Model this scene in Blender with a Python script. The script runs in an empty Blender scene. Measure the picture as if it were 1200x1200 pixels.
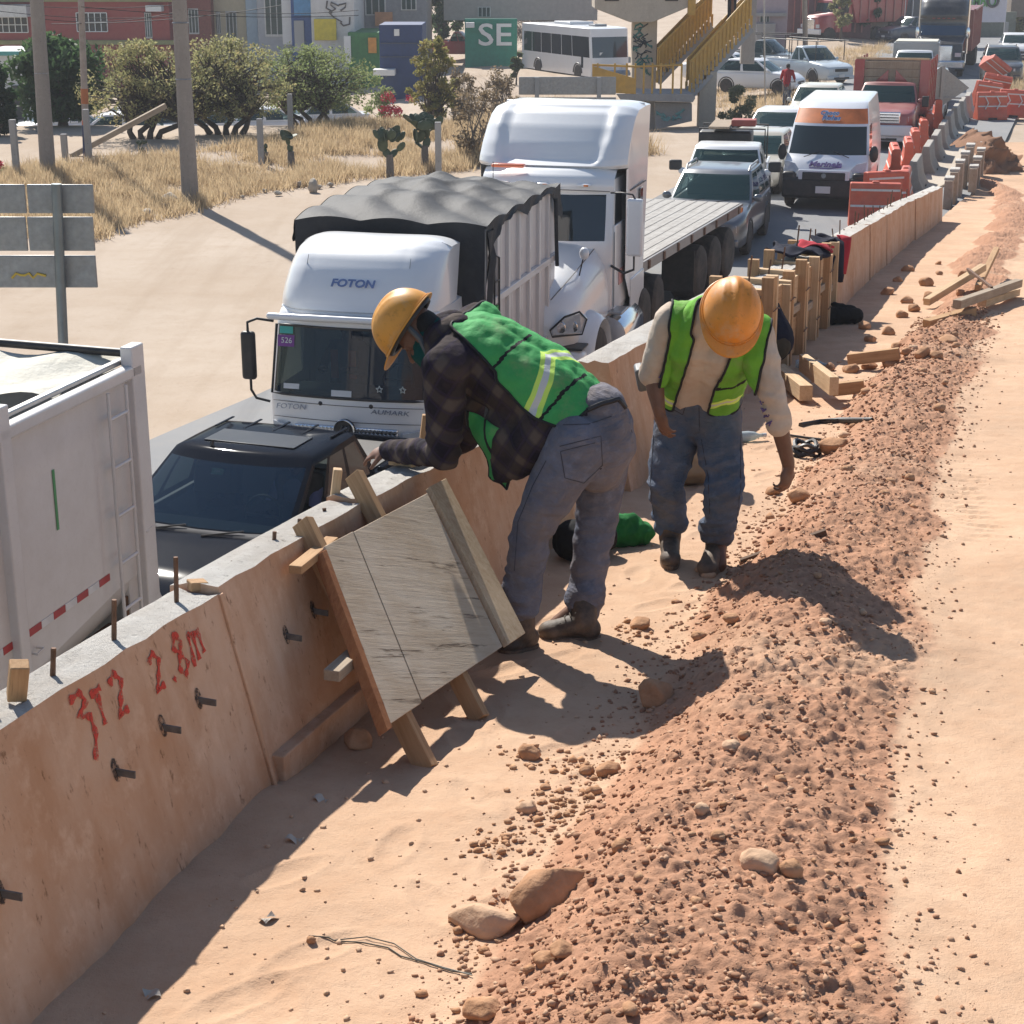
import bpy, bmesh, math, random
import numpy as np
from mathutils import Vector, Matrix, Euler, noise
random.seed(7); RNG = np.random.default_rng(7)
S = bpy.context.scene
COL = S.collection
R = math.radians
# ---------------- camera, sky, sun, exposure ----------------
F = 2000.0; PITCH = R(18.2); HC = 6.14
cam_d = bpy.data.cameras.new('camera'); cam = bpy.data.objects.new('camera', cam_d); COL.objects.link(cam)
cam_d.sensor_width = 36; cam_d.lens = 36 * F / 1200; cam_d.clip_start = .1; cam_d.clip_end = 3000
cam.location = (0, 0, HC); cam.rotation_euler = (math.pi / 2 - PITCH, 0, 0)
S.camera = cam
TO_SUN = Vector((-.43, .98, 1.0)).normalized()
W = bpy.data.worlds.new('World'); S.world = W; W.use_nodes = True
wn = W.node_tree; wn.nodes.clear()
sky = wn.nodes.new('ShaderNodeTexSky'); sky.sky_type = 'NISHITA'; sky.sun_disc = False
sky.sun_elevation = math.asin(TO_SUN.z); sky.sun_rotation = math.atan2(TO_SUN.x, TO_SUN.y) % (2 * math.pi)
sky.air_density = 1.0; sky.dust_density = .5; sky.ozone_density = 1.0
bg = wn.nodes.new('ShaderNodeBackground'); bg.inputs[1].default_value = .085
wo = wn.nodes.new('ShaderNodeOutputWorld')
wn.links.new(sky.outputs[0], bg.inputs[0]); wn.links.new(bg.outputs[0], wo.inputs[0])
sun_d = bpy.data.lights.new('sun', 'SUN'); sun_d.energy = 4.9; sun_d.angle = R(.55); sun_d.color = (1, .95, .87)
sun = bpy.data.objects.new('sun', sun_d); COL.objects.link(sun)
sun.rotation_euler = (-TO_SUN).to_track_quat('-Z', 'Y').to_euler(); sun.location = (-20, 40, 60)
S.view_settings.view_transform = 'Standard'; S.view_settings.look = 'None'
S.view_settings.exposure = .62; S.view_settings.gamma = 1.0
try: S.view_settings.use_curve_mapping = False
except Exception: pass

# ---------------- helpers ----------------
def V(*a): return Vector(a)
def unproj(px, py, z=0.0, slope=0.0):
    """ground point seen at a photo pixel, on the plane z = z - slope*y"""
    u = (px - 600) / F; v = (600 - py) / F; c, s = math.cos(PITCH), math.sin(PITCH)
    ry = c + v * s; rz = -s + v * c; t = (z - HC) / (rz + slope * ry)
    return Vector((u * t, ry * t, HC + rz * t))
M_, Z0_ = .086, HC - 2.227
def zd(y): return max(Z0_ - M_ * y, 0.0)
def dirt(px, py, dz=0.0): return unproj(px, py, Z0_ + dz, M_)
def hsh(ix, iy, iz, seed=0):
    n = (ix * 374761393 + iy * 668265263 + iz * 2147483647 + seed * 144269504) & 0xFFFFFFFF
    n = ((n ^ (n >> 13)) * 1274126177) & 0xFFFFFFFF
    return ((n ^ (n >> 16)) & 0xFFFF) / 65535.0
def vnoise(x, y, seed=0):
    x = np.asarray(x, float); y = np.asarray(y, float)
    ix = np.floor(x).astype(np.int64); iy = np.floor(y).astype(np.int64)
    fx = x - ix; fy = y - iy; fx = fx * fx * (3 - 2 * fx); fy = fy * fy * (3 - 2 * fy)
    z = np.zeros_like(ix)
    a = hsh(ix, iy, z, seed); b = hsh(ix + 1, iy, z, seed); c = hsh(ix, iy + 1, z, seed); d = hsh(ix + 1, iy + 1, z, seed)
    return (a * (1 - fx) + b * fx) * (1 - fy) + (c * (1 - fx) + d * fx) * fy - .5
def fbm(x, y, octs=4, seed=0, gain=.5, lac=2.03):
    r = 0; a = 1.0
    for o in range(octs):
        r = r + a * vnoise(x, y, seed + o * 17); x = np.asarray(x) * lac + 3.1; y = np.asarray(y) * lac + 1.7; a *= gain
    return r

class MB:
    """collects geometry and links it as ONE mesh object"""
    def __init__(s): s.v = []; s.f = []; s.m = []
    def add(s, vs, fs, m=0):
        o = len(s.v); s.v.extend([tuple(p) for p in vs]); s.f.extend([tuple(i + o for i in f) for f in fs]); s.m.extend([m] * len(fs)); return s
    def box(s, c, sz, rot=None, m=0, taper=None):
        x, y, z = sz[0] / 2, sz[1] / 2, sz[2] / 2; t = taper or (1, 1)
        vs = [V(-x, -y, -z), V(x, -y, -z), V(x, y, -z), V(-x, y, -z), V(-x * t[0], -y * t[1], z), V(x * t[0], -y * t[1], z), V(x * t[0], y * t[1], z), V(-x * t[0], y * t[1], z)]
        if rot is not None:
            Mx = rot if isinstance(rot, Matrix) else Euler(rot).to_matrix()
            vs = [Mx @ p for p in vs]
        c = V(*c); return s.add([p + c for p in vs], [(3, 2, 1, 0), (4, 5, 6, 7), (0, 1, 5, 4), (1, 2, 6, 5), (2, 3, 7, 6), (3, 0, 4, 7)], m)
    def beam(s, a, b, w, h, up=(0, 0, 1), m=0):
        a = V(*a); b = V(*b); d = (b - a); L = d.length; d.normalize(); u = V(*up); x = d.cross(u)
        if x.length < 1e-4: x = V(1, 0, 0)
        x.normalize(); u = x.cross(d)
        Mx = Matrix((x, d, u)).transposed(); return s.box((a + b) / 2, (w, L, h), Mx, m)
    def tube(s, pts, r, n=8, m=0, cap=True, closed=False):
        pts = [V(*p) for p in pts]; rings = []
        rr = r if isinstance(r, (list, tuple)) else [r] * len(pts)
        prev = None
        for i, p in enumerate(pts):
            if closed: t = pts[(i + 1) % len(pts)] - pts[i - 1]
            else: t = pts[min(i + 1, len(pts) - 1)] - pts[max(i - 1, 0)]
            if t.length < 1e-9: t = V(0, 0, 1)
            t.normalize()
            if prev is None: u = t.orthogonal().normalized()
            else:
                u = prev - t * prev.dot(t)
                u = u.normalized() if u.length > 1e-6 else t.orthogonal().normalized()
            prev = u; w = t.cross(u)
            rings.append([p + (u * math.cos(2 * math.pi * k / n) + w * math.sin(2 * math.pi * k / n)) * rr[i] for k in range(n)])
        return s.loft(rings, m, cap and not closed, wrap=closed)
    def loft(s, rings, m=0, cap=True, wrap=False, closed=True):
        n = len(rings[0]); vs = [p for r in rings for p in r]; fs = []
        nr = len(rings)
        for i in range(nr if wrap else nr - 1):
            j = (i + 1) % nr
            for k in range(n if closed else n - 1):
                k2 = (k + 1) % n; fs.append((i * n + k, i * n + k2, j * n + k2, j * n + k))
        if cap and not wrap and closed:
            fs.append(tuple(range(n - 1, -1, -1))); fs.append(tuple((nr - 1) * n + k for k in range(n)))
        return s.add(vs, fs, m)
    def grid(s, fn, nu, nv, m=0):
        vs = [fn(i / nu, j / nv) for i in range(nu + 1) for j in range(nv + 1)]
        fs = [(i * (nv + 1) + j, (i + 1) * (nv + 1) + j, (i + 1) * (nv + 1) + j + 1, i * (nv + 1) + j + 1) for i in range(nu) for j in range(nv)]
        return s.add(vs, fs, m)
    def prism(s, poly, a, b, axis='x', m=0):
        """polygon in the two other axes, extruded along axis from a to b"""
        def P(p, t):
            return (t, p[0], p[1]) if axis == 'x' else ((p[0], t, p[1]) if axis == 'y' else (p[0], p[1], t))
        n = len(poly); vs = [P(p, a) for p in poly] + [P(p, b) for p in poly]
        fs = [tuple(range(n - 1, -1, -1)), tuple(range(n, 2 * n))] + [(i, (i + 1) % n, n + (i + 1) % n, n + i) for i in range(n)]
        return s.add(vs, fs, m)
    def lathe(s, prof, c=(0, 0, 0), axis='z', n=20, m=0):
        rings = []
        c = V(*c)
        for r, h in prof:
            ring = []
            for k in range(n):
                a = 2 * math.pi * k / n; x, y = r * math.cos(a), r * math.sin(a)
                ring.append(c + (V(x, y, h) if axis == 'z' else (V(h, x, y) if axis == 'x' else V(y, h, x))))
            rings.append(ring)
        return s.loft(rings, m, True)
    def sph(s, c, r, n=10, m=0, sq=(1, 1, 1)):
        c = V(*c); rings = []
        for i in range(1, n):
            a = math.pi * i / n; rings.append([c + V(math.sin(a) * math.cos(2 * math.pi * k / (2 * n)) * sq[0], math.sin(a) * math.sin(2 * math.pi * k / (2 * n)) * sq[1], math.cos(a) * sq[2]) * r for k in range(2 * n)])
        return s.loft(rings, m, True)
    def build(s, name, mats, parent=None, loc=None, rot=None, smooth=None, bevel=0, bseg=2, subsurf=0):
        me = bpy.data.meshes.new(name); me.from_pydata(s.v, [], s.f); 
        if not isinstance(mats, (list, tuple)): mats = [mats]
        for m in mats: me.materials.append(m)
        if len(mats) > 1: me.polygons.foreach_set('material_index', s.m)
        bm = bmesh.new(); bm.from_mesh(me); bmesh.ops.recalc_face_normals(bm, faces=bm.faces); bm.to_mesh(me); bm.free()
        if smooth is not None:
            me.shade_smooth(); me.set_sharp_from_angle(angle=R(smooth))
        o = bpy.data.objects.new(name, me); COL.objects.link(o)
        if parent is not None: o.parent = parent
        if loc is not None: o.location = loc
        if rot is not None: o.rotation_euler = rot
        if bevel:
            b = o.modifiers.new('bevel', 'BEVEL'); b.width = bevel; b.segments = bseg; b.limit_method = 'ANGLE'; b.angle_limit = R(35)
        if subsurf:
            b = o.modifiers.new('sub', 'SUBSURF'); b.levels = subsurf; b.render_levels = subsurf
        return o
def tag(o, label=None, cat=None, group=None, kind=None):
    if label: o['label'] = label
    if cat: o['category'] = cat
    if group: o['group'] = group
    if kind: o['kind'] = kind
    return o
def thing(name, label, cat, loc=(0, 0, 0), rz=0.0, group=None):
    o = bpy.data.objects.new(name, None); COL.objects.link(o); o.location = loc; o.rotation_euler = (0, 0, rz); o.empty_display_size = .2
    return tag(o, label, cat, group)
def copy_tree(o, parent=None):
    c = o.copy(); COL.objects.link(c)
    if parent is not None: c.parent = parent
    for ch in list(o.children): copy_tree(ch, c)
    return c
def npmesh(name, v, f, mat, kind=None, parent=None, smooth=True):
    """numpy verts (n,3) and equal-sided faces (m,k)"""
    me = bpy.data.meshes.new(name); v = np.ascontiguousarray(v, np.float32); f = np.ascontiguousarray(f, np.int32)
    me.vertices.add(len(v)); me.vertices.foreach_set('co', v.ravel())
    k = f.shape[1]; me.loops.add(f.size); me.loops.foreach_set('vertex_index', f.ravel())
    me.polygons.add(len(f)); me.polygons.foreach_set('loop_start', np.arange(0, f.size, k, dtype=np.int32))
    if smooth: me.polygons.foreach_set('use_smooth', np.ones(len(f), bool))
    me.update(calc_edges=True)
    for m in (mat if isinstance(mat, (list, tuple)) else [mat]): me.materials.append(m)
    o = bpy.data.objects.new(name, me); COL.objects.link(o)
    if parent is not None: o.parent = parent
    if kind: o['kind'] = kind
    return o

# ---------------- materials ----------------
class NT:
    def __init__(s, name):
        s.mat = bpy.data.materials.new(name); s.mat.use_nodes = True; s.t = s.mat.node_tree; s.b = s.t.nodes['Principled BSDF']
        s.tc = s.t.nodes.new('ShaderNodeTexCoord')
    def n(s, typ, **kw):
        nd = s.t.nodes.new('ShaderNode' + typ)
        for k, v in kw.items():
            if k.startswith('i_'): nd.inputs[int(k[2:]) if k[2:].isdigit() else k[2:].replace('_', ' ')].default_value = v
            else: setattr(nd, k, v)
        return nd
    def l(s, a, b): s.t.links.new(a, b)
    def coord(s, scale=(1, 1, 1), rot=(0, 0, 0), src='Object'):
        mp = s.n('Mapping'); mp.inputs['Scale'].default_value = scale; mp.inputs['Rotation'].default_value = rot; s.l(s.tc.outputs[src], mp.inputs[0]); return mp.outputs[0]
    def noise(s, scale, detail=6, rough=.6, vec=None, dist=0.0):
        nd = s.n('TexNoise'); nd.inputs['Scale'].default_value = scale; nd.inputs['Detail'].default_value = detail; nd.inputs['Roughness'].default_value = rough; nd.inputs['Distortion'].default_value = dist
        s.l(vec if vec is not None else s.tc.outputs['Object'], nd.inputs['Vector']); return nd.outputs[0]
    def ramp(s, fac, a, b, c0=(0, 0, 0, 1), c1=(1, 1, 1, 1)):
        nd = s.n('ValToRGB'); e = nd.color_ramp.elements; e[0].position = a; e[1].position = b; e[0].color = c0; e[1].color = c1; s.l(fac, nd.inputs[0]); return nd.outputs[0]
    def mix(s, fac, a, b, blend='MIX'):
        nd = s.n('Mix'); nd.data_type = 'RGBA'; nd.blend_type = blend
        def put(i, x):
            if isinstance(x, (int, float)): nd.inputs[i].default_value = x if i == 0 else (x, x, x, 1)
            elif isinstance(x, tuple): nd.inputs[i].default_value = x if len(x) == 4 else x + (1,)
            else: s.l(x, nd.inputs[i])
        put(0, fac); put(6, a); put(7, b); return nd.outputs[2]
    def math(s, op, a, b=None):
        nd = s.n('Math'); nd.operation = op
        for i, x in enumerate((a, b)):
            if x is None: continue
            if isinstance(x, (int, float)): nd.inputs[i].default_value = x
            else: s.l(x, nd.inputs[i])
        return nd.outputs[0]
    def bump(s, h, strength=.3, dist=.01, prev=None):
        nd = s.n('Bump'); nd.inputs['Strength'].default_value = strength; nd.inputs['Distance'].default_value = dist; s.l(h, nd.inputs['Height'])
        if prev is not None: s.l(prev, nd.inputs['Normal'])
        s.l(nd.outputs[0], s.b.inputs['Normal']); return nd.outputs[0]
    def col(s, c):
        if isinstance(c, tuple): s.b.inputs['Base Color'].default_value = c if len(c) == 4 else c + (1,)
        else: s.l(c, s.b.inputs['Base Color'])
    def rough(s, r):
        if isinstance(r, (int, float)): s.b.inputs['Roughness'].default_value = r
        else: s.l(r, s.b.inputs['Roughness'])
def mul(c, k): return tuple(min(1, x * k) for x in c[:3])
_MC = {}
def M(name, color, rough=.6, metal=0.0, var=.2, scale=4.0, bump=0.0, bscale=40.0, coat=0.0, dirt=None, spec=.5, dist=.01):
    """general material: colour broken by noise, optional bump, optional dirt film (colour, amount, scale)"""
    if name in _MC: return _MC[name]
    t = NT(name); c = color
    nz = t.noise(scale, 6, .65)
    base = t.mix(t.ramp(nz, .3, .72), mul(c, 1 - var), mul(c, 1 + var * .6))
    if dirt:
        dc, am, ds = dirt
        d = t.noise(ds, 7, .7); base = t.mix(t.math('MULTIPLY', t.ramp(d, .38, .72), am), base, dc)
    t.col(base)
    rr = t.n('MapRange'); t.l(nz, rr.inputs[0]); rr.inputs[3].default_value = max(rough - .1 * min(1, rough * 2), .02); rr.inputs[4].default_value = min(rough + .12 * min(1, rough * 2), 1); t.rough(rr.outputs[0])
    t.b.inputs['Metallic'].default_value = metal
    t.b.inputs['Specular IOR Level'].default_value = spec
    if coat: t.b.inputs['Coat Weight'].default_value = coat; t.b.inputs['Coat Roughness'].default_value = .06
    if bump: t.bump(t.noise(bscale, 5, .6), bump, dist)
    _MC[name] = t.mat; return t.mat
def paint(name, color, rough=.35, dust=.12, metal=0.0):
    """vehicle paint with clear coat and a thin uneven road-dust film"""
    if name in _MC: return _MC[name]
    t = NT(name); nz = t.noise(1.3, 7, .7); fine = t.noise(35, 4, .6)
    f = t.math('MULTIPLY', t.ramp(nz, .35, .75), dust); base = t.mix(f, color, (.42, .36, .29))
    base = t.mix(t.math('MULTIPLY', t.ramp(fine, .55, .8), dust * .6), base, (.40, .35, .30)); t.col(base)
    t.b.inputs['Metallic'].default_value = metal
    r = t.n('MapRange'); t.l(nz, r.inputs[0]); r.inputs[3].default_value = rough * .7; r.inputs[4].default_value = rough * 1.6; t.rough(r.outputs[0])
    t.b.inputs['Coat Weight'].default_value = .6; t.b.inputs['Coat Roughness'].default_value = .08
    _MC[name] = t.mat; return t.mat
def glass(name, tint=(.02, .035, .035), rough=.04, alpha=0.0):
    """vehicle glazing: dark glossy pane, optionally seen through"""
    if name in _MC: return _MC[name]
    t = NT(name); t.col(tint); t.rough(rough); t.b.inputs['Specular IOR Level'].default_value = .6 if not alpha else .35
    t.b.inputs['Coat Weight'].default_value = .5 if not alpha else .1; t.b.inputs['Coat Roughness'].default_value = .03
    if alpha:
        tr = t.n('BsdfTransparent'); tr.inputs[0].default_value = (.75, .9, .88, 1)
        mx = t.n('MixShader'); mx.inputs[0].default_value = alpha
        out = t.t.nodes['Material Output']; t.l(t.b.outputs[0], mx.inputs[1]); t.l(tr.outputs[0], mx.inputs[2]); t.l(mx.outputs[0], out.inputs[0])
    _MC[name] = t.mat; return t.mat
# common materials
BLK = M('black_plastic', (.018, .018, .02), .5, var=.15, dirt=((.25, .2, .16), .12, 6))
RUB = M('tyre_rubber', (.025, .024, .024), .8, var=.2, dirt=((.22, .17, .13), .35, 5), bump=.2, bscale=60)
STL = M('grey_steel', (.42, .42, .42), .38, metal=.9, var=.2, dirt=((.25, .18, .12), .3, 5))
CHR = M('chrome', (.75, .76, .78), .12, metal=1, var=.05)
RUST = M('rusty_steel', (.16, .085, .05), .7, metal=.3, var=.5, scale=20, bump=.3, bscale=120)
WHT = paint('white_paint', (.74, .75, .76), .35, .14)
PLATE = M('plate_white', (.7, .7, .68), .4, var=.06)
LAMP = M('lamp_lens', (.5, .52, .55), .08, var=.15, scale=20, coat=1)
AMB = M('amber_lens', (.65, .2, .03), .15, var=.1, coat=1)
REDL = M('red_lens', (.5, .03, .02), .2, var=.1, coat=1)
GLS = glass('dark_glass')
GLT = glass('teal_glass', (.02, .05, .052), .03, .28)
WOOD = None
# ---------------- setting: ground, road, platform, windrow ----------------
WB = np.array([(-1.9, 1.2), (-1.43, 2.6), (-1.189, 3.649), (-1.029, 4.306), (-.809, 5.143), (-.556, 5.983), (-.041, 7.59), (.681, 9.61), (1.618, 12.541), (2.536, 15.262), (4.16, 20.581), (6.465, 28.063), (9.3, 36.5), (12.43, 46.3), (16.5, 60.0)])
def _smooth():
    ys = np.linspace(1.2, 60, 600); xs = np.interp(ys, WB[:, 1], WB[:, 0])
    for _ in range(30):
        xs[1:-1] = (xs[:-2] + xs[1:-1] * 2 + xs[2:]) / 4
    return ys, xs
_WY, _WX = _smooth()
def xw(y): return float(np.interp(y, _WY, _WX))
def wbase(y): return Vector((xw(y), y, zd(y)))
def wnorm(y):
    d = wbase(y + .5) - wbase(y - .5); return Vector((d.y, -d.x, 0)).normalized()
def wdir(y):
    d = wbase(y + .5) - wbase(y - .5); d.z = 0; return d.normalized()

def dirt_mat(name, base, dark, pile, kind):
    t = NT(name); oc = t.tc.outputs['Object']
    big = t.noise(.7, 6, .65); mid = t.noise(4, 8, .7); fine = t.noise(70, 6, .7); speck = t.noise(260, 3, .5)
    c = t.mix(t.ramp(big, .35, .68), base, mul(base, .78))
    c = t.mix(t.math('MULTIPLY', t.ramp(mid, .42, .70), .55), c, dark)
    c = t.mix(t.math('MULTIPLY', t.ramp(fine, .55, .75), .35), c, mul(dark, .75))
    at = t.n('Attribute', attribute_name='pile')
    pc = t.mix(t.ramp(mid, .35, .7), pile, mul(pile, 1.35)); pc = t.mix(t.math('MULTIPLY', t.ramp(fine, .5, .72), .5), pc, mul(pile, .6))
    pc = t.mix(t.math('MULTIPLY', t.ramp(big, .52, .66), .6), pc, mul(base, .85))
    edge = t.math('ADD', at.outputs['Fac'], t.math('MULTIPLY', t.math('SUBTRACT', mid, .5), .8))
    c = t.mix(t.ramp(edge, .3, .62), c, pc)
    t.col(c); t.rough(.95); t.b.inputs['Specular IOR Level'].default_value = .15
    n1 = t.bump(fine, .5, .012); t.bump(speck, .5, .004, n1)
    return t.mat
PLAT = dirt_mat('packed_dirt', (.61, .41, .275), (.45, .27, .165), (.365, .20, .125), 0)

def lerp_pts(pts, y): return np.interp(y, [p[1] for p in pts], [p[0] for p in pts])
PL = [(-.62, 2.4), (-.17, 3.641), (.137, 4.897), (.509, 6.232), (1.135, 8.226), (2.093, 11.189), (3.55, 15.26), (5.75, 22.37), (8.6, 31), (12.7, 45)]
PR = [(.85, 2.4), (1.05, 3.641), (1.40, 5.333), (1.80, 6.79), (2.72, 10.088), (4.15, 14.733), (6.9, 23.572), (9.4, 31), (13.4, 45)]
random.seed(21); PRINTS = [(lambda y, u: (float(np.interp(y, _WY, _WX)) + u, y, random.uniform(-.9, .5)))(random.uniform(3.7, 12), random.choice((random.uniform(.25, .9), random.uniform(.3, 1.2), random.uniform(2.6, 3.6)))) for _ in range(70)]
def plat_height(x, y):
    """dirt platform height above road level (numpy)"""
    l = lerp_pts(PL, y) + fbm(y * .9, y * 0, 4, 5) * .30 * np.clip(y / 8, .6, 1.5); r = lerp_pts(PR, y) + fbm(y * 1.1, y * 0 + 9, 4, 8) * .2
    w = np.maximum(r - l, .05); t = (x - l) / w
    up = np.clip(t / .42, 0, 1); up = up * up * (3 - 2 * up); dn = np.clip((1.15 - t) / .75, 0, 1); dn = dn * dn * (3 - 2 * dn)
    hmax = (.16 + .04 * fbm(y * .8, y * 0 + 4, 3, 3)) * np.clip(w / .85, .55, 1.15)
    prof = up * dn
    pile = np.clip(t * 7, 0, 1) * np.clip((1.02 - t) / .12, 0, 1)
    right = np.clip((t - .45) / .6, 0, 1) * .07
    h = prof * hmax + right
    rough = fbm(x * 4.5, y * 4.5, 4, 11, .5) * .038 + fbm(x * 38, y * 38, 3, 31, .65) * .017
    lump = np.clip(fbm(x * 22, y * 22, 2, 71) - .08, 0, 1) * .035
    h = h + (rough + lump) * pile * np.clip(prof * 2.2 + .25, 0, 1)
    trd = np.clip(1 - np.abs(x - r - .16) / .20, 0, 1) * np.clip(vnoise(y * .55, x * 0 + 3, 12) * 5 + .6, 0, 1) * np.clip((y - 7.0) * 2, 0, 1) * np.clip((11 - y) * 2, 0, 1); h = h + trd * .007 * np.sign(np.sin((y + x * .3) * 52)) * np.clip(np.abs(vnoise(x * 9, y * 9, 77)) * 4, 0, 1)
    for (fx, fy, fa) in PRINTS:
        dx, dy = x - fx, y - fy; k = (np.abs(dx) < .3) & (np.abs(dy) < .3)
        if np.any(k):
            ca, sa = math.cos(fa), math.sin(fa); u_ = dx * ca + dy * sa; w_ = -dx * sa + dy * ca; e_ = (u_ / .052) ** 2 + (w_ / .135) ** 2; h = h + np.where(k, -.007 * np.clip(1.2 - e_, 0, 1) + .003 * np.exp(-((e_ - 1.6) / .5) ** 2), 0)
    flat = fbm(x * 1.3, y * 1.3, 4, 41) * .022 + fbm(x * 18, y * 18, 3, 51) * .004
    h = h + flat * (1 - pile * .6)
    wob = np.clip(1 - np.abs(x - np.interp(y, _WY, _WX)) / .35, 0, 1) * fbm(x * 3, y * 3, 3, 61) * .03
    return np.maximum(Z0_ - M_ * y, 0.0) + h + wob, pile
rows = [2.2]
while rows[-1] < 58: rows.append(rows[-1] + max(.006, rows[-1] * .0021))
rows = np.array(rows)
nc = 300; cc = np.linspace(0, 1, nc)
Y = np.repeat(rows[:, None], nc, 1)
# columns: a fine band from the wall to a bit past the windrow, then coarse to the far right
xl = np.interp(rows, _WY, _WX) - .12; xr = lerp_pts(PR, rows) + .35 * np.clip(rows / 6, 1, 3)
X = np.where(cc[None, :] < .86, xl[:, None] + (xr - xl)[:, None] * (cc / .86)[None, :], xr[:, None] + ((cc - .86) / .14)[None, :] ** 1.6 * (14 + rows[:, None] * .5))
Z, PI_ = plat_height(X, Y)
# trench and cut far right (behind the end of the trench forms)
vv = np.stack([X, Y, Z], -1).reshape(-1, 3)
idx = np.arange(len(rows) * nc).reshape(len(rows), nc)
ff = np.stack([idx[:-1, :-1], idx[:-1, 1:], idx[1:, 1:], idx[1:, :-1]], -1).reshape(-1, 4)
plat = npmesh('dirt_platform', vv, ff, PLAT, 'structure')
a = plat.data.attributes.new('pile', 'FLOAT', 'POINT'); a.data.foreach_set('value', PI_.ravel().astype(np.float32))
def plat_z(x, y): return float(plat_height(np.array([x]), np.array([y]))[0][0])
def on_dirt(px, py):
    p = dirt(px, py)
    for _ in range(4):
        z = plat_z(p.x, p.y); p = unproj(px, py, z)
    p.z = plat_z(p.x, p.y); return p

# road, verge, terrain
def sand_mat():
    t = NT('verge_sand'); big = t.noise(.12, 6, .6); mid = t.noise(.9, 8, .7); fine = t.noise(14, 6, .7)
    c = t.mix(t.ramp(big, .35, .65), (.47, .39, .315), (.40, .315, .24)); c = t.mix(t.math('MULTIPLY', t.ramp(mid, .45, .7), .5), c, (.36, .275, .20))
    c = t.mix(t.math('MULTIPLY', t.ramp(fine, .55, .75), .4), c, (.30, .22, .15))
    rut = t.noise(1.0, 6, .6, t.coord((1.5, .10, 1), (0, 0, R(22)))); c = t.mix(t.math('MULTIPLY', t.ramp(rut, .48, .66), .35), c, (.33, .25, .18)); c = t.mix(t.math('MULTIPLY', t.ramp(t.noise(5, 6, .8), .60, .70), .45), c, (.26, .19, .135)); t.col(c); t.rough(.95); t.b.inputs['Specular IOR Level'].default_value = .1; n1 = t.bump(mid, .25, .05); t.bump(fine, .5, .02, n1); return t.mat
def asphalt_mat():
    t = NT('worn_asphalt'); big = t.noise(.25, 6, .6); mid = t.noise(2.5, 8, .7); fine = t.noise(90, 3, .6)
    c = t.mix(t.ramp(big, .35, .65), (.19, .195, .205), (.25, .25, .25)); c = t.mix(t.math('MULTIPLY', t.ramp(mid, .5, .72), .4), c, (.29, .265, .235))
    c = t.mix(t.math('MULTIPLY', fine, .3), c, (.08, .08, .085)); 
    st = t.noise(1.0, 5, .6, t.coord((1.2, .07, 1), (0, 0, R(18)))); c = t.mix(t.math('MULTIPLY', t.ramp(st, .52, .66), .45), c, (.10, .10, .105))
    t.col(c); t.rough(.85); t.bump(fine, .35, .01); return t.mat
SAND = sand_mat(); ASPH = asphalt_mat()
def bg_height(x, y):
    # dry grass verge slightly raised to the left; low lot beyond it
    e = x - (-11.0 + (y - 40) * .45)
    rise = np.clip((-e - 0) / 4, 0, 1) * np.clip((y - 36) / 10, 0, 1) * .3
    fall = np.clip((y - 62) / 10, 0, 1) * np.clip((11 + (y - 60) * .06 - x) / 9, 0, 1) * 1.1 * (1 + np.clip((-2 - x) / 10, 0, 1))
    return rise - fall
gx = np.concatenate([np.linspace(-400, -60, 18), np.linspace(-55, 60, 150), np.linspace(65, 400, 18)]); gy = np.concatenate([np.linspace(-20, 100, 160), np.linspace(104, 200, 30), np.linspace(220, 1500, 16)])
GX, GY = np.meshgrid(gx, gy); GZ = bg_height(GX, GY) + fbm(GX * .5, GY * .5, 4, 3) * .035 - .03
idx = np.arange(GX.size).reshape(GX.shape); ff = np.stack([idx[:-1, :-1], idx[:-1, 1:], idx[1:, 1:], idx[1:, :-1]], -1).reshape(-1, 4)
npmesh('ground', np.stack([GX, GY, GZ], -1).reshape(-1, 3), ff, SAND, 'structure')
def gz(x, y): return float(bg_height(np.array(x), np.array(y)))
# road: between a left edge and the wall line
RE = [(-15.5, -5), (-8.6, 12), (-4.75, 21.5), (-3.5, 24.3), (1.2, 37), (5.5, 50), (11.0, 68), (17.5, 90), (24, 115), (33, 150), (60, 260)]
RR = [(-1.2, -5), (0.9, 9.6), (1.6, 12.5), (4.1, 20.6), (6.4, 28), (9.3, 36.5), (12.3, 46), (15.8, 56), (21, 72), (27, 92), (34, 115), (45, 150), (72, 260)]
ry = np.concatenate([np.linspace(-5, 60, 66), np.linspace(63, 260, 60)])
l_ = lerp_pts(RE, ry); r_ = lerp_pts(RR, ry)
vv = np.concatenate([np.stack([l_ + (r_ - l_) * k, ry, np.full_like(ry, .055 + .01)], -1)[:, None] for k in np.linspace(0, 1, 9)], 1); n9 = 9
idx = np.arange(len(ry) * n9).reshape(-1, n9); ff = np.stack([idx[:-1, :-1], idx[:-1, 1:], idx[1:, 1:], idx[1:, :-1]], -1).reshape(-1, 4)
npmesh('road', vv.reshape(-1, 3), ff, ASPH, 'structure')
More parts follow.
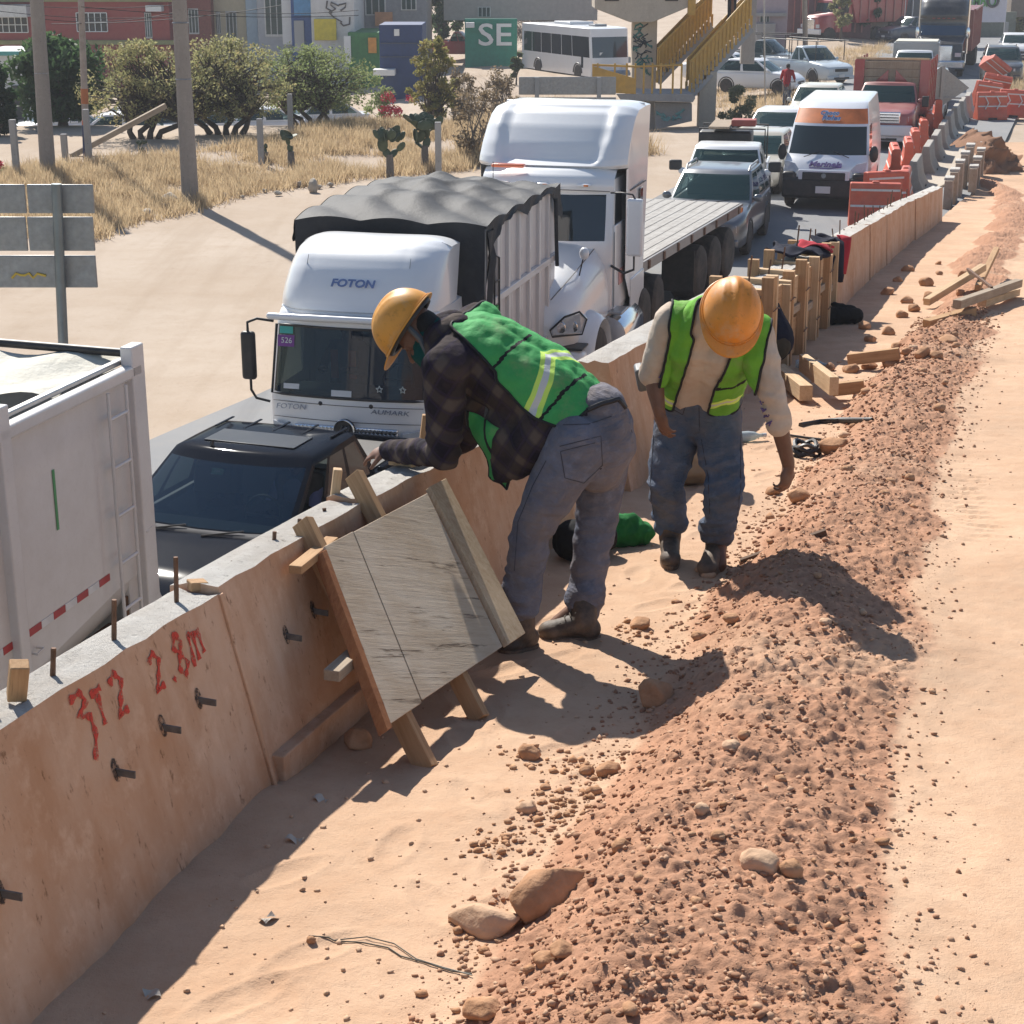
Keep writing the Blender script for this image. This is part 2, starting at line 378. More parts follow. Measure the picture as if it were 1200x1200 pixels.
# ---------------- retaining wall ----------------
def conc_mat(name, base, stain, amt=.5, rough_top=False):
    t = NT(name); big = t.noise(1.6, 7, .65); mid = t.noise(9, 7, .7); fine = t.noise(110, 4, .6)
    strk = t.noise(5, 6, .65, t.coord((1.0, 1.0, .18)))
    c = t.mix(t.math('MULTIPLY', t.ramp(big, .32, .66), amt), base, stain)
    c = t.mix(t.math('MULTIPLY', t.ramp(strk, .45, .72), amt * .8), c, mul(stain, .82))
    c = t.mix(t.math('MULTIPLY', t.ramp(mid, .52, .70), .5), c, mul(base, 1.18))
    sp = t.noise(26, 6, .75, t.coord((1, 1, .45))); c = t.mix(t.math('MULTIPLY', t.ramp(sp, .60, .68), .75), c, mul(stain, .38))
    t.col(c); t.rough(.88); t.b.inputs['Specular IOR Level'].default_value = .25
    if rough_top: n1 = t.bump(t.noise(34, 8, .8), 0.8, .03); t.bump(fine, .5, .006, n1)
    else: n1 = t.bump(mid, .25, .012); t.bump(fine, .25, .003, n1)
    return t.mat
CON = conc_mat('formed_concrete', (.60, .42, .30), (.48, .235, .11), .75)
CONT = conc_mat('raw_concrete_top', (.60, .58, .545), (.42, .36, .30), .6, True)
CONG = conc_mat('grey_concrete', (.42, .40, .38), (.36, .27, .20), .4, True)
def wood_mat(name, base, dark, gs=(30, 30, 1.6), worn=.4):
    t = NT(name); g = t.noise(1.6, 8, .72, t.coord(gs), .6); pat = t.noise(3.5, 6, .6); g2 = t.noise(5, 4, .6, t.coord((gs[0] * 2, gs[1] * 2, gs[2] * 1.2)))
    c = t.mix(t.ramp(g, .35, .68), base, dark); c = t.mix(t.math('MULTIPLY', t.ramp(pat, .4, .7), worn), c, mul(base, 1.25)); c = t.mix(t.math('MULTIPLY', t.ramp(g2, .6, .72), .6), c, mul(dark, .45))
    t.col(c); t.rough(.8); t.b.inputs['Specular IOR Level'].default_value = .25; t.bump(g, .35, .004); return t.mat
WOOD = wood_mat('raw_timber', (.46, .29, .155), (.30, .165, .08))
WOODL = wood_mat('pale_timber', (.58, .42, .26), (.42, .27, .15))
WOODG = wood_mat('weathered_timber', (.36, .29, .215), (.23, .165, .115))
WOODR = wood_mat('reddish_timber', (.34, .145, .06), (.20, .07, .03))
PLY = wood_mat('weathered_plywood', (.43, .365, .285), (.31, .24, .175), (16, 1.1, 16), .55)
GRN = M('green_paint', (.03, .3, .06), .6)

def wall_pt(y, n, z):
    """point at distance n from the wall foot line toward the dirt and height z over it"""
    return wbase(y) + wnorm(y) * n + V(0, 0, z)
def wall_seg(name, y0, y1, h0, h1, bat, th, parent, mat=CON, top=CONT, off=0.0, step=.12, ragged=.006, low=-.35):
    """one cast length of wall: battered front face, rough top, back face"""
    mb = MB(); n = max(2, int((y1 - y0) / step)); rings = []
    for i in range(n + 1):
        y = y0 + (y1 - y0) * i / n; h = h0 + (h1 - h0) * i / n
        j = fbm(np.array(y * 9.0), np.array(1.3 + y0), 3, 2) * ragged * 2
        jb = fbm(np.array(y * 7.0), np.array(7.3 + y0), 3, 6) * ragged * 5
        ft = -bat * h + off; ring = []
        for k in range(7): 
            z = low + (h + j - low) * k / 6; ring.append(wall_pt(y, -bat * max(z, 0) + off, z))
        for k in range(1, 6):
            dz = fbm(np.array(y * 14.0), np.array(k * 1.7 + y0), 3, 9) * ragged * 3
            ring.append(wall_pt(y, ft - th * k / 5 + (jb if k == 5 else 0), h + (dz if k < 5 else jb * .5 - .01)))
        ring.append(wall_pt(y, ft - th - .02 + jb, h - .5)); ring.append(wall_pt(y, ft - th - .1, -1.4))
        rings.append(ring)
    nn = len(rings[0]); s0 = len(mb.v)
    for i in range(n):
        for k in range(nn):
            k2 = (k + 1) % nn
            pass
    mb.loft(rings, 0, True)
    mi = []
    for i in range(n):
        for k in range(nn): mi.append(1 if 6 <= k <= 11 else 0)
    mb.m[:len(mi)] = mi
    return mb.build(name, [mat, top], parent, smooth=40)
wall = thing('retaining_wall', 'long low concrete retaining wall stained with orange dust along the road', 'wall', (0, 0, 0))
wall_seg('cast_panel', 1.3, 5.15, .72, .68, .24, .17, wall)
wall_seg('cast_panel', 5.165, 6.36, .70, .70, .24, .17, wall)
wall_seg('cast_panel', 6.375, 8.05, .715, .68, .24, .19, wall, off=.03)
wall_seg('cast_panel', 8.07, 8.95, .60, .56, .24, .19, wall)
wall_seg('cast_panel', 8.97, 9.62, .40, .36, .24, .19, wall, off=-.02)
wall_seg('cast_panel', 9.65, 13.9, .78, .82, .2, .21, wall, off=.02)
wall_seg('cast_panel', 13.9, 18.0, .70, .76, .05, .24, wall, mat=CONG, off=-.10)
ys_ = [18.0, 20.2, 22.5, 24.8, 27.2, 29.6, 32.2, 34.8]
for i in range(len(ys_) - 1):
    wall_seg('cast_panel', ys_[i], ys_[i + 1] - .03, .76 - .01 * i, .75 - .01 * i, .06, .24, wall, off=random.uniform(-.01, .02), step=.3, ragged=.012)
# lower footing strip seen under the near panels
def strip(y0, y1, n0, n1, z0, z1):
    mb = MB(); rings = []
    for i in range(13):
        y = y0 + (y1 - y0) * i / 12; rings.append([wall_pt(y, n0, z0), wall_pt(y, n1, z0), wall_pt(y, n1, z1), wall_pt(y, n0, z1)])
    return mb.loft(rings)
strip(5.2, 6.4, -.05, .022, -.1, .10).build('footing_strip', CON, wall, bevel=.006)
# vertical form joint: narrow raised mortar line where two pours meet
mb = MB()
mb.tube([wall_pt(5.158, -.24 * z + .004, z) for z in np.linspace(0, .68, 9)], .011, 6); mb.build('mortar_joint', CON, wall, smooth=60)
# form-tie slots: dark holes with a steel strap stub
def tie_slot(y, z, bat=.24, off=0.0):
    """flat steel strap sticking out of the face, with a rust-dark smear round its root"""
    d = wdir(y); n = wnorm(y); nf = (n + V(0, 0, bat)).normalized(); c = wall_pt(y, -bat * z + off, z); o = MB().beam(c - n * .02, c + n * .058 + V(0, 0, -.004), .006, .022, m=0).build('form_tie_strap', M('dark_strap_steel', (.17, .155, .145), .6, metal=.4, var=.4, scale=30), wall, bevel=.001)
    mb = MB(); up = nf.cross(d); k = 12; pts = [c + nf * .0025 + d * (.020 * math.cos(t) - .004) + up * (.030 * math.sin(t) + (.012 if math.sin(t) > 0 else 0)) for t in np.linspace(0, 2 * math.pi, k + 1)[:-1]]; mb.add(pts, [tuple(range(k))]); mb.build('rust_smear', SMEAR, o)
def smear_mat():
    t = NT('dark_smear'); t.col((.05, .035, .03)); t.rough(.9); tr = t.n('BsdfTransparent'); mx = t.n('MixShader'); t.l(t.ramp(t.noise(60, 5, .7), .42, .62), mx.inputs[0]); t.l(t.b.outputs[0], mx.inputs[1]); t.l(tr.outputs[0], mx.inputs[2]); t.l(mx.outputs[0], t.t.nodes['Material Output'].inputs[0]); return t.mat
SMEAR = smear_mat()
TIES = [(3.68, .34), (4.32, .40), (4.62, .42), (4.86, .42), (5.52, .42), (5.76, .44)]
for y, z in TIES: tie_slot(y, z)
# rebars sticking up from the top of the pour
def rebar(y, n, h, lean=(0, 0)):
    p = wall_pt(y, -.24 * .7 - n, .66); mb = MB(); top = p + V(lean[0], lean[1], h)
    pts = [p + (top - p) * t for t in (0, .35, .7, 1)]
    mb.tube(pts, [.0075, .0082, .0075, .0078], 7); mb.build('rebar', RUST, wall, smooth=50)
for y, n, h in [(4.62, .075, .15), (5.03, .08, .17), (4.28, .08, .11), (5.75, .08, .07), (5.98, .09, .06), (6.2, .08, .05), (5.45, .09, .04)]: rebar(y, n, h, (random.uniform(-.01, .01), .01))
for y in np.arange(18.4, 30, .55): rebar(y, .05 + random.uniform(-.02, .03), random.uniform(.08, .3), (random.uniform(-.03, .03), random.uniform(-.03, .03)))
# spray painted figures on the near panel
def spray_mat():
    t = NT('red_spray_paint'); n1 = t.noise(45, 5, .7); n2 = t.noise(160, 3, .6); t.col(t.mix(n1, (.60, .055, .03), (.44, .04, .025))); t.rough(.8)
    tr = t.n('BsdfTransparent'); mx = t.n('MixShader'); t.l(t.math('MULTIPLY', t.ramp(t.math('ADD', n1, t.math('MULTIPLY', n2, .5)), .72, .95), 1.0), mx.inputs[0])
    t.l(t.b.outputs[0], mx.inputs[1]); t.l(tr.outputs[0], mx.inputs[2]); t.l(mx.outputs[0], t.t.nodes['Material Output'].inputs[0]); return t.mat
SPRAY = spray_mat()
def stroke(mb, pts, w, y0, z0, sc, bat=.24, off=.003):
    """ribbon along points given in wall-face units (along, up)"""
    P = []
    for i in range(len(pts) - 1):
        for k in range(4): P.append((pts[i][0] + (pts[i + 1][0] - pts[i][0]) * k / 4, pts[i][1] + (pts[i + 1][1] - pts[i][1]) * k / 4))
    P.append(pts[-1]); L = []
    for i, (a, b) in enumerate(P):
        q0 = P[max(0, i - 1)]; q1 = P[min(len(P) - 1, i + 1)]; dx, dy = q1[0] - q0[0], q1[1] - q0[1]; l = math.hypot(dx, dy) or 1
        ww = w * (.75 + .4 * math.sin(i * 1.7)); nx, ny = -dy / l * ww, dx / l * ww
        for s in (-1, 1):
            yy = y0 + (a * sc + nx * s * 1.0); zz = z0 + b * sc + ny * s; L.append(wall_pt(yy, -bat * zz + off, zz))
    n = len(P); mb.add(L, [(2 * i, 2 * i + 1, 2 * i + 3, 2 * i + 2) for i in range(n - 1)])
def glyph(ch):
    return {'3': [[(0, 1), (.45, 1.05), (.6, .8), (.2, .6), (.6, .45), (.6, .05), (.3, -.45)]], 'T': [[(0, .9), (.5, .95)], [(.28, .95), (.25, .1)]],
            '2': [[(0, .85), (.3, 1.05), (.55, .8), (.3, .4), (.05, .05), (.5, .1)]], '.': [[(.1, .0), (.2, .1)]], '8': [[(.3, 1.1), (.05, .75), (.3, .55), (.55, .2), (.3, -.05), (.08, .2), (.3, .55), (.5, .8), (.3, 1.1)]],
            'm': [[(0, 0), (.1, .9), (.35, .9), (.35, .1)], [(.35, .8), (.65, .9), (.7, .2)]], 's': [[(.5, .9), (.1, .7), (.45, .4), (.05, .1)]]}[ch]
mb = MB()
x = 4.20
for ch, z, sc in (('3', .60, .15), ('T', .60, .14), ('2', .60, .14)):
    for st in glyph(ch): stroke(mb, st, .013, x, z - .075, sc * .85)
    x += .105
x = 4.64
for ch, sc in (('2', .11), ('.', .11), ('8', .12), ('m', .11)):
    for st in glyph(ch): stroke(mb, st, .012, x, .52, sc)
    x += .10 if ch != '.' else .05
mb.build('spray_paint_mark', SPRAY, wall)
mb = MB(); stroke(mb, [(0, 1), (.3, .2), (.7, 1)], .010, 7.05, .52, .1, off=.036); mb.build('spray_paint_mark', SPRAY, wall)

# ---------------- plywood board leaning on the wall ----------------
def plank(name, a, b, w, h, mat, parent=None, up=(0, 0, 1), bevel=.003):
    a = V(*a); b = V(*b); d = b - a; L = d.length; o = MB().box((0, 0, 0), (w, h, L)).build(name, mat, parent, bevel=bevel)
    u = V(*up); z = d.normalized(); x = u.cross(z)
    if x.length < 1e-4: x = V(1, 0, 0)
    x.normalize(); yv = z.cross(x); o.matrix_world = Matrix.Translation((a + b) / 2) @ Matrix((x, yv, z)).transposed().to_4x4(); 
    if parent is not None: o.matrix_parent_inverse = Matrix(); o.matrix_local = parent.matrix_world.inverted() @ o.matrix_world if False else o.matrix_world
    return o
L0 = dirt(497, 898); R0 = dirt(560, 838)
ty = 5.86; LT = wall_pt(ty, -.24 * .7 - .0, .72)
ldir = (LT - L0).normalized(); axr = (R0 - L0); nrm_b = axr.cross(ldir).normalized()
if nrm_b.z < 0: nrm_b = -nrm_b
def on_board(px, py, off=0.0):
    u = (px - 600) / F; v = (600 - py) / F; c, s = math.cos(PITCH), math.sin(PITCH); r = V(u, c + v * s, -s + v * c); o = V(0, 0, HC); pl = L0 + nrm_b * off
    t = (pl - o).dot(nrm_b) / r.dot(nrm_b); return o + r * t
board = thing('plywood_stand', 'weathered plywood board nailed to two timber legs leaning on the wall', 'board')
TL, TR, BR, BL = [on_board(*p, .045) for p in ((378, 642), (519, 568), (610, 746), (455, 850))]
e1 = (TR - TL); e2 = (BL - TL)
def bq(u, v, t): 
    p = TL * (1 - u) * (1 - v) + TR * u * (1 - v) + BR * u * v + BL * (1 - u) * v; return p + nrm_b * t
def sheet(u0, u1, v0, v1, t0, t1, name, mat, par, wob=0.0, n=10):
    mb = MB(); rings = []
    for i in range(n + 1):
        v = v0 + (v1 - v0) * i / n; j0 = wob * math.sin(i * 2.3) ; rings.append([bq(u0 + j0, v, t0), bq(u1, v, t0), bq(u1, v, t1), bq(u0 + j0, v, t1)])
    mb.loft(rings); return mb.build(name, mat, par, bevel=.002)
def board_mat():
    t = NT('board_face'); ax = e2.normalized(); 
    vec = t.n('Mapping'); t.l(t.tc.outputs['Object'], vec.inputs[0])
    q = Matrix((e1.normalized(), e2.normalized(), nrm_b)).to_euler(); vec.inputs['Rotation'].default_value = q
    def sc(v): 
        m = t.n('Mapping'); m.inputs['Scale'].default_value = v; t.l(vec.outputs[0], m.inputs[0]); return m.outputs[0]
    g = t.noise(2.2, 9, .75, sc((14, 1.0, 1)), .4); crack = t.noise(3.5, 5, .6, sc((9, .7, 1)), .3); pat = t.noise(3.2, 5, .6); fine = t.noise(60, 4, .6, sc((3, .4, 1)))
    c = t.mix(t.ramp(g, .33, .66), (.52, .415, .30), (.40, .30, .20)); c = t.mix(t.math('MULTIPLY', t.ramp(pat, .45, .62), .6), c, (.58, .49, .38))
    c = t.mix(t.math('MULTIPLY', t.ramp(crack, .60, .66), .8), c, (.10, .065, .04)); c = t.mix(t.math('MULTIPLY', t.ramp(fine, .62, .75), .4), c, (.2, .14, .09))
    t.col(c); t.rough(.85); t.bump(t.math('SUBTRACT', g, t.math('MULTIPLY', t.ramp(crack, .64, .70), .8)), .5, .006); return t.mat
BRDM = board_mat()
sheet(0, .205, 0, 1, 0, .012, 'plywood_strip', BRDM, board, .004)
sheet(.212, .83, .004, .99, 0, .012, 'plywood_sheet', BRDM, board)
sheet(.846, 1.0, -.02, 1.0, .002, .028, 'face_batten', wood_mat('batten_timber', (.56, .43, .285), (.40, .265, .15)), board)
plank('leg', L0 - ldir * .02 + axr.normalized() * .01, L0 + ldir * 1.02, .075, .045, WOOD, board, up=axr.normalized())
plank('leg', R0 - ldir * .02, R0 + ldir * 1.10, .07, .045, WOOD, board, up=axr.normalized())
sheet(-.03, .0, .02, 1.02, -.03, .014, 'edge_batten', WOODR, board)
plank('brace', bq(-.16, .03, -.03), bq(.12, -.02, -.03), .05, .03, WOOD, board)
plank('brace', bq(-.12, .62, -.06), bq(.2, .56, -.05), .06, .04, WOODG, board)
# ---------------- vehicle building blocks ----------------
RZ = .065
def yaw(sl): return -math.atan(sl)
def place(px, py, z, yoff, sl, xoff=0.0, zg=RZ):
    """ground position of a vehicle's front centre from one seen point (height z, yoff behind the front)"""
    p = unproj(px, py, z); d = V(sl, 1, 0).normalized(); n = V(d.y, -d.x, 0); q = p - d * yoff - n * xoff; return V(q.x, q.y, zg)
def text(s, size, mat, parent, loc, rot, ext=.004, name='lettering', shear=0.0, width=None, align='CENTER', offset=0.0):
    c = bpy.data.curves.new('lettering_curve', 'FONT'); c.body = s; c.size = size; c.extrude = ext; c.align_x = align; c.align_y = 'CENTER'; c.shear = shear; c.offset = offset
    c.resolution_u = 3
    t = bpy.data.objects.new('tmp', c); COL.objects.link(t); dg = bpy.context.evaluated_depsgraph_get(); dg.update()
    me = bpy.data.meshes.new_from_object(t.evaluated_get(dg)); bpy.data.objects.remove(t); me.materials.clear(); me.materials.append(mat); me.name = name
    o = bpy.data.objects.new(name, me); COL.objects.link(o); o.parent = parent; o.location = loc; o.rotation_euler = rot
    if width:
        xs = [v.co.x for v in me.vertices]; k = width / max(1e-6, max(xs) - min(xs)); o.scale = (k, 1, 1)
    return o
def shell(levels, f, r, w, U, T, bow=.08, corner=.12, wins=(), rbow=.04, sbow=.03, crown=.05):
    """closed volume from horizontal rings. f, r, w: front y, rear y, half width per height. wins: (name, side, level0, level1, k0, k1)
    returns MB body and dict of window MBs"""
    rings = []; nU, nT = len(U), len(T)
    def ring(z, sc=1.0, fz=None, rz_=None, wz=None):
        fz = f(z) if fz is None else fz; rz_ = r(z) if rz_ is None else rz_; wz = w(z) if wz is None else wz; P = []
        for u in U: P.append(V(u * wz, fz + bow * u * u + corner * abs(u) ** 9, z))
        f0 = fz + bow + corner; r0 = rz_ - rbow
        for t in T[1:-1]: P.append(V(wz * (1 + sbow * 4 * t * (1 - t)), f0 + (r0 - f0) * t, z))
        for u in reversed(U): P.append(V(u * wz, rz_ - rbow * u * u, z))
        for t in reversed(T[1:-1]): P.append(V(-wz * (1 + sbow * 4 * t * (1 - t)), f0 + (r0 - f0) * t, z))
        return P
    for z in levels: rings.append(ring(z))
    zt = levels[-1]; ft, rt, wt = f(zt), r(zt), w(zt)
    for k, (a, b) in enumerate(((.06, .5), (.2, .8), (.5, 1.0))):
        cy = (ft + rt) / 2; rings.append(ring(zt + crown * b, 1, ft + (cy - ft) * a, rt + (cy - rt) * a, wt * (1 - a)))
    n = len(rings[0]); iF = (0, nU - 1); sideN = nT - 1
    segs = {'front': (0, nU - 1), 'right': (nU - 1, nU - 1 + sideN), 'rear': (nU - 1 + sideN, nU - 1 + sideN + nU - 1), 'left': (nU - 1 + sideN + nU - 1, n)}
    body = MB(); wm = {}
    body.v = [tuple(p) for rg in rings for p in rg]
    for i in range(len(rings) - 1):
        for k in range(n):
            hit = None
            for (nm, side, l0, l1, k0, k1) in wins:
                a, b = segs[side]; kk = k - a if side != 'left' else (b - 1 - k)
                if a <= k < b and l0 <= i < l1 and k0 <= kk < k1: hit = (nm, side, l0, l1, k0, k1); break
            q = (i * n + k, i * n + (k + 1) % n, (i + 1) * n + (k + 1) % n, (i + 1) * n + k)
            if hit is None: body.f.append(q); body.m.append(0)
            else:
                m = wm.setdefault(hit, MB()); m.add([body.v[j] for j in q], [(0, 1, 2, 3)])
    body.f.append(tuple((len(rings) - 1) * n + k for k in range(n))); body.m.append(0)
    return body, wm
def weld(o, d=.0005):
    bm = bmesh.new(); bm.from_mesh(o.data); bmesh.ops.remove_doubles(bm, verts=bm.verts, dist=d); bmesh.ops.recalc_face_normals(bm, faces=bm.faces); bm.to_mesh(o.data); bm.free(); o.data.shade_smooth(); return o
def glaze(wm, mat, parent, names=None):
    for key, m in wm.items():
        o = m.build(key[0], mat, parent); weld(o)
_WH = {}
def wheel(parent, x, y, r, wd, side, rim=None, dual=False):
    """wheel with tyre and rim as parts of a part; side +1 = outer face toward +x"""
    key = (round(r, 3), round(wd, 3), rim.name if rim else '', side)
    if key not in _WH:
        t = MB(); t.lathe([(r * .62, -wd / 2), (r * .86, -wd / 2), (r * .97, -wd * .42), (r, -wd * .25), (r, wd * .25), (r * .97, wd * .42), (r * .86, wd / 2), (r * .62, wd / 2)], axis='x', n=28)
        g = MB(); s = side; g.lathe([(.02, s * wd * .36), (r * .18, s * wd * .38), (r * .22, s * wd * .28), (r * .5, s * wd * .16), (r * .58, s * wd * .42), (r * .64, s * wd * .46), (r * .64, -s * wd * .3), (.02, -s * wd * .3)], axis='x', n=28)
        for k in range(5):
            a = k * 2 * math.pi / 5; g.box((s * wd * .30, math.cos(a) * r * .38, math.sin(a) * r * .38), (wd * .10, r * .42, r * .13), (a, 0, 0))
        _WH[key] = (t, g)
    t, g = _WH[key]
    if isinstance(t, MB):
        o = t.build('wheel', RUB, parent, loc=(x, y, r), smooth=40); q = g.build('rim', rim or STL, o, smooth=35); _WH[key] = (o, q)
    else:
        o = t.copy(); COL.objects.link(o); o.parent = parent; o.location = (x, y, r); q = g.copy(); COL.objects.link(q); q.parent = o
    return o
def rbox(name, c, sz, mat, parent, bevel=.02, rot=None, smooth=True):
    o = MB().box((0, 0, 0), sz).build(name, mat, parent, loc=c, rot=rot, bevel=bevel, bseg=3)
    if smooth: o.data.shade_smooth(); o.data.set_sharp_from_angle(angle=R(50))
    return o
def mirror_arm(parent, x, y, z, s, mat, sz=(.2, .1, .16)):
    o = MB().sph((0, 0, 0), 1, 8, sq=(sz[0] / 2, sz[1] / 2, sz[2] / 2)).build('mirror', mat, parent, loc=(x + s * sz[0] * .55, y, z), smooth=60)
    MB().tube([(-s * sz[0] * .9, .03, -.03), (0, .02, -.02)], .018, 6).build('mirror_arm', BLK, o, smooth=60); return o
def lens_panel(name, pts, mat, parent, th=.03):
    mb = MB(); n = len(pts); a = [V(*p) for p in pts]; b = [p + V(0, th, 0) for p in a]
    mb.add(a + b, [tuple(range(n)), tuple(range(2 * n - 1, n - 1, -1))] + [(i, n + i, n + (i + 1) % n, (i + 1) % n) for i in range(n)])
    return mb.build(name, mat, parent, bevel=.006)
def seat_and_dash(parent, W, y0, y1, zb, driver=None, mat=None):
    sm = M('cabin_fabric', (.05, .05, .055), .85); 
    rbox('dashboard', (0, y0 + .25, zb - .06), (W * .86, .42, .16), sm, parent, .05)
    for s in (-1, 1):
        o = rbox('seat', (s * W * .24, y0 + 1.25, zb - .02), (.48, .16, .62), sm, parent, .06, rot=(R(-12), 0, 0)); rbox('headrest', (0, .03, .38), (.26, .1, .18), sm, o, .04)
    mb = MB(); mb.tube([(W * .24 + .18 * math.cos(a), .0 + .05 * math.sin(a), .18 * math.sin(a)) for a in np.linspace(0, 2 * math.pi, 21)[:-1]], .016, 6, closed=True); mb.tube([(W * .24 - .17, 0, 0), (W * .24 + .17, 0, 0)], .014, 6)
    mb.build('steering_wheel', BLK, parent, loc=(0, y0 + .55, zb + .06), smooth=60)

def car(name, label, cat, pos, rz, pm, L=4.4, W=1.75, H=1.5, belt=.95, hood=.9, hoodl=1.0, ws=.75, roofend=3.3, rearend=4.1, style='wagon', gm=None, wr=.32, trim=BLK, tyre_w=.2, group=None, rails=False, plate=True, nose=.62, detail=1, interior=False, clear=.22, chrome=False, bumper=None, sidemid=(.5,)):
    """front at y = 0 facing -y. hoodl: cowl position; ws: windscreen run; roofend/rearend: roof rear edge and tail of the cabin at the belt"""
    gm = gm or GLT; o = thing(name, label, cat, pos, rz, group); hw = W / 2
    # lower body
    st = []
    def zt(y):
        if y < hoodl: return nose + (hood - nose) * math.sin(min(1, y / (hoodl * .55)) * math.pi / 2) + (belt - hood) * max(0, (y / hoodl - .6) / .4)
        if style == 'pickup' and y > rearend: return belt + .02
        if style == 'sedan' and y > rearend: return belt + .02 - .06 * (y - rearend) / max(.1, L - rearend)
        return belt
    ys = [0, .03, .1, .22, .4, .6, hoodl * .8, hoodl, hoodl + .3, (hoodl + rearend) / 2, rearend, rearend + .05, L - .25, L - .08, L]
    ys = sorted(set(round(min(max(y, 0), L), 3) for y in ys))
    rings = []
    for y in ys:
        e = min(1, (y + .02) / .5); e2 = min(1, (L - y + .04) / .35); k = (1 - (1 - e) ** 2.2 * .22) * (1 - (1 - e2) ** 2.2 * .14)
        w_ = hw * k; z1 = zt(y); zb = clear + .10 * (1 - min(1, y / .3)) ** 2 + .08 * (1 - e2)
        if y == 0: z1 = nose * .96
        zm = zb + (z1 - zb) * .45; half = [(w_ * .55, zb), (w_ * .9, zb + .01), (w_ * .985, zb + .1), (w_, zm), (w_ * .985, z1 - .12), (w_ * .955, z1 - .045), (w_ * .87, z1 - .008), (w_ * .5, z1 + .012), ]
        rings.append([V(a, y, b) for a, b in half] + [V(-a, y, b) for a, b in reversed(half)])
    mb = MB(); mb.loft(rings); body = mb.build('body', pm, o, smooth=38)
    body.data.set_sharp_from_angle(angle=R(50))
    # cabin
    z0 = belt - .03; z1 = H - .05; lv = [z0, z0 + .06, z0 + .06 + (z1 - z0 - .12) * .5, z1 - .05, z1]
    def t_(z): return (z - z0) / (z1 - z0)
    f = lambda z: hoodl - .05 + (ws + .05) * t_(z) ** 1.08
    tailrun = rearend - roofend
    r = lambda z: rearend - tailrun * t_(z) ** (1.25 if style != 'sedan' else .95)
    wf = lambda z: hw * (.955 - .155 * t_(z) ** 1.35)
    U = [-1, -.985, -.95, -.9, -.55, 0, .55, .9, .95, .985, 1]
    T = [0, .05] + [m - .02 if False else m for m in ()] 
    brk = [.06] + sum([[m - .025, m + .025] for m in sidemid], []) + [.94]
    T = [0] + brk + [1]; nb = len(brk)
    wins = [('windscreen', 'front', 1, 3, 2, 8), ('rear_window', 'rear', 1, 3, 3, 7)]
    for k in range(0, nb, 2):
        for s in ('left', 'right'): wins.append(('side_window', s, 1, 3, 1 + k, 2 + k))
    cb, wm = shell(lv, f, r, wf, U, T, .10, .06, wins, .05, .015, .05)
    cabin = cb.build('cabin', pm, o, smooth=40); glaze(wm, gm, o)
    if interior: seat_and_dash(o, W, hoodl - .1, rearend, belt, None)
    # inner dark volume so that gaps never show sky through
    else: rbox('interior', (0, (hoodl + ws + roofend) / 2 + .15, belt + (H - belt) * .2), (W * .72, max(.4, roofend - hoodl - ws), (H - belt) * .45), M('cabin_fabric', (.05, .05, .055), .85), o, .05)
    for s in (-1, 1):
        for y in (hoodl * .82 if hoodl > 1.1 else .78, L - .85):
            wheel(o, s * (hw - tyre_w * .45), y, wr, tyre_w, s, STL)
            a = MB(); a.tube([(s * (hw - .01), y + (wr + .045) * math.cos(t), wr + (wr + .045) * math.sin(t)) for t in np.linspace(R(-15), R(195), 13)], .028, 6); a.build('wheel_arch', BLK, o, smooth=60)
        mirror_arm(o, s * hw * .95, hoodl + .28, belt + .07, s, pm if detail else BLK)
        hz = nose * .96
        lens_panel('headlight', [(s * hw * .82, .035, hz - .02), (s * hw * .48, -.012, hz - .04), (s * hw * .46, -.014, hz - .16), (s * hw * .83, .03, hz - .17)], LAMP, o, .05)
        if detail:
            for k in range(0, nb, 2):
                rbox('door_handle', (s * (hw + .005), hoodl + .35 + (rearend - hoodl) * (brk[k + 1] if k + 1 < nb else .5) * .8, belt - .12), (.025, .16, .03), pm, o, .008)
    rbox('grille', (0, -.008, nose - .12), (W * .42, .05, .14), CHR if chrome else BLK, o, .015)
    if chrome: rbox('grille_mesh', (0, -.03, nose - .12), (W * .38, .03, .09), BLK, o, .01)
    rbox('bumper', (0, .015, clear + .14), (W * .88, .12, .18), bumper or pm, o, .05)
    rbox('air_intake', (0, -.045, clear + .12), (W * .5, .03, .08), BLK, o, .01)
    if plate: rbox('number_plate', (0, -.06, clear + .22), (.33, .012, .14), PLATE, o, .004)
    if rails:
        for s in (-1, 1):
            yy0, yy1 = hoodl + ws + .15, roofend - .1; mb = MB(); mb.tube([(s * hw * .74, yy0, H - .04), (s * hw * .75, yy0 + .18, H + .05), (s * hw * .75, yy1 - .18, H + .05), (s * hw * .74, yy1, H - .04)], .022, 7); mb.build('roof_rail', STL, o, smooth=60)
    for s in (-.55, .1):
        mb = MB(); a = V(s * hw, hoodl - .08, belt + .0); b = V(s * hw + .42 * hw, hoodl + .02, belt + .05); mb.tube([a, b], .009, 5); mb.build('wiper', BLK, o)
    if style == 'pickup':
        zb0 = belt - .42; bl = L - rearend - .1
        rbox('bed_floor', (0, rearend + .07 + bl / 2, belt + .028), (W * .80, bl - .1, .012), BLK, o, .002)
        for s in (-1, 1): rbox('bed_rail', (s * hw * .92, rearend + .07 + bl / 2, belt + .055), (.07, bl, .05), pm, o, .015)
        rbox('tailgate', (0, L - .06, belt + .055), (W * .86, .05, .05), pm, o, .012)
    return o

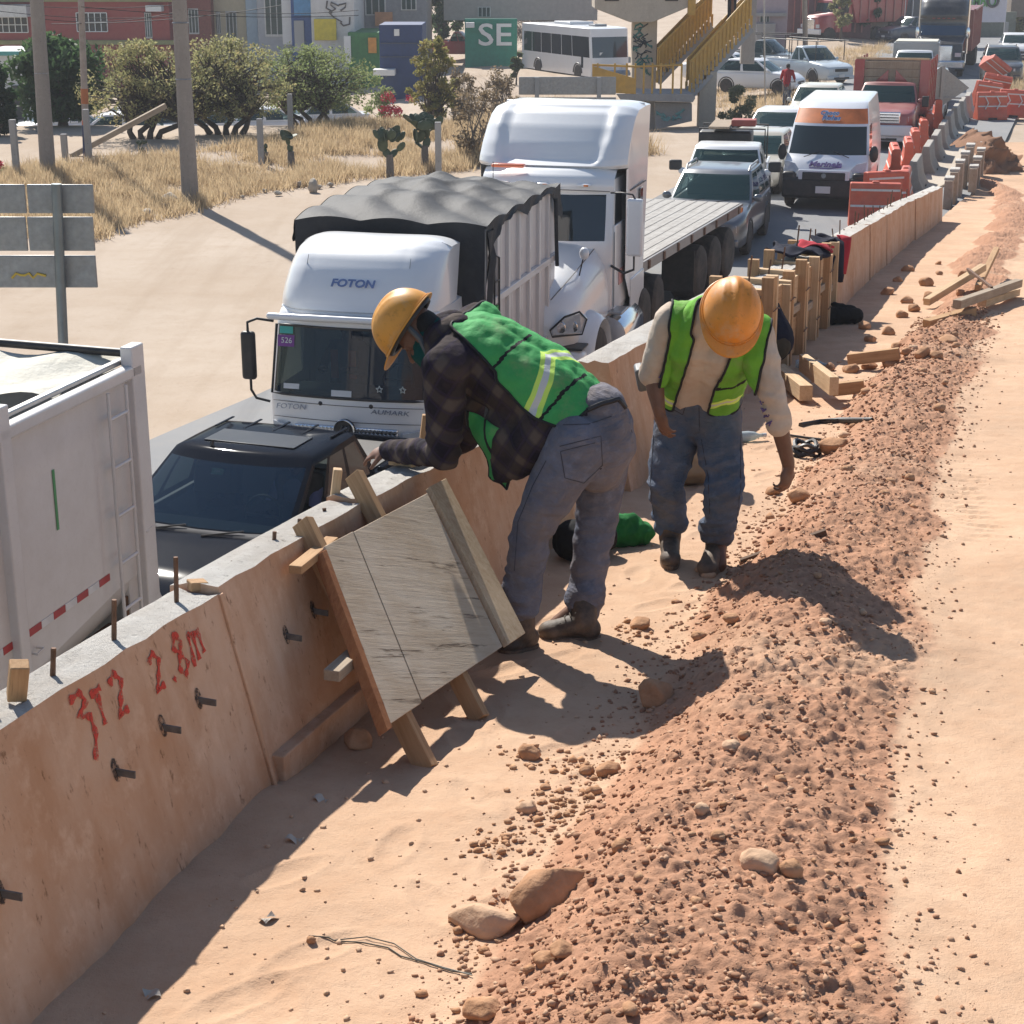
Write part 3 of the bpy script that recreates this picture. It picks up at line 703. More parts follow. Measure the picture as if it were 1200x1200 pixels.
# ---------------- black sport utility vehicle beside the wall ----------------
BLKP = paint('black_metallic', (.008, .011, .018), .10, .02, .0); BLKP.node_tree.nodes['Principled BSDF'].inputs['Coat Weight'].default_value = .22; BLKP.node_tree.nodes['Principled BSDF'].inputs['Specular IOR Level'].default_value = .0
GLC = glass('clear_tinted_glass', (.008, .020, .040), .03, .22)
sl = .36
suv = car('pickup_truck', 'black crew-cab pickup right behind the wall with sunroof and ribbed roof', 'pickup', place(277, 545, 1.60, 2.0, sl), yaw(sl), BLKP,
          L=4.5, W=1.80, H=1.67, belt=1.13, hood=1.02, hoodl=1.22, ws=.78, roofend=3.1, rearend=3.32, style='pickup', gm=GLC, wr=.37, nose=.78, interior=True, sidemid=(.34, .66), rails=False, chrome=True)
for ch in list(suv.children):
    if ch.name.startswith('side_window') and ch.data.vertices[0].co.x > 0 and min(v.co.y for v in ch.data.vertices) < 1.9: bpy.data.objects.remove(ch)
rbox('sunroof', (0, 2.45, 1.672), (.95, .40, .010), M('roof_panel_dark', (.012, .016, .024), .35, spec=.15), suv, .006)
for k in range(5): rbox('roof_rib', (-.62 + k * .31, 2.92, 1.668), (.03, .36, .012), BLKP, suv, .009)
MB().tube([(-.32, 2.12, 1.66), (-.32, 2.14, 1.70)], .02, 6).build('antenna_base', BLK, suv)
rbox('sticker', (-.12, 1.86, 1.50), (.12, .012, .06), M('sticker_green', (.25, .5, .42), .5), suv, .001, rot=(R(-42), 0, 0))
text('10A', .04, M('ink_white', (.7, .75, .72), .6), suv, (-.12, 1.85, 1.507), (R(48), 0, 0), .001)
shirt_b = M('blue_shirt', (.20, .22, .42), .9, bump=.3, bscale=25)
# ---------------- white cab-over box truck ----------------
FW = paint('truck_white', (.76, .77, .78), .3, .10)
sl = .255
fp = place(405, 489, 1.15, 0, sl)
ft = thing('box_truck', 'white cab-over truck with roof fairing and dark grey tarpaulin over its stake box', 'truck', fp, yaw(sl))
lv = [.42, .62, .9, 1.02, 1.24, 1.30, 1.7, 2.05, 2.12, 2.2]
def cf(z): return .0 + .03 * max(0, (.7 - z)) + max(0, z - 1.24) * .20 + (max(0, z - 2.12)) * 1.2
U = [-1, -.985, -.955, -.9, -.6, -.3, 0, .3, .6, .9, .955, .985, 1]
cb, wm = shell(lv, cf, lambda z: 1.62, lambda z: .96 - .05 * max(0, (z - 1.24)), U, [0, .08, .72, .8, 1], .10, .10,
               [('windscreen', 'front', 5, 7, 2, 10), ('side_window', 'left', 5, 7, 1, 2), ('side_window', 'right', 5, 7, 1, 2)], .02, .01, .06)
cb.build('cab', FW, ft, smooth=40); glaze(wm, GLC, ft)
rbox('sun_visor', (0, .12, 2.17), (1.86, .16, .07), FW, ft, .03, rot=(R(-18), 0, 0))
# windscreen rubber
mb = MB()
seal = []
for u in np.linspace(-.955, .955, 15): seal.append((u * .957, cf(1.30) + .1 * u * u - .004, 1.295))
for u in np.linspace(.955, -.955, 15): seal.append((u * .925, cf(2.05) + .1 * u * u - .004, 2.06))
mb.tube(seal, .016, 6, closed=True); mb.build('windscreen_seal', BLK, ft, smooth=60)
# grille, badge, headlights, bumper
rbox('grille', (0, .0, .93), (1.24, .05, .10), CHR, ft, .02)
gm_ = MB()
for i in range(26):
    for j in range(2): gm_.box((-.6 + i * .048, -.03, .905 + j * .045), (.034, .012, .026), (0, .5, 0))
gm_.build('grille_mesh', M('grille_silver', (.45, .46, .48), .3, metal=.8), ft)['kind'] = 'stuff'
rbox('lower_grille', (0, -.005, .76), (1.30, .05, .11), CHR, ft, .02)
gm_ = MB()
for i in range(26):
    for j in range(2): gm_.box((-.62 + i * .05, -.036, .74 + j * .045), (.036, .012, .028), (0, .5, 0))
gm_.build('grille_mesh', M('grille_silver', (.45, .46, .48), .3, metal=.8), ft)['kind'] = 'stuff'
rbox('grille_gap', (0, -.008, .845), (1.26, .05, .05), BLK, ft, .01)
bd = MB().lathe([(.001, -.02), (.11, -.02), (.125, -.005), (.125, .02), (.001, .02)], axis='y', n=28).build('badge', BLK, ft, loc=(0, -.05, .95), smooth=40)
mb = MB(); mb.tube([(.118 * math.cos(a), -.02, .118 * math.sin(a)) for a in np.linspace(0, 2 * math.pi, 29)[:-1]], .009, 6, closed=True)
for k in range(3): mb.beam((-.07 + k * .045, -.028, -.055), (-.015 + k * .045, -.028, .055), .022, .012, (0, 1, 0))
mb.build('badge_emblem', CHR, bd, smooth=50)
rbox('bumper', (0, .03, .56), (1.90, .18, .26), BLK, ft, .05)
for s in (-1, 1):
    lens_panel('headlight', [(s * .90, .06, .98), (s * .66, .0, .93), (s * .66, -.002, .80), (s * .9, .06, .82)], LAMP, ft, .05)
    # mirrors on long black arms
    mb = MB(); mb.tube([(s * .9, .20, 2.10), (s * 1.06, .10, 2.14), (s * 1.16, .06, 2.10), (s * 1.16, .06, 2.0)], .016, 7); mb.tube([(s * .95, .12, 1.18), (s * 1.10, .08, 1.22), (s * 1.15, .06, 1.32), (s * 1.15, .06, 1.45)], .016, 7)
    arm = mb.build('mirror_arm', BLK, ft, smooth=60); arm['kind'] = 'stuff'; rbox('mirror', (s * 1.16, .06, 1.72), (.17, .09, .56), BLK, arm, .04); 
    mb = MB(); mb.tube([(s * .30, .04, 1.23), (s * .24, .06, 1.26), (-.45 + s * .30, .09, 1.36)], .010, 6); w_ = mb.build('wiper', BLK, ft)
    MB().sph((s * .30, .02, 1.225), .028, 6).build('wiper_pivot', BLK, w_, smooth=60)
    wheel(ft, s * .82, .95, .40, .24, s, STL); wheel(ft, s * .84, 4.2, .40, .3, s, STL)
seat_and_dash(ft, 1.75, .12, 1.5, 1.32)
# windscreen stickers and dashboard things
def wsp(u, t, off=-.01):
    z = 1.30 + t * .75; return V(u * .94, cf(z) + .1 * u * u + off, z)
tl = R(90 - 11.5)
rbox('sticker', wsp(-.80, .94), (.16, .004, .08), M('sticker_teal', (.05, .42, .38), .5), ft, .001, rot=(R(-11), 0, 0))
rbox('sticker', wsp(-.80, .78), (.20, .004, .13), M('sticker_purple', (.20, .05, .28), .5), ft, .001, rot=(R(-11), 0, 0))
text('526', .09, M('ink_white', (.7, .75, .72), .6), ft, wsp(-.79, .785, -.018), (tl, 0, 0), .001)
rbox('paper_sheet', wsp(-.05, .07), (.24, .004, .07), M('paper', (.65, .67, .68), .8), ft, .001, rot=(R(-11), 0, 0))
rbox('paper_sheet', wsp(-.7, .12), (.2, .004, .06), M('paper', (.65, .67, .68), .8), ft, .001, rot=(R(-11), 0, 0))
mb = MB()
for k in range(2):
    cx = .42 + k * .28; c_ = wsp(cx, .16); pts = []
    for i in range(10):
        a = i * math.pi / 5 + math.pi / 2; rr = .04 if i % 2 == 0 else .018; pts.append((c_.x + rr * math.cos(a), c_.y - .003, c_.z + rr * math.sin(a)))
    mb.tube(pts, .006, 4, closed=True)
mb.build('star_decal', M('ink_white', (.7, .75, .72), .6), ft)['kind'] = 'stuff'
FTX = M('letter_grey', (.30, .33, .40), .35, metal=.5)
text('FOTON', .085, FTX, ft, (-.66, .012, 1.165), (R(90), 0, 0), .003, shear=.2, width=.36)
text('AUMARK', .075, FTX, ft, (.52, .01, 1.165), (R(90), 0, 0), .003, shear=.2, width=.46)
# roof fairing: wind deflector, rounded nose, flat top
def fair(u, v):
    # u across -1..1, v from the lower lip up and back over the top
    x = (u * 2 - 1); prof = [(.30, 2.20), (.24, 2.24), (.26, 2.32), (.34, 2.48), (.46, 2.66), (.60, 2.80), (.78, 2.90), (1.0, 2.945), (1.25, 2.95), (1.42, 2.94)]
    k = v * (len(prof) - 1); i = min(int(k), len(prof) - 2); t = k - i; y = prof[i][0] * (1 - t) + prof[i + 1][0] * t; z = prof[i][1] * (1 - t) + prof[i + 1][1] * t
    e = abs(x) ** 7; wv = .93 - .05 * max(0, z - 2.4); y += .10 * x * x + .22 * e * (1 if v < .8 else .3); z -= .10 * e * max(0, min(1, (z - 2.3) * 2))
    if abs(x) < .62 and 2.28 < z < 2.9: y += .012
    return V(x * wv, y, z)
mb = MB(); mb.grid(fair, 36, 27)
for s, u in ((-1, 0), (1, 1)):
    pts = [fair(u, j / 27) for j in range(28)]; pts += [V(pts[-1].x, 1.42, 2.2)]; mb.add(pts, [tuple(range(len(pts)))])
fo = mb.build('roof_fairing', FW, ft); weld(fo); fo.data.set_sharp_from_angle(angle=R(45))
mb = MB(); mb.tube([fair(u, .02) + V(0, -.012, -.01) for u in np.linspace(0, 1, 21)], .028, 8); mb.build('fairing_lip', FW, fo, smooth=60)
text('FOTON', .125, M('letter_blue_grey', (.18, .24, .42), .4, metal=.3), ft, (.0, .36, 2.535), (R(60), 0, 0), .004, shear=.15, width=.52, offset=.004)
# cargo box: stakes and boards, tarpaulin over the top
y0, y1, bw, zb, zt_ = 1.75, 5.55, 1.15, .95, 2.98
BOXM = paint('box_pale_grey', (.66, .62, .60), .5, .16)
rbox('cargo_floor', (0, (y0 + y1) / 2, zb - .06), (bw * 2, y1 - y0, .12), BLK, ft, .01)
rbox('cargo_front', (0, y0 + .02, (zb + zt_) / 2), (bw * 2 - .1, .04, zt_ - zb), BOXM, ft, .005); rbox('cargo_rear', (0, y1 - .02, (zb + zt_) / 2), (bw * 2 - .1, .04, zt_ - zb), BOXM, ft, .005)
for s in (-1, 1):
    nb = 14
    for k in range(nb):
        yy = y0 + (y1 - y0) * (k + .5) / nb; hstep = (y1 - y0) / nb
        rbox('side_board', (s * (bw - .03), yy, zb + .55), (.03, hstep - .014, 1.06), BOXM, ft, .004); rbox('side_board', (s * (bw - .03), yy, zb + 1.57), (.03, hstep - .014, .86), BOXM, ft, .004)
        if k % 2 == 0: rbox('stake', (s * (bw + .005), yy - hstep / 2, (zb + zt_) / 2), (.055, .07, zt_ - zb), BOXM, ft, .008)
    rbox('side_rail', (s * (bw + .012), (y0 + y1) / 2, zb + 1.11), (.06, y1 - y0, .09), BOXM, ft, .01); rbox('side_rail', (s * (bw + .012), (y0 + y1) / 2, zb + .04), (.06, y1 - y0, .12), BOXM, ft, .01)
    mb = MB(); 
    for yy in (y0 + .28, y0 + .50): mb.tube([(s * (bw + .05), yy, zb + .3), (s * (bw + .05), yy, zb + 1.62), (s * (bw + .02), yy - .1, zb + 1.66)], .014, 6)
    mb.tube([(s * (bw + .05), y0 + .28, zb + 1.35), (s * (bw + .05), y0 + .50, zb + 1.35)], .012, 6)
    mb.build('access_ladder', BLK, ft, smooth=60)
rbox('marker_light', (bw + .03, y0 + .42, zb + 1.0), (.05, .08, .1), GRN, ft, .01)
def tarp_mat():
    t = NT('grey_tarpaulin'); n1 = t.noise(2.5, 6, .65); n2 = t.noise(22, 5, .65, t.coord((1, .5, 1))); t.col(t.mix(t.ramp(n1, .35, .7), (.016, .018, .022), (.036, .036, .040))); t.rough(.7); t.b.inputs['Specular IOR Level'].default_value = .4
    b = t.bump(n1, .35, .06); t.bump(n2, .2, .012, b); return t.mat
TARP = tarp_mat()
def tarp(u, v):
    """u across (-.28 .. 1.28 beyond 0..1 hangs), v along"""
    x = (u - .5) * 2 * (bw + .03); yl = y0 - .06 + (y1 - y0 + .12) * v
    rid = math.exp(-((u - .40) / .42) ** 2) * (.22 + .05 * math.sin(v * 9 + 1) * (1 - v)) * math.sin(math.pi * min(1, max(0, v * .92 + .10))) ** .6
    rid *= .25 + .75 * min(1, v * 3.2)
    z = zt_ + .02 + rid + .03 * math.sin(u * 23 + v * 7) * min(1, 4 * v) * math.sin(math.pi * min(max(u, 0), 1)) + .05 * abs(math.sin(u * 9 + v * 14)) + .03 * max(0, math.sin(u * 26 - v * 10 + 3 * math.sin(v * 5))) ** 3 * min(1, 2 * v) * min(1, 3 * v) * math.sin(math.pi * min(max(u, 0), 1))
    return V(x, yl, z)
mb = MB(); mb.grid(tarp, 44, 44)
def hang(fn_top, n, drop, out, nm, k0=0):
    def g(u, v):
        p = fn_top(u); d = drop(u) * v; w_ = .02 * math.sin(u * 37 + v * 3) * v + .012 * math.sin(u * 90 + v * 9) * v; return p + out * (.012 + w_ + .02 * v) + V(0, 0, -d)
    mb.grid(g, n, 8)
hang(lambda u: tarp(u, 0), 40, lambda u: 1.0, V(0, -1, 0), 'f')
hang(lambda u: tarp(1, u), 50, lambda u: .10 + .30 * max(0, 1 - u * 7) + .05 * math.sin(u * 15) + .42 * max(0, (u - .86) / .14) ** 1.2, V(1, 0, 0), 'r')
hang(lambda u: tarp(0, u), 40, lambda u: .26 + .05 * math.sin(u * 15), V(-1, 0, 0), 'l')
to = mb.build('tarpaulin', TARP, ft); weld(to, .002)
# front corner flap of the tarpaulin
mb = MB(); mb.grid(lambda u, v: V(bw + .055 + .03 * math.sin(v * 8 + u * 4), y0 - .05 + u * (.34 - .10 * v), zt_ - .02 - v * (1.35 - .55 * u)), 8, 18); fl = mb.build('tarpaulin_flap', TARP, ft); weld(fl)
mb = MB(); mb.tube([(bw + .07, y0 + 3.45, zt_ - .1), (bw + .075, y0 + 3.5, zb + 1.3), (bw + .075, y0 + 3.55, zb + 1.0)], .03, 6); mb.build('tie_strap', TARP, ft, smooth=60)
for s in (-1, 1):
    for pts in ([(.955, .34, .70), (.955, .30, 1.2), (.93, .46, 2.06)], [(.965, 1.42, .62), (.96, 1.44, 2.1)], [(.962, .36, .70), (.967, 1.40, .66)]): MB().tube([(s * (x + .004), y, z) for x, y, z in pts], .005, 4).build('door_seam', BLK, ft)
    rbox('door_handle', (s * .968, 1.25, 1.12), (.03, .16, .05), BLK, ft, .01); rbox('step', (s * .92, .9, .45), (.12, .5, .05), BLK, ft, .01)
for zz in (1.215, 1.03): MB().tube([(u * .96, cf(zz) + .1 * u * u - .003, zz) for u in np.linspace(-.93, .93, 15)], .004, 4).build('panel_seam', BLK, ft)
for x in (-.62, .62): MB().tube([(x, .30 + .04, 2.30), (x * .98, .62, 2.80)], .004, 4).build('panel_seam', STL, fo)
# ---------------- white sleeper tractor with flatbed trailer ----------------
GRYP0 = M('seam_grey', (.12, .12, .12), .7); TW = paint('tractor_white', (.75, .76, .77), .28, .10)
sl = .27; tp = place(616, 438, .55, 0, sl); tp = place(668, 385, 1.18, .25, sl, .86)
tt = thing('tractor_truck', 'white long-nose tractor truck with tall sleeper fairing pulling a flatbed', 'truck', tp, yaw(sl))
# hood: loft along y
rings = []
for y, w_, zt_2, zb2 in [(0, .55, 1.30, .75), (.06, .78, 1.38, .62), (.25, .92, 1.46, .60), (.6, .98, 1.55, .62), (1.1, .98, 1.63, .70), (1.6, .98, 1.70, .75), (2.0, 1.0, 1.75, .8), (2.15, 1.0, 1.76, .8)]:
    half = [(w_ * .8, zb2), (w_, zb2 + .12), (w_ * 1.0, zb2 + .4), (w_ * .93, zt_2 - .26), (w_ * .80, zt_2 - .08), (w_ * .5, zt_2), (w_ * .2, zt_2 + .02)]
    rings.append([V(a, y, b) for a, b in half] + [V(-a, y, b) for a, b in reversed(half)])
mb = MB(); mb.loft(rings); mb.build('hood', TW, tt, smooth=50)
for s in (-1, 1):
    # flared front fender over the wheel
    mb = MB(); rr = []
    for a in np.linspace(R(-8), R(205), 18):
        cy, cz, rd = .95, .50, .66; y = cy - rd * math.cos(a) * 1.02; z = cz + rd * math.sin(a) * 1.0; ny, nz = -math.cos(a), math.sin(a)
        rr.append([V(s * .70, y, z), V(s * 1.0, y, z + .02 * nz), V(s * 1.13, y - .01 * ny, z - .03 * nz), V(s * 1.18, y - .06 * ny, z - .08 * nz), V(s * 1.14, y - .09 * ny, z - .11 * nz), V(s * .70, y - .10 * ny, z - .12 * nz)])
    mb.loft(rr); mb.build('fender', TW, tt, smooth=50)
    wheel(tt, s * 1.02, .95, .50, .28, s, CHR)
    lens_panel('headlight', [(s * 1.10, .20, 1.20), (s * 1.02, .14, 1.27), (s * .84, .05, 1.22), (s * .66, -.01, 1.09), (s * .68, .0, 1.02), (s * 1.05, .14, 1.05)], LAMP, tt, .08)
    for q in (.78, .93): MB().lathe([(.001, -.015), (.062, -.012), (.07, 0), (.055, .02), (.001, .03)], axis='y', n=18).build('lamp', CHR, tt, loc=(s * q, .0 + .55 * max(0, q - .72), 1.12), smooth=50)
    mb = MB(); mb.tube([(s * 1.11, .185, 1.20), (s * 1.02, .125, 1.285), (s * .83, .035, 1.235), (s * .64, -.02, 1.09), (s * .67, -.01, 1.005), (s * 1.06, .13, 1.035)], .013, 6, closed=True); mb.build('headlight_bezel', BLK, tt, smooth=60)
rbox('bumper', (0, .10, .62), (2.26, .42, .42), TW, tt, .12)
rbox('bumper_gap', (0, .16, .855), (2.2, .4, .03), BLK, tt, .01)
MB().lathe([(.001, -.012), (.085, -.012), (.085, .012), (.001, .012)], axis='y', n=20).build('round_decal', M('decal_blue', (.05, .10, .32), .5), tt, loc=(.62, -.115, .66)); text('M', .1, M('ink_white', (.7, .75, .72), .6), tt, (.62, -.13, .66), (R(90), 0, 0), .001)
rbox('grille', (0, -.01, 1.0), (.95, .06, .48), CHR, tt, .03); 
gg = MB()
for k in range(9): gg.box((0, -.045, .80 + k * .05), (.85, .012, .022))
gg.build('grille_slats', BLK, tt)['kind'] = 'stuff'
# cab with split windscreen
lv = [.75, 1.2, 1.70, 1.78, 2.05, 2.30, 2.40, 2.55]
def cfy(z): return 1.98 + max(0, z - 1.70) * .34
cb, wm = shell(lv, cfy, lambda z: 3.35, lambda z: 1.02 - .06 * max(0, z - 1.9), [-1, -.985, -.95, -.9, -.45, -.03, .03, .45, .9, .95, .985, 1], [0, .10, .55, .7, 1], .16, .08,
               [('windscreen', 'front', 3, 5, 3, 5), ('windscreen', 'front', 3, 5, 6, 8), ('side_window', 'left', 3, 5, 1, 2), ('side_window', 'right', 3, 5, 1, 2)], .02, .01, .05)
cb.build('cab', TW, tt, smooth=45); glaze(wm, glass('night_glass', (.012, .018, .022), .06), tt)
rbox('windscreen_post', (0, 2.02 + .12, 2.04), (.05, .03, .56), TW, tt, .01, rot=(R(-19), 0, 0))
# brow over the windscreen with marker lamps
mb = MB()
def brow(u, v):
    x = u * 2 - 1; pr = [(2.26, 2.34), (2.10, 2.40), (2.08, 2.50), (2.14, 2.62), (2.30, 2.74), (2.55, 2.78)]; k = v * 5; i = min(int(k), 4); t = k - i
    return V(x * 1.0, pr[i][0] * (1 - t) + pr[i + 1][0] * t + .18 * x * x + .10 * abs(x) ** 8, pr[i][1] * (1 - t) + pr[i + 1][1] * t - .05 * x ** 4)
mb.grid(brow, 24, 15); weld(mb.build('sun_visor', TW, tt))
for x in (-.6, 0, .6):
    q = brow(.5 + x / 2, .38); mb = MB().sph((0, 0, 0), 1, 6, sq=(.12, .05, .035)); mo = mb.build('marker_lamp', TW, tt, loc=q, smooth=60); rbox('marker_lens', (0.04, -.03, 0), (.07, .05, .035), AMB, mo, .01)
# tall sleeper fairing: recessed wedge face
def sleeper(u, v):
    x = u * 2 - 1; pr = [(2.42, 2.72), (2.34, 2.80), (2.38, 2.95), (2.52, 3.2), (2.75, 3.5), (2.98, 3.72), (3.25, 3.84), (3.8, 3.87), (4.15, 3.86)]
    k = v * 8; i = min(int(k), 7); t = k - i; y = pr[i][0] * (1 - t) + pr[i + 1][0] * t; z = pr[i][1] * (1 - t) + pr[i + 1][1] * t
    e = abs(x) ** 8; inner = max(0, min(1, (.78 - abs(x) - .35 * max(0, .45 - v)) / .12)) * max(0, min(1, (v - .12) / .10)) * max(0, min(1, (.80 - v) / .1))
    y += .12 * x * x + .22 * e - .0 + .11 * inner; z -= .12 * e * min(1, max(0, (z - 3.0)))
    return V(x * (1.14 - .02 * max(0, z - 2.7)), y, z)
mb = MB(); mb.grid(sleeper, 44, 40); s2 = weld(mb.build('sleeper_fairing', TW, tt)); s2.data.set_sharp_from_angle(angle=R(50))
for s, u in ((-1, 0), (1, 1)):
    pts = [sleeper(u, j / 40) for j in range(41)]; e_ = pts[-1]; mb = MB(); pp = pts + [V(e_.x, 4.15, 1.0), V(e_.x, 3.1, 1.0), V(e_.x, 2.75, 1.0 + .3), V(e_.x, 2.7, 2.7)]
    mb.add(pp, [tuple(range(len(pp)))]); mb.build('sleeper_side', TW, tt)
    rbox('sleeper_trim', (s * 1.145, 3.5, 2.68), (.012, 1.2, .02), BLK, tt, .004)
    rbox('sleeper_window', (s * 1.145, 3.75, 2.1), (.02, .22, .3), glass('night_glass', (.012, .018, .022), .06), tt, .02)
    # door panel, step, tank, mirror
    rbox('door_panel', (s * 1.035, 2.72, 1.45), (.03, .86, 1.0), TW, tt, .01); rbox('door_handle', (s * 1.06, 3.02, 1.62), (.02, .14, .04), BLK, tt, .008)
    mb = MB().lathe([(.001, 0), (.30, 0), (.31, .03), (.31, 1.35), (.30, 1.38), (.001, 1.38)], axis='y', n=24); mb.build('fuel_tank', CHR, tt, loc=(s * .98, 2.1, .62), smooth=40)
    rbox('step', (s * 1.12, 2.3, .95), (.2, .5, .04), STL, tt, .01); rbox('side_skirt', (s * 1.13, 3.65, .95), (.03, 1.0, .55), TW, tt, .01)
    mb = MB(); mb.tube([(s * 1.0, 2.2, 2.36), (s * 1.18, 2.02, 2.40), (s * 1.36, 1.98, 2.38), (s * 1.40, 1.98, 2.3)], .016, 7); mb.tube([(s * 1.02, 2.2, 1.5), (s * 1.25, 2.0, 1.45), (s * 1.40, 1.98, 1.5), (s * 1.40, 1.98, 1.66)], .016, 7)
    arm = mb.build('mirror_arm', BLK, tt, smooth=60); arm['kind'] = 'stuff'; rbox('mirror', (s * 1.40, 1.98, 1.98), (.24, .10, .66), TW, arm, .04)
    hm = MB().sph((0, 0, 0), .07, 7).build('hood_mirror', TW, tt, loc=(s * .98, .55, 1.85), smooth=60); MB().tube([(0, 0, 0), (-s * .08, .05, -.25)], .01, 5).build('mirror_arm', BLK, hm)
    for yy in (4.1, 5.3): wheel(tt, s * .95, yy, .50, .5, s, STL)
    MB().tube([(s * 1.06, 4.22, 1.0), (s * 1.06, 4.22, 3.6)], .055, 10).build('exhaust_stack', BLK, tt, smooth=60)
for s in (-1, 1):
    MB().tube([(s * .78, 2.13, 1.70), (s * .74, .9, 1.56), (s * .62, .1, 1.40)], .006, 4).build('hood_seam', GRYP0, tt)
    for pts in ([(1.03, 2.28, 1.0), (1.03, 2.26, 1.75), (.99, 2.42, 2.36)], [(1.035, 3.18, .95), (1.03, 3.2, 2.4)]): MB().tube([(s * (x + .02), y, z) for x, y, z in pts], .006, 4).build('door_seam', GRYP0, tt)
MB().tube([(-1.0, 2.1, 2.40), (0, 2.05, 2.41), (1.0, 2.1, 2.40)], .008, 4).build('visor_gap', BLK, tt)
rbox('sleeper_rear', (0, 4.12, 2.4), (2.2, .06, 2.85), TW, tt, .02)
rbox('roof_beacon', (-.55, 2.2, 2.80), (.5, .16, .09), M('orange_lens', (.75, .16, .05), .3, coat=1), tt, .03)
rbox('chassis_frame', (0, 3.4, .75), (.9, 5.6, .3), BLK, tt, .03)
rbox('red_sticker', (1.056, 2.75, 1.32), (.01, .32, .18), M('faded_red_print', (.55, .28, .26), .7), tt, .001)
mb = MB(); mb.tube([(-.42, .9, 1.62), (-.42, .9, 3.1)], .006, 4); mb.build('antenna', BLK, tt)
def remap_z(root, xs, ys):
    seen = set()
    for ch in root.children_recursive:
        if ch.data in seen or 'wheel' in ch.name or 'rim' in ch.name or 'tank' in ch.name: continue
        seen.add(ch.data); par = ch.parent; off = ch.location.z + (par.location.z if par is not root else 0)
        for v in ch.data.vertices: v.co.z = float(np.interp(v.co.z + off, xs, ys)) - off
remap_z(tt, [0, 1.1, 1.76, 2.30, 2.40, 2.74, 3.0, 3.87, 4.2], [0, 1.14, 2.0, 2.68, 2.76, 3.04, 3.2, 3.90, 4.2])
# flatbed semi-trailer
sl2 = .36; q0 = unproj(757, 303, 1.42); q1 = unproj(868, 238, 1.42); dv = (q1 - q0); Lb = dv.length; sl2 = dv.x / dv.y
d_ = V(sl2, 1, 0).normalized(); n_ = V(d_.y, -d_.x, 0)
fo_ = q0 - d_ * 1.2 - n_ * 1.22
fb = thing('flatbed_trailer', 'long empty flatbed trailer with worn grey planks behind the white tractor', 'trailer', (fo_.x, fo_.y, RZ), yaw(sl2))
Lt = Lb + 1.25; zk = 1.42 - RZ; PLK = wood_mat('deck_planks', (.40, .385, .36), (.24, .22, .20), (16, .6, 16), .5)
for k in range(11):
    x = -1.10 + k * .22; rbox('deck_plank', (x, Lt / 2, zk - .03), (.205, Lt - .02, .05 + random.uniform(-.004, .006)), PLK, fb, .006)
SIDE = paint('trailer_side', (.16, .13, .12), .7, .4)
for s in (-1, 1):
    rbox('side_rail', (s * 1.225, Lt / 2, zk - .10), (.06, Lt, .17), SIDE, fb, .008)
    for k in range(9): rbox('stake_pocket', (s * 1.262, .35 + k * (Lt - .7) / 8, zk - .10), (.02, .10, .14), RUST, fb, .004)
    for yy in (Lt - .9, Lt - 2.0, Lt - 3.1): wheel(fb, s * .98, yy, .50, .50, s, STL)
    rbox('frame_beam', (s * .45, Lt / 2, zk - .32), (.14, Lt, .34), BLK, fb, .01)
    for yy in (2.2, 3.0): rbox('landing_leg', (s * .6, 2.4, .55), (.12, .12, .9), SIDE, fb, .01)
    rbox('mud_flap', (s * .95, Lt - 3.75, .62), (.6, .02, .75), BLK, fb, .004)
rbox('tail_beam', (0, Lt - .03, zk - .12), (2.4, .08, .2), SIDE, fb, .01); rbox('tail_lamp', (1.24, Lt - .10, zk - .12), (.06, .16, .12), AMB, fb, .02)
rbox('head_board', (0, .02, zk + .55), (2.3, .05, 1.15), SIDE, fb, .01)
mb = MB(); mb.tube([(.9, .1, zk + 1.0), (1.0, 1.6, zk + .02)], .008, 4); mb.build('tie_chain', BLK, fb)
# bricks stacked at the front of the flatbed
bst = wood_mat('pallet_blocks', (.23, .18, .14), (.12, .09, .07)); 
st_ = thing('block_stack', 'dark stack of rough timber blocks standing at the front end of the flatbed', 'timber stack', tuple(fo_ + d_ * .95 + n_ * .75 + V(0, 0, 1.43)) , yaw(sl2))
for j in range(7):
    for i in range(2): rbox('block', (-.22 + i * .45 + random.uniform(-.02, .02), random.uniform(-.03, .03), .07 + j * .14), (.38, .5, .10), bst, st_, .01)

# ---------------- white hopper trailer at the left ----------------
HW_ = paint('trailer_white', (.70, .67, .65), .45, .34)
c1 = unproj(160, 428, 3.1); c0 = unproj(0, 505, 3.1); dv = c1 - c0; sl3 = dv.x / dv.y; d3 = V(sl3, 1, 0).normalized(); n3 = V(d3.y, -d3.x, 0)
LH = 7.5; org = V(c1.x, c1.y, RZ) - d3 * LH - n3 * 1.2
ht = thing('hopper_trailer', 'big white hopper trailer with side ladder and red-and-white reflective strip, at the left edge', 'trailer', org, yaw(sl3))
zT = 3.1 - RZ
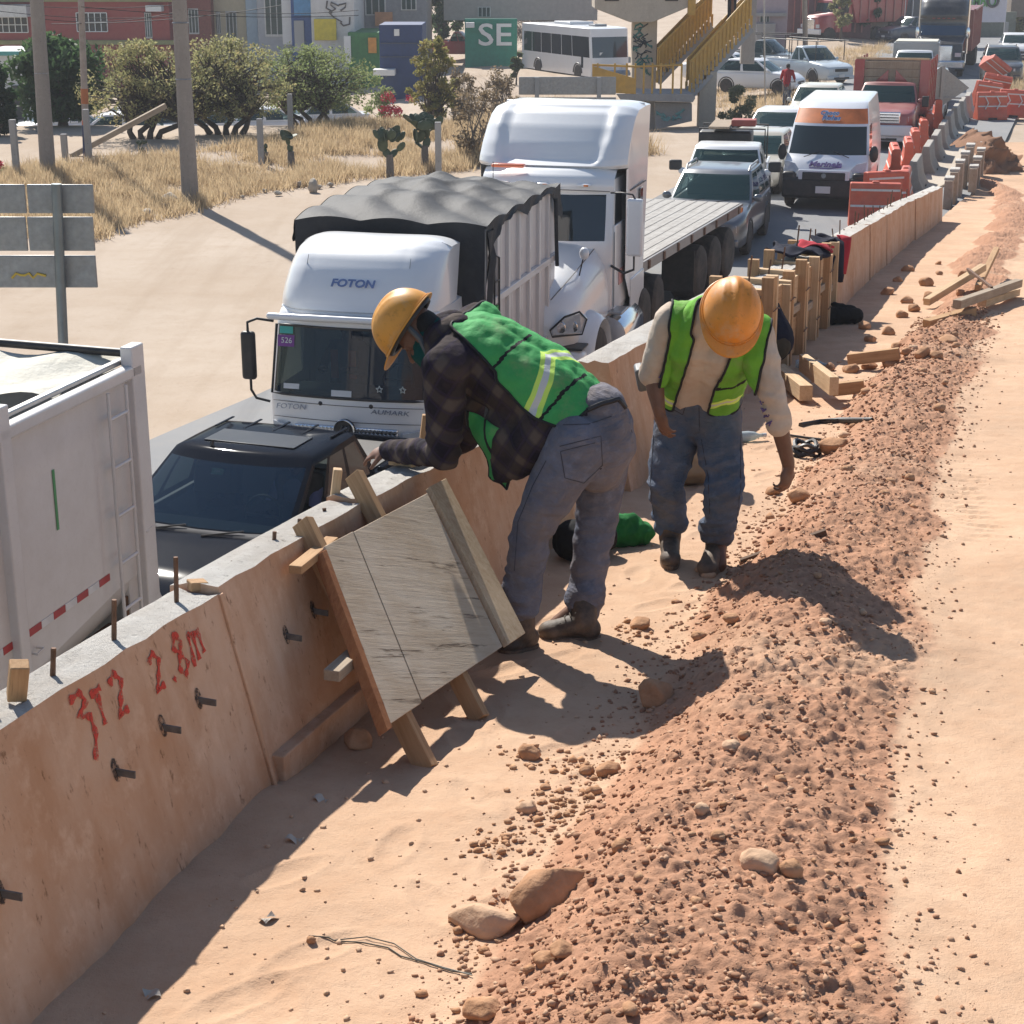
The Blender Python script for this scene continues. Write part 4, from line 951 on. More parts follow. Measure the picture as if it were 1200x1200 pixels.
# side sheets: straight top, hopper slope at the rear bottom
for s in (-1, 1):
    prof = [(0, 1.0), (0, zT), (LH, zT), (LH, 1.38), (LH - .5, 1.36), (LH - 1.6, 1.22), (LH - 3.2, 1.1), (1.2, 1.0)]
    mb = MB(); mb.prism(prof, s * 1.14, s * 1.18, 'x'); mb.build('side_sheet', HW_, ht, bevel=.01)
    # lower hopper bulge
    rbox('top_rail', (s * 1.20, LH / 2, zT - .02), (.10, LH, .10), HW_, ht, .02); rbox('top_rail_cap', (s * 1.12, LH / 2, zT + .05), (.06, LH, .04), STL, ht, .01)
    for yy in (LH - .06, LH - 1.98, LH - 4.1, LH - 6.2): rbox('side_post', (s * 1.20, yy, (zT + .85) / 2 + .15), (.10, .13 if yy < LH - 1 else .20, zT - .8), HW_, ht, .012)
    # ladder
    mb = MB()
    for yy in (LH - .30, LH - .58): mb.tube([(s * 1.255, yy, .7), (s * 1.255, yy, zT - .08)], .015, 7)
    for k in range(6): mb.tube([(s * 1.255, LH - .58, .85 + k * .38), (s * 1.255, LH - .30, .85 + k * .38)], .015, 7)
    mb.build('ladder', HW_, ht, smooth=60)
    # reflective strip
    for k in range(11):
        rbox('reflector', (s * 1.184, LH - .72 - k * .17, 1.52), (.006, .165, .055), M('reflector_red', (.42, .03, .03), .3) if k % 2 == 0 else M('reflector_white', (.7, .7, .7), .3), ht, .001)
    for yy, zz in ((LH - .12, 1.72), (LH - 1.85, 1.38), (LH - 1.2, 1.15), (LH - 1.97, 1.0)):
        mb = MB(); mb.tube([(s * 1.19, yy, zz), (s * 1.25, yy, zz), (s * 1.25, yy + .09, zz + .01), (s * 1.19, yy + .09, zz + .01)], .009, 6); mb.build('rope_hook', HW_, ht, smooth=60)
    # rear fender plate with red lamps
    mb = MB(); mb.prism([(LH - .30, .62), (LH + .28, .62), (LH + .26, 1.0), (LH + .10, 1.28), (LH - .05, 1.42), (LH - .30, 1.42)], s * 1.10, s * 1.16, 'x'); mb.build('rear_plate', HW_, ht, bevel=.01)
    for yy, zz in ((LH - .02, 1.16), (LH - 2.02, .75)): MB().lathe([(.001, 0), (.05, 0), (.045, s * .02), (.001, s * .025)], axis='x', n=16).build('marker_lamp', REDL, ht, loc=(s * 1.165 if yy > LH - 1 else s * 1.25, yy, zz), smooth=50)
    wheel(ht, s * .95, LH - .9, .5, .45, s, STL); wheel(ht, s * .95, LH - 2.2, .5, .45, s, STL)
    rbox('axle_bracket', (s * 1.0, LH - .75, .95), (.1, .9, .08), RUST, ht, .01)
mb = MB(); mb.tube([(1.0, LH - 1.4, .95), (1.1, LH - .4, .95)], .03, 8); mb.tube([(1.15, LH - .35, .8), (1.15, LH - .35, 1.25)], .02, 6); mb.build('brake_linkage', RUST, ht, smooth=50)
mb = MB(); mb.grid(lambda u, v: V(1.16 - .75 * v ** 1.6, LH - 4.4 + 4.3 * u, 1.06 + .32 * u - (.75 - .25 * u) * math.sin(v * 1.5)), 10, 10); weld(mb.build('hopper_chute', HW_, ht))
rbox('chute_plate', (1.12, LH - 1.55, .80), (.06, .45, .42), HW_, ht, .01, rot=(R(25), 0, 0))
rbox('rear_sheet', (0, LH - .03, 1.6), (2.26, .05, 2.8), HW_, ht, .01); rbox('front_sheet', (0, .03, 1.8), (2.26, .05, 2.4), HW_, ht, .01)
rbox('load_floor', (0, LH / 2, zT - .65), (2.24, LH - .1, .04), M('dark_load', (.05, .045, .04), .9), ht, .001)
def rt(u, v):
    x = -1.15 + 2.25 * u; y = LH - .02 - v * 1.15 - .12 * math.sin(u * 5); return V(x, y, zT + .06 + .05 * math.sin(v * 6 + u * 3) * v + .03 * math.sin(u * 17 + v * 5) - .10 * v)
mb = MB(); mb.grid(rt, 24, 14); weld(mb.build('pale_tarpaulin', M('pale_tarp', (.62, .60, .52), .75, bump=.4, bscale=8, dist=.05, dirt=((.35, .3, .22), .5, 4)), ht))
mb = MB(); mb.tube([(-1.2, LH - .0, zT + .09), (0, LH + .0, zT + .11), (1.22, LH + .0, zT + .09)], .035, 8); mb.build('tarpaulin_edge', BLK, ht, smooth=60)
rbox('rear_hitch', (1.0, LH + .22, 1.30), (.12, .28, .10), RUST, ht, .02); MB().tube([(1.05, LH + .3, .9), (1.05, LH + .3, 1.35)], .03, 6).build('jack_post', STL, ht)
mb = MB(); mb.box((1.185, LH - 1.32, 2.35), (.004, .03, .45)); mb.build('green_mark', M('green_mark', (.10, .32, .13), .7), ht)
# ---------------- people ----------------
def at_y(px, py, Y):
    """point seen at a photo pixel at forward distance Y"""
    u = (px - 600) / F; v = (600 - py) / F; c, s = math.cos(PITCH), math.sin(PITCH); r = V(u, c + v * s, -s + v * c); t = Y / r.y; return V(0, 0, HC) + r * t
def cap(mb, a, b, ra, rb, n=12, sq=None):
    """tapered capsule"""
    a = V(*a); b = V(*b); d = b - a; L = d.length
    if L < 1e-5: d = V(0, 0, 1); L = 1e-5
    d = d / L; u = d.orthogonal().normalized(); w = d.cross(u); rings = []
    for k in range(1, 5):
        t = -math.pi / 2 + k * math.pi / 8; rings.append((a + d * ra * math.sin(t), ra * math.cos(t)))
    for k in range(0, 4):
        t = k * math.pi / 8; rings.append((b + d * rb * math.sin(t), rb * math.cos(t)))
    mb.loft([[p + (u * math.cos(2 * math.pi * k / n) + w * math.sin(2 * math.pi * k / n)) * r for k in range(n)] for p, r in rings])
def ell(mb, c, axes, n=14):
    """ellipsoid with axes given as three vectors"""
    c = V(*c); rings = []
    for i in range(1, n):
        t = math.pi * i / n; rings.append([c + axes[0] * (math.sin(t) * math.cos(2 * math.pi * k / (2 * n))) + axes[1] * (math.sin(t) * math.sin(2 * math.pi * k / (2 * n))) + axes[2] * math.cos(t) for k in range(2 * n)])
    mb.loft(rings)
def remesh(mb, name, mat, parent, voxel=.01, smooth=4, wr=0.0, wf=9.0, fn=None, stretch=(1, 1, 1), folds=()):
    """join overlapping solids into one continuous skin, smooth it and add cloth folds"""
    o = mb.build('tmp_solid', mat); m = o.modifiers.new('r', 'REMESH'); m.mode = 'VOXEL'; m.voxel_size = voxel; m.use_smooth_shade = True
    s = o.modifiers.new('s', 'SMOOTH'); s.factor = .5; s.iterations = smooth
    dg = bpy.context.evaluated_depsgraph_get(); dg.update(); me = bpy.data.meshes.new_from_object(o.evaluated_get(dg)); me.name = name
    bpy.data.objects.remove(o)
    if wr or folds:
        nm = [v.normal.copy() for v in me.vertices]
        for v, n in zip(me.vertices, nm):
            p = v.co; q = V(p.x * stretch[0], p.y * stretch[1], p.z * stretch[2]) * wf
            a = wr * (1 - 2 * abs(noise.noise(q))) + wr * .6 * (1 - 2 * abs(noise.noise(q * 2.3 + V(5, 3, 1)))) 
            for c, rad, amp, fr, ax in folds:
                d = (p - c).length
                if d < rad: k = (1 - d / rad) ; a += amp * 2.0 * k ** .6 * (.55 - 2 * abs(noise.noise(V((p - c).dot(ax) * fr * .17, p.x * 3.5, p.y * 3.5 + p.z * 1.5))))
            v.co = p + n * a
    me.materials.clear(); me.materials.append(mat); me.shade_smooth()
    ob = bpy.data.objects.new(name, me); COL.objects.link(ob)
    if parent is not None: ob.parent = parent
    return ob
def basis(o, up, fwd):
    up = V(*up).normalized(); fwd = V(*fwd); fwd = (fwd - up * fwd.dot(up)).normalized(); rt = fwd.cross(up)
    return Matrix((rt, fwd, up)).transposed().to_4x4(), o
def frame(loc, up, fwd):
    m, _ = basis(None, up, fwd); return Matrix.Translation(loc) @ m
def hat_mat(name, c):
    t = NT(name); n1 = t.noise(9, 7, .7); n2 = t.noise(40, 6, .7); b = t.mix(t.ramp(n1, .3, .7), c, mul(c, .82)); b = t.mix(t.math('MULTIPLY', t.ramp(n2, .56, .68), .6), b, mul(c, .45)); b = t.mix(t.math('MULTIPLY', t.ramp(n1, .52, .70), .45), b, (.55, .42, .28)); t.col(b)
    t.rough(.5); t.b.inputs['Coat Weight'].default_value = .08; t.b.inputs['Coat Roughness'].default_value = .3; return t.mat
def hard_hat(parent, loc, up, fwd, mat, s=1.0):
    """shell with crown ridge, brim and inner band; local: x right, y front, z up"""
    Mx = frame(loc, up, fwd); a, b, h = .118 * s, .145 * s, .135 * s
    def dome(u, v):
        th = u * 2 * math.pi; t = v * math.pi / 2; r = math.cos(t) ** .82; x = a * r * math.sin(th); y = b * r * math.cos(th); z = h * math.sin(t)
        ridge = .010 * s * max(0, 1 - abs(x) / (.022 * s)) ** .6 * math.sin(t) if abs(x) < .022 * s else 0
        rid2 = .004 * s * max(0, 1 - abs(abs(x) - .055 * s) / .008) * math.sin(t) if abs(abs(x) - .055 * s) < .008 else 0
        return V(x, y, z + ridge + rid2)
    mb = MB(); mb.grid(dome, 64, 22); o = mb.build('hard_hat', mat, parent); weld(o, .0003); o.matrix_local = Mx
    so = o.modifiers.new('t', 'SOLIDIFY'); so.thickness = .004; so.offset = -1
    def brim(u, v):
        th = u * 2 * math.pi; f = max(0, math.cos(th)); w = (.014 + .040 * f ** 2.5) * s; k = v; x = (a + w * k) * math.sin(th); y = (b + w * k) * math.cos(th); return V(x, y, .004 - .016 * k * (f ** 2) - .004 * k)
    mb = MB(); mb.grid(brim, 64, 4); q = mb.build('brim', mat, o); weld(q, .0003); so = q.modifiers.new('t', 'SOLIDIFY'); so.thickness = .005
    mb = MB(); mb.tube([((a + .002) * math.sin(t), (b + .002) * math.cos(t), .006) for t in np.linspace(0, 2 * math.pi, 41)[:-1]], .005, 6, closed=True); mb.build('rim_seam', mat, o, smooth=60)
    mb = MB(); mb.tube([((a - .018) * math.sin(t), (b - .02) * math.cos(t), -.005) for t in np.linspace(0, 2 * math.pi, 33)[:-1]], .012, 6, closed=True); mb.build('head_band', BLK, o, smooth=60)
    return o
def skin_mat(name, c):
    t = NT(name); n1 = t.noise(14, 6, .65); n2 = t.noise(90, 4, .6); b = t.mix(t.ramp(n1, .35, .7), c, mul(c, .72)); b = t.mix(t.math('MULTIPLY', t.ramp(n1, .58, .74), .35), b, (.34, .20, .13)); t.col(b); t.rough(.55); t.b.inputs['Subsurface Weight'].default_value = .06; t.b.inputs['Subsurface Radius'].default_value = (.01, .004, .002); t.bump(n2, .25, .002); return t.mat
SKIN = skin_mat('weathered_skin', (.185, .085, .05))
def denim(name, c, dusty, am):
    t = NT(name); n1 = t.noise(5, 6, .65); n2 = t.noise(22, 6, .65); tw = t.n('TexWave'); tw.inputs['Scale'].default_value = 260; tw.inputs['Distortion'].default_value = .5; t.l(t.coord((1, 1, 1), (0, R(35), 0)), tw.inputs[0])
    b = t.mix(t.ramp(n1, .35, .65), c, mul(c, .62)); b = t.mix(t.math('MULTIPLY', t.ramp(n2, .52, .72), .35), b, mul(c, 1.7)); b = t.mix(t.math('MULTIPLY', t.ramp(t.noise(3.1, 7, .7), .40, .64), am), b, dusty); t.col(b); t.rough(.92); t.b.inputs['Specular IOR Level'].default_value = .2
    n4 = t.noise(9, 5, .6, t.coord((1, 1, 2.2), (.3, .5, 0)), 1.2); p = t.bump(n4, .7, .035); p = t.bump(n2, .5, .012, p); t.bump(tw.outputs[1], .12, .002, p); return t.mat
def cloth(name, c, var=.2, dusty=None, am=.3, sheen=0.0):
    t = NT(name); n1 = t.noise(6, 6, .65); n2 = t.noise(30, 6, .65); n3 = t.noise(500, 2, .5); b = t.mix(t.ramp(n1, .35, .68), c, mul(c, 1 - var)); b = t.mix(t.math('MULTIPLY', t.ramp(n2, .55, .75), .25), b, mul(c, .7))
    if dusty: b = t.mix(t.math('MULTIPLY', t.ramp(t.noise(4.1, 7, .7), .42, .66), am), b, dusty)
    t.col(b); t.rough(.9); t.b.inputs['Specular IOR Level'].default_value = .2; p = t.bump(n2, .45, .010); t.bump(n3, .2, .001, p); return t.mat
def hand(mb, wrist, fdir, pdir, side, curl=.35, s=1.0, spread=1.0):
    """palm and five separate fingers. fdir: toward the finger tips, pdir: palm facing, side: +1 thumb on +cross"""
    f = V(*fdir).normalized(); p = V(*pdir); p = (p - f * p.dot(f)).normalized(); x = f.cross(p) * side
    w = V(*wrist); pc = w + f * .045 * s
    ell(mb, pc + f * .005, (x * .043 * s, p * .020 * s, f * .056 * s), 10); cap(mb, w - f * .02, w + f * .02, .027 * s, .030 * s)
    for k, (o_, l) in enumerate(((.032, .072), (.011, .082), (-.011, .076), (-.031, .060))):
        b = w + f * (.088 if k in (1, 2) else .080) * s + x * o_ * s; dr = (f + x * (o_ * 3 * spread)).normalized(); c = b; a = 0; r = .0095 * s
        for j, ll in enumerate((.42, .33, .25)):
            a += curl * (.7 + .35 * j) + .05 * k; dd = dr * math.cos(a) + p * math.sin(a); e = c + dd * l * ll * s; cap(mb, c, e, r, r * .9, 8); c = e; r *= .9
    b = w + f * .03 * s + x * .032 * s; d1 = (x * .75 + f * .55 + p * .35).normalized(); d2 = (x * .25 + f * .85 + p * .5).normalized(); cap(mb, w + f * .02 * s + x * .018 * s, b + d1 * .02 * s, .015 * s, .0125 * s, 8); cap(mb, b + d1 * .02 * s, b + d1 * .045 * s, .0125 * s, .011 * s, 8); cap(mb, b + d1 * .045 * s, b + d1 * .045 * s + d2 * .030 * s, .011 * s, .009 * s, 8)
def head(mb, c, up, fwd, s=1.0):
    """head with brow, nose, lips, chin, ears; c = head centre"""
    up = V(*up).normalized(); fwd = V(*fwd); fwd = (fwd - up * fwd.dot(up)).normalized(); rt = fwd.cross(up); c = V(*c)
    P = lambda x, y, z: c + rt * x * s + fwd * y * s + up * z * s
    ell(mb, P(0, -.008, .03), (rt * .074 * s, fwd * .094 * s, up * .088 * s), 12); ell(mb, P(0, .018, -.045), (rt * .060 * s, fwd * .070 * s, up * .078 * s), 12)
    ell(mb, P(0, .060, -.095), (rt * .030 * s, fwd * .024 * s, up * .022 * s), 8)
    cap(mb, P(0, .086, .005), P(0, .112, -.034), .010 * s, .015 * s, 8); 
    for k in (-1, 1):
        cap(mb, P(k * .012, .100, -.038), P(k * .016, .094, -.038), .009 * s, .008 * s, 8); cap(mb, P(k * .012, .084, .022), P(k * .05, .068, .018), .010 * s, .009 * s, 8)
        ell(mb, P(k * .038, .062, -.030), (rt * .024 * s, fwd * .022 * s, up * .022 * s), 8); ell(mb, P(k * .076, -.005, -.015), (rt * .010 * s, fwd * .020 * s, up * .032 * s), 8)
    cap(mb, P(-.020, .083, -.066), P(.020, .083, -.066), .008 * s, .008 * s, 8); cap(mb, P(-.017, .081, -.078), P(.017, .081, -.078), .008 * s, .008 * s, 8)
    return P
def boot(name, ankle, toe, heel, parent, mat, sole):
    """work boot: shaft, foot, toe cap, sole and laces"""
    a = V(*ankle); t = V(*toe); h = V(*heel); f = (t - h); f.z = 0; L = f.length; f.normalize(); sd = V(f.y, -f.x, 0); g = min(t.z, h.z)
    t.z = h.z = g; mb = MB()
    cap(mb, a + V(0, 0, .10), h + f * .07 + V(0, 0, .09), .058, .056); ell(mb, h + f * .055 + V(0, 0, .055), (sd * .042, f * .06, V(0, 0, .055)), 10)
    cap(mb, h + f * .08 + V(0, 0, .075), t - f * .085 + V(0, 0, .05), .052, .045); ell(mb, t - f * .060 + V(0, 0, .042), (sd * .052, f * .065, V(0, 0, .044)), 12)
    o = remesh(mb, name, mat, parent, .007, 5, .0015, 16)
    pts = []
    for k in range(28):
        an = 2 * math.pi * k / 28; x = math.cos(an); y = math.sin(an); w_ = .050 + .008 * (x if x > 0 else 0); pts.append(h + f * (L / 2 - .0) + f * x * (L / 2 + .006) * (1 if abs(x) < 2 else 1) + sd * y * w_ * (1 - .12 * (x < -.2)))
    mb = MB(); mb.loft([[p + V(0, 0, -.002) for p in pts], [p + V(0, 0, .026) for p in pts]]); mb.build('sole', sole, o, bevel=.004)
    mb = MB()
    for k in range(4):
        c = h + f * (.105 + .022 * k) + V(0, 0, .135 - .016 * k); mb.tube([c - sd * .028, c + f * .006 + V(0, 0, .006), c + sd * .028], .0032, 5)
    lc = mb.build('lace', M('lace', (.10, .08, .06), .9), o); lc['kind'] = 'stuff'
    return o
BOOT = M('dusty_boot_leather', (.060, .045, .035), .65, var=.3, scale=12, bump=.3, bscale=50, dirt=((.30, .20, .13), .55, 9))
SOLE = M('boot_sole', (.09, .065, .045), .8, var=.3, dirt=((.38, .24, .15), .7, 12))
BIND = M('black_binding', (.012, .012, .013), .8)
def vest_mat(name, c, yel, bands, retro=(.55, .56, .55)):
    """cloth with retro-reflective bands at given spans of the torso coordinates stored on the mesh"""
    t = NT(name); n1 = t.noise(7, 6, .65); n2 = t.noise(28, 6, .65); mesh_ = t.noise(700, 1, .5)
    b = t.mix(t.ramp(n1, .35, .68), c, mul(c, .72)); b = t.mix(t.math('MULTIPLY', t.ramp(n2, .55, .75), .3), b, mul(c, 1.5)); b = t.mix(t.math('MULTIPLY', t.ramp(t.noise(5, 7, .7), .56, .72), .4), b, (.30, .25, .15))
    at = t.n('Attribute', attribute_name='band'); b0 = at.outputs['Fac']
    def inside(lo, hi): return t.math('MULTIPLY', t.math('GREATER_THAN', b0, lo), t.math('LESS_THAN', b0, hi))
    b = t.mix(inside(*bands[0]), b, yel); b = t.mix(inside(*bands[1]), b, retro); 
    blk = t.n('Attribute', attribute_name='piping'); b = t.mix(t.math('GREATER_THAN', blk.outputs['Fac'], .5), b, (.012, .012, .013)); t.col(b); t.rough(.75); t.b.inputs['Specular IOR Level'].default_value = .25
    p = t.bump(n2, .55, .010); t.bump(mesh_, .3, .001, p); return t.mat
def vest_from(src, name, mat, parent, keep, band, piping, off=.012, wr=.004):
    """garment cut out of an offset copy of the shirt surface, edges bound in black"""
    me = src.data.copy(); bm = bmesh.new(); bm.from_mesh(me); bm.normal_update(); bm.verts.ensure_lookup_table()
    for v in bm.verts: v.co = v.co + v.normal * (off + wr * noise.noise(v.co * 11) + wr * .6 * noise.noise(v.co * 26))
    dele = [f for f in bm.faces if not keep(f.calc_center_median())]; bmesh.ops.delete(bm, geom=dele, context='FACES')
    # drop small islands
    seen = set(); comps = []
    for f in bm.faces:
        if f in seen: continue
        st = [f]; seen.add(f); cp = []
        while st:
            g = st.pop(); cp.append(g)
            for e in g.edges:
                for h in e.link_faces:
                    if h not in seen: seen.add(h); st.append(h)
        comps.append(cp)
    comps.sort(key=len, reverse=True)
    for cp in comps:
        if len(cp) < max(60, .06 * len(comps[0])): bmesh.ops.delete(bm, geom=cp, context='FACES')
    for _ in range(6):   # smooth the cut edge
        nb = {}
        for e in bm.edges:
            if e.is_boundary:
                for a, b in (e.verts, reversed(e.verts)): nb.setdefault(a, []).append(b)
        mv = {v: (v.co * .4 + sum((q.co for q in l), V(0, 0, 0)) / len(l) * .6) for v, l in nb.items() if len(l) == 2}
        for v, c in mv.items(): v.co = c
    loops = []; nb = {}
    for e in bm.edges:
        if e.is_boundary:
            a, b = e.verts; nb.setdefault(a, []).append(b); nb.setdefault(b, []).append(a)
    used = set()
    for v0 in list(nb):
        if v0 in used: continue
        lp = [v0]; used.add(v0); cur = v0
        while True:
            nx = [q for q in nb[cur] if q not in used]
            if not nx: break
            cur = nx[0]; used.add(cur); lp.append(cur)
        if len(lp) > 14: loops.append([v.co.copy() for v in lp])
    bm.to_mesh(me); bm.free(); me.name = name
    for nm_, fn in (('band', band), ('piping', piping)):
        at = me.attributes.new(nm_, 'FLOAT', 'POINT'); at.data.foreach_set('value', [float(fn(v.co)) for v in me.vertices])
    me.materials.clear(); me.materials.append(mat); me.shade_smooth(); o = bpy.data.objects.new(name, me); COL.objects.link(o); o.parent = parent
    so = o.modifiers.new('t', 'SOLIDIFY'); so.thickness = .003
    for lp in loops:
        pts = lp[::2] if len(lp) > 30 else lp; n = len(pts); pts = [(pts[i - 1] + pts[i] * 2 + pts[(i + 1) % n]) / 4 for i in range(n)]
        mb = MB(); mb.tube(pts, .0065, 6, closed=True); mb.build('binding', BIND, o, smooth=60)
    return o
# ---- worker at the wall: bent forward over the wall, seen from his left and behind ----
F1 = on_dirt(690, 752); Y1 = F1.y
w1 = thing('person', 'worker in dark plaid shirt and grey jeans bending over the wall with forearms on it', 'person', (F1.x, F1.y, F1.z))
O1 = V(F1.x, F1.y, F1.z)
def J1(px, py, dy): return at_y(px, py, Y1 + dy) - O1
HA, HB = J1(676, 520, -.14), J1(708, 508, .16); KA, KB = J1(622, 622, -.12), J1(697, 622, .16); AA, AB = J1(610, 706, -.10), J1(685, 708, .12)
PEL = J1(695, 512, 0); MID = J1(632, 455, .08); CH = J1(566, 417, .17); NK = J1(522, 398, .20)
SA, SB = J1(522, 432, -.02), J1(560, 382, .40); EA, EB = J1(520, 532, .02), J1(545, 512, .42); WA_, WB_ = J1(456, 528, .34), J1(505, 536, .62)
HD = J1(492, 391, .22)
DEN1 = denim('grey_denim', (.15, .165, .22), (.25, .19, .15), .55); tw = .0
mb = MB()
for h, k, a, r in ((HA, KA, AA, 1.0), (HB, KB, AB, 1.0)):
    m = h * .5 + k * .5; cap(mb, h, m, .126 * r, .108 * r); cap(mb, m, k, .108 * r, .085 * r); c = k * .55 + a * .45; cap(mb, k, c, .085 * r, .080 * r); cap(mb, c, a, .080 * r, .070 * r); cap(mb, a + V(0, 0, .03), a + V(0, 0, -.015), .075, .076)
    cap(mb, a + V(0, 0, .045), a + V(0, 0, .04), .083, .083)
cap(mb, HA * .5 + PEL * .5, HB * .5 + PEL * .5, .138, .138); cap(mb, PEL, J1(676, 492, .02), .150, .150); cap(mb, J1(700, 505, -.05), J1(706, 500, .12), .132, .132); cap(mb, J1(708, 522, -.05), J1(712, 520, .12), .122, .122); cap(mb, J1(700, 545, -.04), J1(704, 545, .10), .11, .11); cap(mb, J1(704, 484, -.04), J1(700, 478, .10), .112, .112)
ax = (AA - KA).normalized()
tr1 = remesh(mb, 'trousers', DEN1, w1, .010, 6, .0045, 8, stretch=(1, 1, .8), folds=[(KA + V(.03, 0, -.03), .2, .009, 70, V(.3, 0, 1)), (KB + V(.02, 0, -.02), .2, .008, 70, V(-.2, 0, 1)), (AA + V(0, 0, .06), .16, .013, 95, V(.2, 0, 1)), (AB + V(0, 0, .06), .16, .013, 95, V(-.15, .1, 1)), (PEL + V(-.05, 0, -.16), .22, .004, 60, V(.7, 0, .7))])
boot('boot', AA + V(0, 0, -.02), J1(585, 757, -.14), J1(630, 760, -.08), w1, BOOT, SOLE)
boot('boot', AB + V(0, 0, -.02), J1(632, 748, .06), J1(703, 751, .04), w1, BOOT, SOLE)
# back pocket, seam and belt
def surf_patch(src, name, mat, parent, pts, off=.004, th=.003):
    """thin patch laid on a surface: pixel outline cast onto it"""
    return None
from mathutils.bvhtree import BVHTree
def seam(src, org, pix, r, mat, name, dashed=False):
    """stitched seam laid on a garment along a line of seen points"""
    bv = BVHTree.FromPolygons([v.co for v in src.data.vertices], [tuple(p.vertices) for p in src.data.polygons]); o = V(0, 0, HC) - org; pts = []
    for i in range(len(pix) - 1):
        for k in range(6):
            x = pix[i][0] + (pix[i + 1][0] - pix[i][0]) * k / 6; y = pix[i][1] + (pix[i + 1][1] - pix[i][1]) * k / 6; d = (at_y(x, y, 8) - V(0, 0, HC)).normalized(); h = bv.ray_cast(o, d)
            if h[0] is not None and (not pts or (h[0] - pts[-1]).length < .12): pts.append(h[0] + h[1] * r * .3)
    if len(pts) > 3: mb = MB(); mb.tube(pts, r, 5); mb.build(name, mat, src, smooth=60)
seam(tr1, O1, [(660, 487), (684, 482), (706, 473), (724, 468), (734, 480)], .011, BLK, 'belt')
STITCH = M('dark_stitch', (.05, .05, .065), .9)
for nm, pl in (('pocket_seam', [(656, 523), (704, 511), (706, 545), (684, 566), (662, 560), (656, 523)]), ('side_seam', [(640, 540), (624, 570), (607, 612), (602, 680)]), ('pocket_seam', [(657, 529), (705, 517)]), ('waist_seam', [(660, 498), (690, 497), (722, 486)])): seam(tr1, O1, pl, .0022, STITCH, nm)
# shirt: torso, sleeves
def plaid():
    t = NT('dark_plaid'); ax_ = (CH - PEL).normalized()
    def band(vec, sc, lo, hi):
        d = t.n('VectorMath'); d.operation = 'DOT_PRODUCT'; t.l(t.tc.outputs['Object'], d.inputs[0]); d.inputs[1].default_value = vec
        return t.ramp(t.math('PINGPONG', t.math('MULTIPLY', d.outputs['Value'], sc), 1.0), lo, hi)
    a1 = band(tuple(ax_), 17, .55, .75); a2 = band(tuple(ax_), 34, .80, .9); b1 = band((ax_.z * .9, -.45, -ax_.x * .9), 17, .55, .75); b2 = band((ax_.z * .9, -.45, -ax_.x * .9), 34, .8, .9)
    c = t.mix(t.math('MULTIPLY', a1, .6), (.016, .013, .020), (.060, .046, .040)); c = t.mix(t.math('MULTIPLY', b1, .55), c, (.075, .058, .052)); c = t.mix(t.math('MULTIPLY', t.math('MULTIPLY', a1, b1), .6), c, (.12, .095, .08)); c = t.mix(t.math('MULTIPLY', t.math('MAXIMUM', a2, b2), .3), c, (.05, .035, .075))
    n2 = t.noise(26, 6, .65); c = t.mix(t.math('MULTIPLY', t.ramp(t.noise(4, 6, .7), .5, .7), .3), c, (.12, .085, .065)); t.col(c); t.rough(.92); t.b.inputs['Specular IOR Level'].default_value = .15; t.bump(n2, .5, .012); return t.mat
PLAID = plaid()
mb = MB()
lat = (SB - SA).normalized()
for a, b, ra, rb in ((PEL, MID, .165, .175), (MID, CH, .175, .170), (CH, NK, .165, .10)):
    cap(mb, a + lat * .035, b + lat * .035, ra * .93, rb * .93); cap(mb, a - lat * .035, b - lat * .035, ra * .93, rb * .93)
cap(mb, SA, SB, .10, .10); cap(mb, MID + V(-.05, -.02, -.10), J1(600, 500, .05), .14, .12); cap(mb, J1(640, 500, -.04), J1(655, 512, -.03), .13, .12); cap(mb, J1(600, 515, .0), J1(590, 552, .02), .10, .05); cap(mb, J1(650, 510, -.06), J1(700, 482, -.06), .095, .06); cap(mb, J1(625, 520, -.06), J1(605, 545, -.02), .11, .06)
for s_, e_, w_ in ((SA, EA, WA_), (SB, EB, WB_)):
    cap(mb, s_, s_ * .5 + e_ * .5, .092, .080); cap(mb, s_ * .5 + e_ * .5, e_, .080, .066); cap(mb, e_, e_ * .45 + w_ * .55, .062, .053); cap(mb, e_ * .45 + w_ * .55, w_, .053, .045)
shirt1 = remesh(mb, 'shirt', PLAID, w1, .010, 5, .004, 9, folds=[(EA, .17, .011, 85, V(.4, 0, 1)), (EA * .5 + WA_ * .5, .16, .008, 95, (WA_ - EA).normalized()), (SA * .6 + EA * .4, .14, .006, 70, V(.5, .3, .6)), (PEL + V(-.12, -.1, -.02), .22, .008, 60, V(.8, 0, .5))])
# body (skin): one continuous figure under the clothes with head and hands showing
mb = MB(); up1 = V(-.80, .18, .52); fw1 = V(-.42, .05, -.90)
P1 = head(mb, HD, up1, fw1, 1.02); cap(mb, NK, HD + (NK - HD) * .3, .062, .060); cap(mb, CH, NK, .12, .07); cap(mb, PEL, CH, .13, .13); cap(mb, SA, SB, .06, .06); cap(mb, HA, HB, .10, .10)
for h, k, a in ((HA, KA, AA), (HB, KB, AB)): cap(mb, h, k, .095, .06); cap(mb, k, a, .06, .045); cap(mb, a, a + V(-.12, 0, -.10), .045, .04)
for s_, e_, w_ in ((SA, EA, WA_), (SB, EB, WB_)): cap(mb, s_, e_, .055, .042); cap(mb, e_, w_, .04, .030)
hand(mb, WA_, V(-.75, .5, -.28), V(.1, .35, -.9), 1, .28, 1.0); hand(mb, WB_, V(-.8, .4, -.2), V(0, .2, -1), -1, .35, 1.0)
remesh(mb, 'body', SKIN, w1, .0065, 3)
